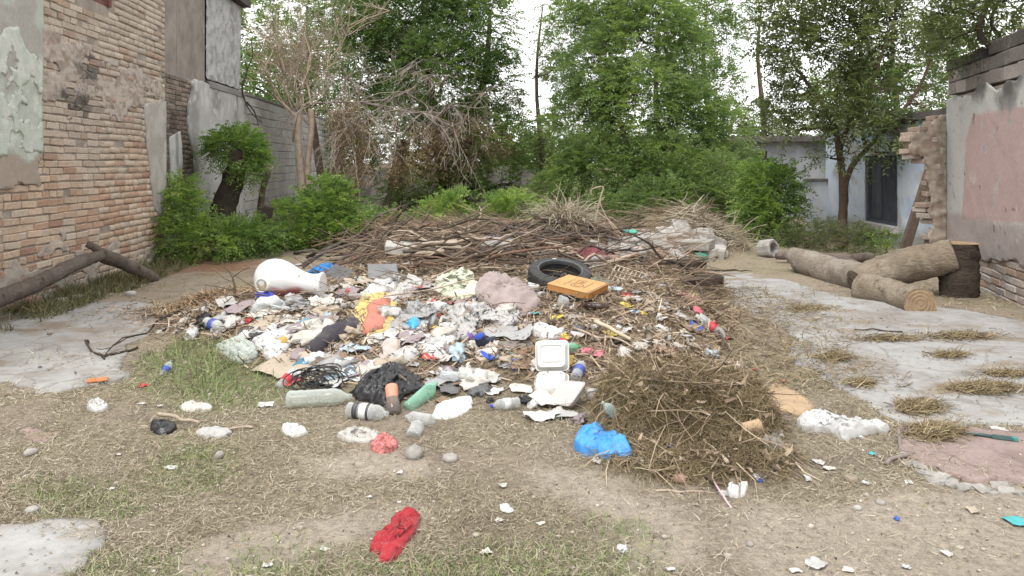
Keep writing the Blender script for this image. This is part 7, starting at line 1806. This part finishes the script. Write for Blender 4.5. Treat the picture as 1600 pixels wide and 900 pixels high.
# stray hay around the right flank and on the concrete
n = 13000; x = rng.uniform(1.2, 3.6, n); y = rng.uniform(4.9, 9.0, n); e_ = sdpoly(x, y, PILE); k = rng.random(n) < sst(-.75, -.05, e_ + .35 * fbm(x * 2, y * 2, 4, 23)) * .9; x, y = x[k], y[k]; n = len(x)
th = rng.uniform(0, 2 * PI, n); P = np.stack([x, y, H(x, y) + .004 + .02 * rng.random(n)], 1); V, F, m = ribbons(P, np.stack([np.cos(th), np.sin(th), rng.normal(.05, .2, n)], 1), rng.uniform(.05, .15, n), rng.uniform(.004, .008, n), 2, .3, rng, grav=.1)
stuff('stray_hay', V, F, HAY, np.repeat(np.clip(rng.normal(.55, .2, n), 0, 1), m), 'stray dry hay along the right flank of the heap')
# broken stems and leaf bits all over the heap
n = 42000; x = rng.uniform(-4, 3, n); y = rng.uniform(4.2, 13.5, n) ; y = 4.2 + (y - 4.2) * rng.uniform(.3, 1, n); h = hpile(x, y); k = rng.random(n) < sst(.02, .1, h); x, y = x[k], y[k]; n = len(x)
th = rng.uniform(0, 2 * PI, n); P = np.stack([x, y, H(x, y) + rng.uniform(.0, .03, n)], 1); V, F, m = ribbons(P, np.stack([np.cos(th), np.sin(th) * .8, rng.normal(.05, .25, n)], 1), rng.uniform(.03, .14, n), rng.uniform(.006, .016, n), 1, .2, rng, taper=.6)
stuff('stem_litter', V, F, TWIG, np.repeat(np.clip(rng.normal(.5, .25, n), 0, 1), m), 'broken dry stems and leaf bits over the refuse heap')
n = 7600; x = rng.uniform(-3.6, 3.2, n); y = rng.uniform(6.0, 13.6, n); h = hpile(x, y); wgt = sst(.12, .32, h) * (.25 + .75 * np.maximum(sst(8.2, 9.0, y), sst(.9, 1.6, x))); k = rng.random(n) < wgt; x, y = x[k], y[k]; n = len(x)
th = rng.normal(0, .7, n) + PI * (rng.random(n) < .5); P = np.stack([x, y, H(x, y) + rng.uniform(.0, .12, n)], 1); V, F, m = rods(P, np.stack([np.cos(th), np.sin(th), rng.normal(.05, .22, n)], 1), rng.uniform(.2, .8, n), rng.uniform(.002, .0055, n), 3, .14, rng, .03)
stuff('fine_twigs', V, F, TWIG, np.repeat(np.clip(rng.normal(.42, .22, n), 0, 1), m), 'fine dry twigs matted over the branch heap')
# chips at the left of the heap
n = 5000; x = rng.normal(-2.8, .42, n); y = rng.normal(7.55, .26, n); th = rng.uniform(0, 2 * PI, n); P = np.stack([x, y, H(x, y) + rng.uniform(0, .04, n)], 1); V, F, m = ribbons(P, np.stack([np.cos(th), np.sin(th), rng.normal(.1, .3, n)], 1), rng.uniform(.04, .12, n), rng.uniform(.006, .014, n), 1, .2, rng, taper=.6)
stuff('pod_litter', V, F, mat_strand('dry_pods', [(0, (.12, .075, .04)), (.5, (.26, .175, .10)), (1, (.40, .31, .2))]), np.repeat(rng.random(n), m), 'brown dry pods heaped left of the refuse')
# dry reeds standing on the heap and the twig heap by the rubble
g = G(880, 378); o = thing('dry_reeds', 'clump of dry straw coloured reeds drooping on top of the heap', 'reeds', g)
n = 1200; th = rng.uniform(0, 2 * PI, n); P = np.stack([g.x + rng.normal(0, .10, n), g.y + rng.normal(0, .1, n), np.full(n, g.z + .02) + rng.uniform(0, .22, n)], 1)
V, F, m = ribbons(P, np.stack([np.cos(th) * .45, np.sin(th) * .35, np.full(n, .9)], 1), rng.uniform(.35, .75, n), rng.uniform(.008, .018, n), 6, .12, rng, grav=.30)
link('blades', npmesh('blades', shift(V, g), F, STRAW, False, {'tint': np.repeat(np.clip(rng.normal(.6, .2, n), 0, 1), m)}), o)
g = G(1108, 372); o = thing('twig_heap', 'heap of pale dry stalks beyond the rubble', 'twigs', g)
n = 480; th = rng.uniform(0, 2 * PI, n); xx = rng.normal(g.x + .1, .28, n); yy = rng.normal(g.y + .3, .25, n); P = np.stack([xx, yy, H(xx, yy) + rng.uniform(0, .16, n)], 1)
V, F, m = rods(P, np.stack([np.cos(th), np.sin(th) * .6, rng.normal(.1, .3, n)], 1), rng.uniform(.2, .65, n), rng.uniform(.004, .010, n), 3, .14, rng, .10)
link('stalks', npmesh('stalks', shift(V, g), F, STRAW, False, {'tint': np.repeat(np.clip(rng.normal(.6, .22, n), 0, 1), m)}), o)
# fallen leaves on the floors and dirt
x, y = sample_ground(3600, 2.4, 13); n = len(x); th = rng.uniform(0, 2 * PI, n); P = np.stack([x, y, H(x, y) + .006], 1); V, F, m = ribbons(P, np.stack([np.cos(th), np.sin(th), rng.normal(0, .12, n)], 1), rng.uniform(.008, .02, n) * (.5 + y * .12), rng.uniform(.005, .012, n) * (.5 + y * .12), 2, .25, rng, taper=.3)
stuff('fallen_leaves', V, F, mat_strand('fallen_leaf', [(0, (.05, .04, .03)), (.5, (.16, .11, .07)), (.85, (.33, .26, .16)), (1, (.5, .46, .38))]), np.repeat(rng.random(n), m), 'small dry fallen leaves and chips')
# pebbles
x, y = sample_ground(900, 2.4, 9); k = (in_slab(x, y) < .1) & (hpile(x, y) < .03); x, y = x[k], y[k]; V0, F0 = ICO[1]; n = len(x); r = rng.uniform(.003, .010, n) * (1 + .8 * (rng.random(n) < .06))
V = (V0[None] * (1 + .2 * rng.normal(0, 1, (n, len(V0), 1)) * .6) * r[:, None, None] * np.array([1.2, 1, .7]) + np.stack([x, y, H(x, y) + r * .25], 1)[:, None, :]).reshape(-1, 3); F = (F0[None] + (np.arange(n) * len(V0))[:, None, None]).reshape(-1, 3)
o = link('pebbles', npmesh('pebbles', V, F, mat_surface('pale_pebbles', (.36, .32, .27), .5, 30, .95, .2))); o['kind'] = 'stuff'; o['label'] = 'small pale pebbles in the dirt'

# confetti of paper, film and ash between the larger pieces
n = 4000; x = rng.uniform(-3.4, 1.6, n); y = rng.uniform(4.3, 9.2, n); h = hpile(x, y); k = rng.random(n) < sst(.04, .14, h) * sst(-.25, .3, fbm(x * 2.3, y * 2.3, 3, 66) + .1); x, y = x[k], y[k]; n = len(x)
th = rng.uniform(0, 2 * PI, n); P = np.stack([x, y, H(x, y) + rng.uniform(.005, .03, n)], 1); V, F, m = ribbons(P, np.stack([np.cos(th), np.sin(th), rng.normal(.1, .4, n)], 1), rng.uniform(.02, .07, n), rng.uniform(.015, .045, n), 2, .5, rng, taper=.7)
stuff('paper_litter', V, F, mat_strand('paper_bits', [(0, (.06, .055, .05)), (.3, (.22, .19, .16)), (.65, (.36, .33, .29)), (.92, (.52, .50, .47)), (1, (.40, .44, .48))]), np.repeat(rng.random(n), m), 'small torn bits of paper and film over the refuse heap')

# mats of rotted hay lying on the right floor
HV, HF, HT, hb = [], [], [], 0
for (px, py, rx, ry) in [(1455, 677, 42, 13), (1430, 638, 36, 11), (1535, 608, 55, 9), (1480, 556, 32, 5), (1385, 530, 55, 5), (1262, 482, 40, 4), (1500, 526, 60, 6), (1300, 560, 30, 7), (1570, 585, 40, 5), (1340, 600, 22, 6)]:
    n = int(rx * ry * 2.6); q = rng.normal(0, .5, (n, 2)); pp = [G0(px + a * rx, py + b * ry, SLABTOP) for a, b in q]
    x = np.array([p[0] for p in pp]); y = np.array([p[1] for p in pp]); th = rng.normal(0, .9, n); P = np.stack([x, y, H(x, y) + .003 + .018 * rng.random(n)], 1)
    V, F, m = ribbons(P, np.stack([np.cos(th), np.sin(th), rng.normal(.03, .12, n)], 1), rng.uniform(.04, .12, n), rng.uniform(.004, .009, n), 2, .3, rng, grav=.1)
    HV.append(V); HF.append(F + hb); HT.append(np.repeat(np.clip(rng.normal(.55, .2, n), 0, 1), m)); hb += len(V)
stuff('rotted_hay', np.concatenate(HV), np.concatenate(HF), HAY, np.concatenate(HT), 'thin mats of rotted hay on the right concrete floor')

# stalks and dead leaves mixed into the cut grass
n = 2600; x = rng.uniform(.2, 1.8, n); y = rng.uniform(3.4, 4.9, n); k = hgm(x, y) > .03; x, y = x[k], y[k]; n = len(x); th = rng.uniform(0, 2 * PI, n)
P = np.stack([x, y, H(x, y) + rng.uniform(.005, .035, n)], 1); wide = rng.random(n) < .55
V, F, m = ribbons(P, np.stack([np.cos(th), np.sin(th), rng.normal(.05, .3, n)], 1), np.where(wide, rng.uniform(.03, .07, n), rng.uniform(.12, .35, n)), np.where(wide, rng.uniform(.012, .028, n), rng.uniform(.004, .008, n)), 2, .3, rng, taper=.4, grav=.12)
stuff('stalk_litter', V, F, TWIG, np.repeat(np.clip(rng.normal(.5, .25, n), 0, 1), m), 'dead leaves and stalks mixed into the cut grass heap')
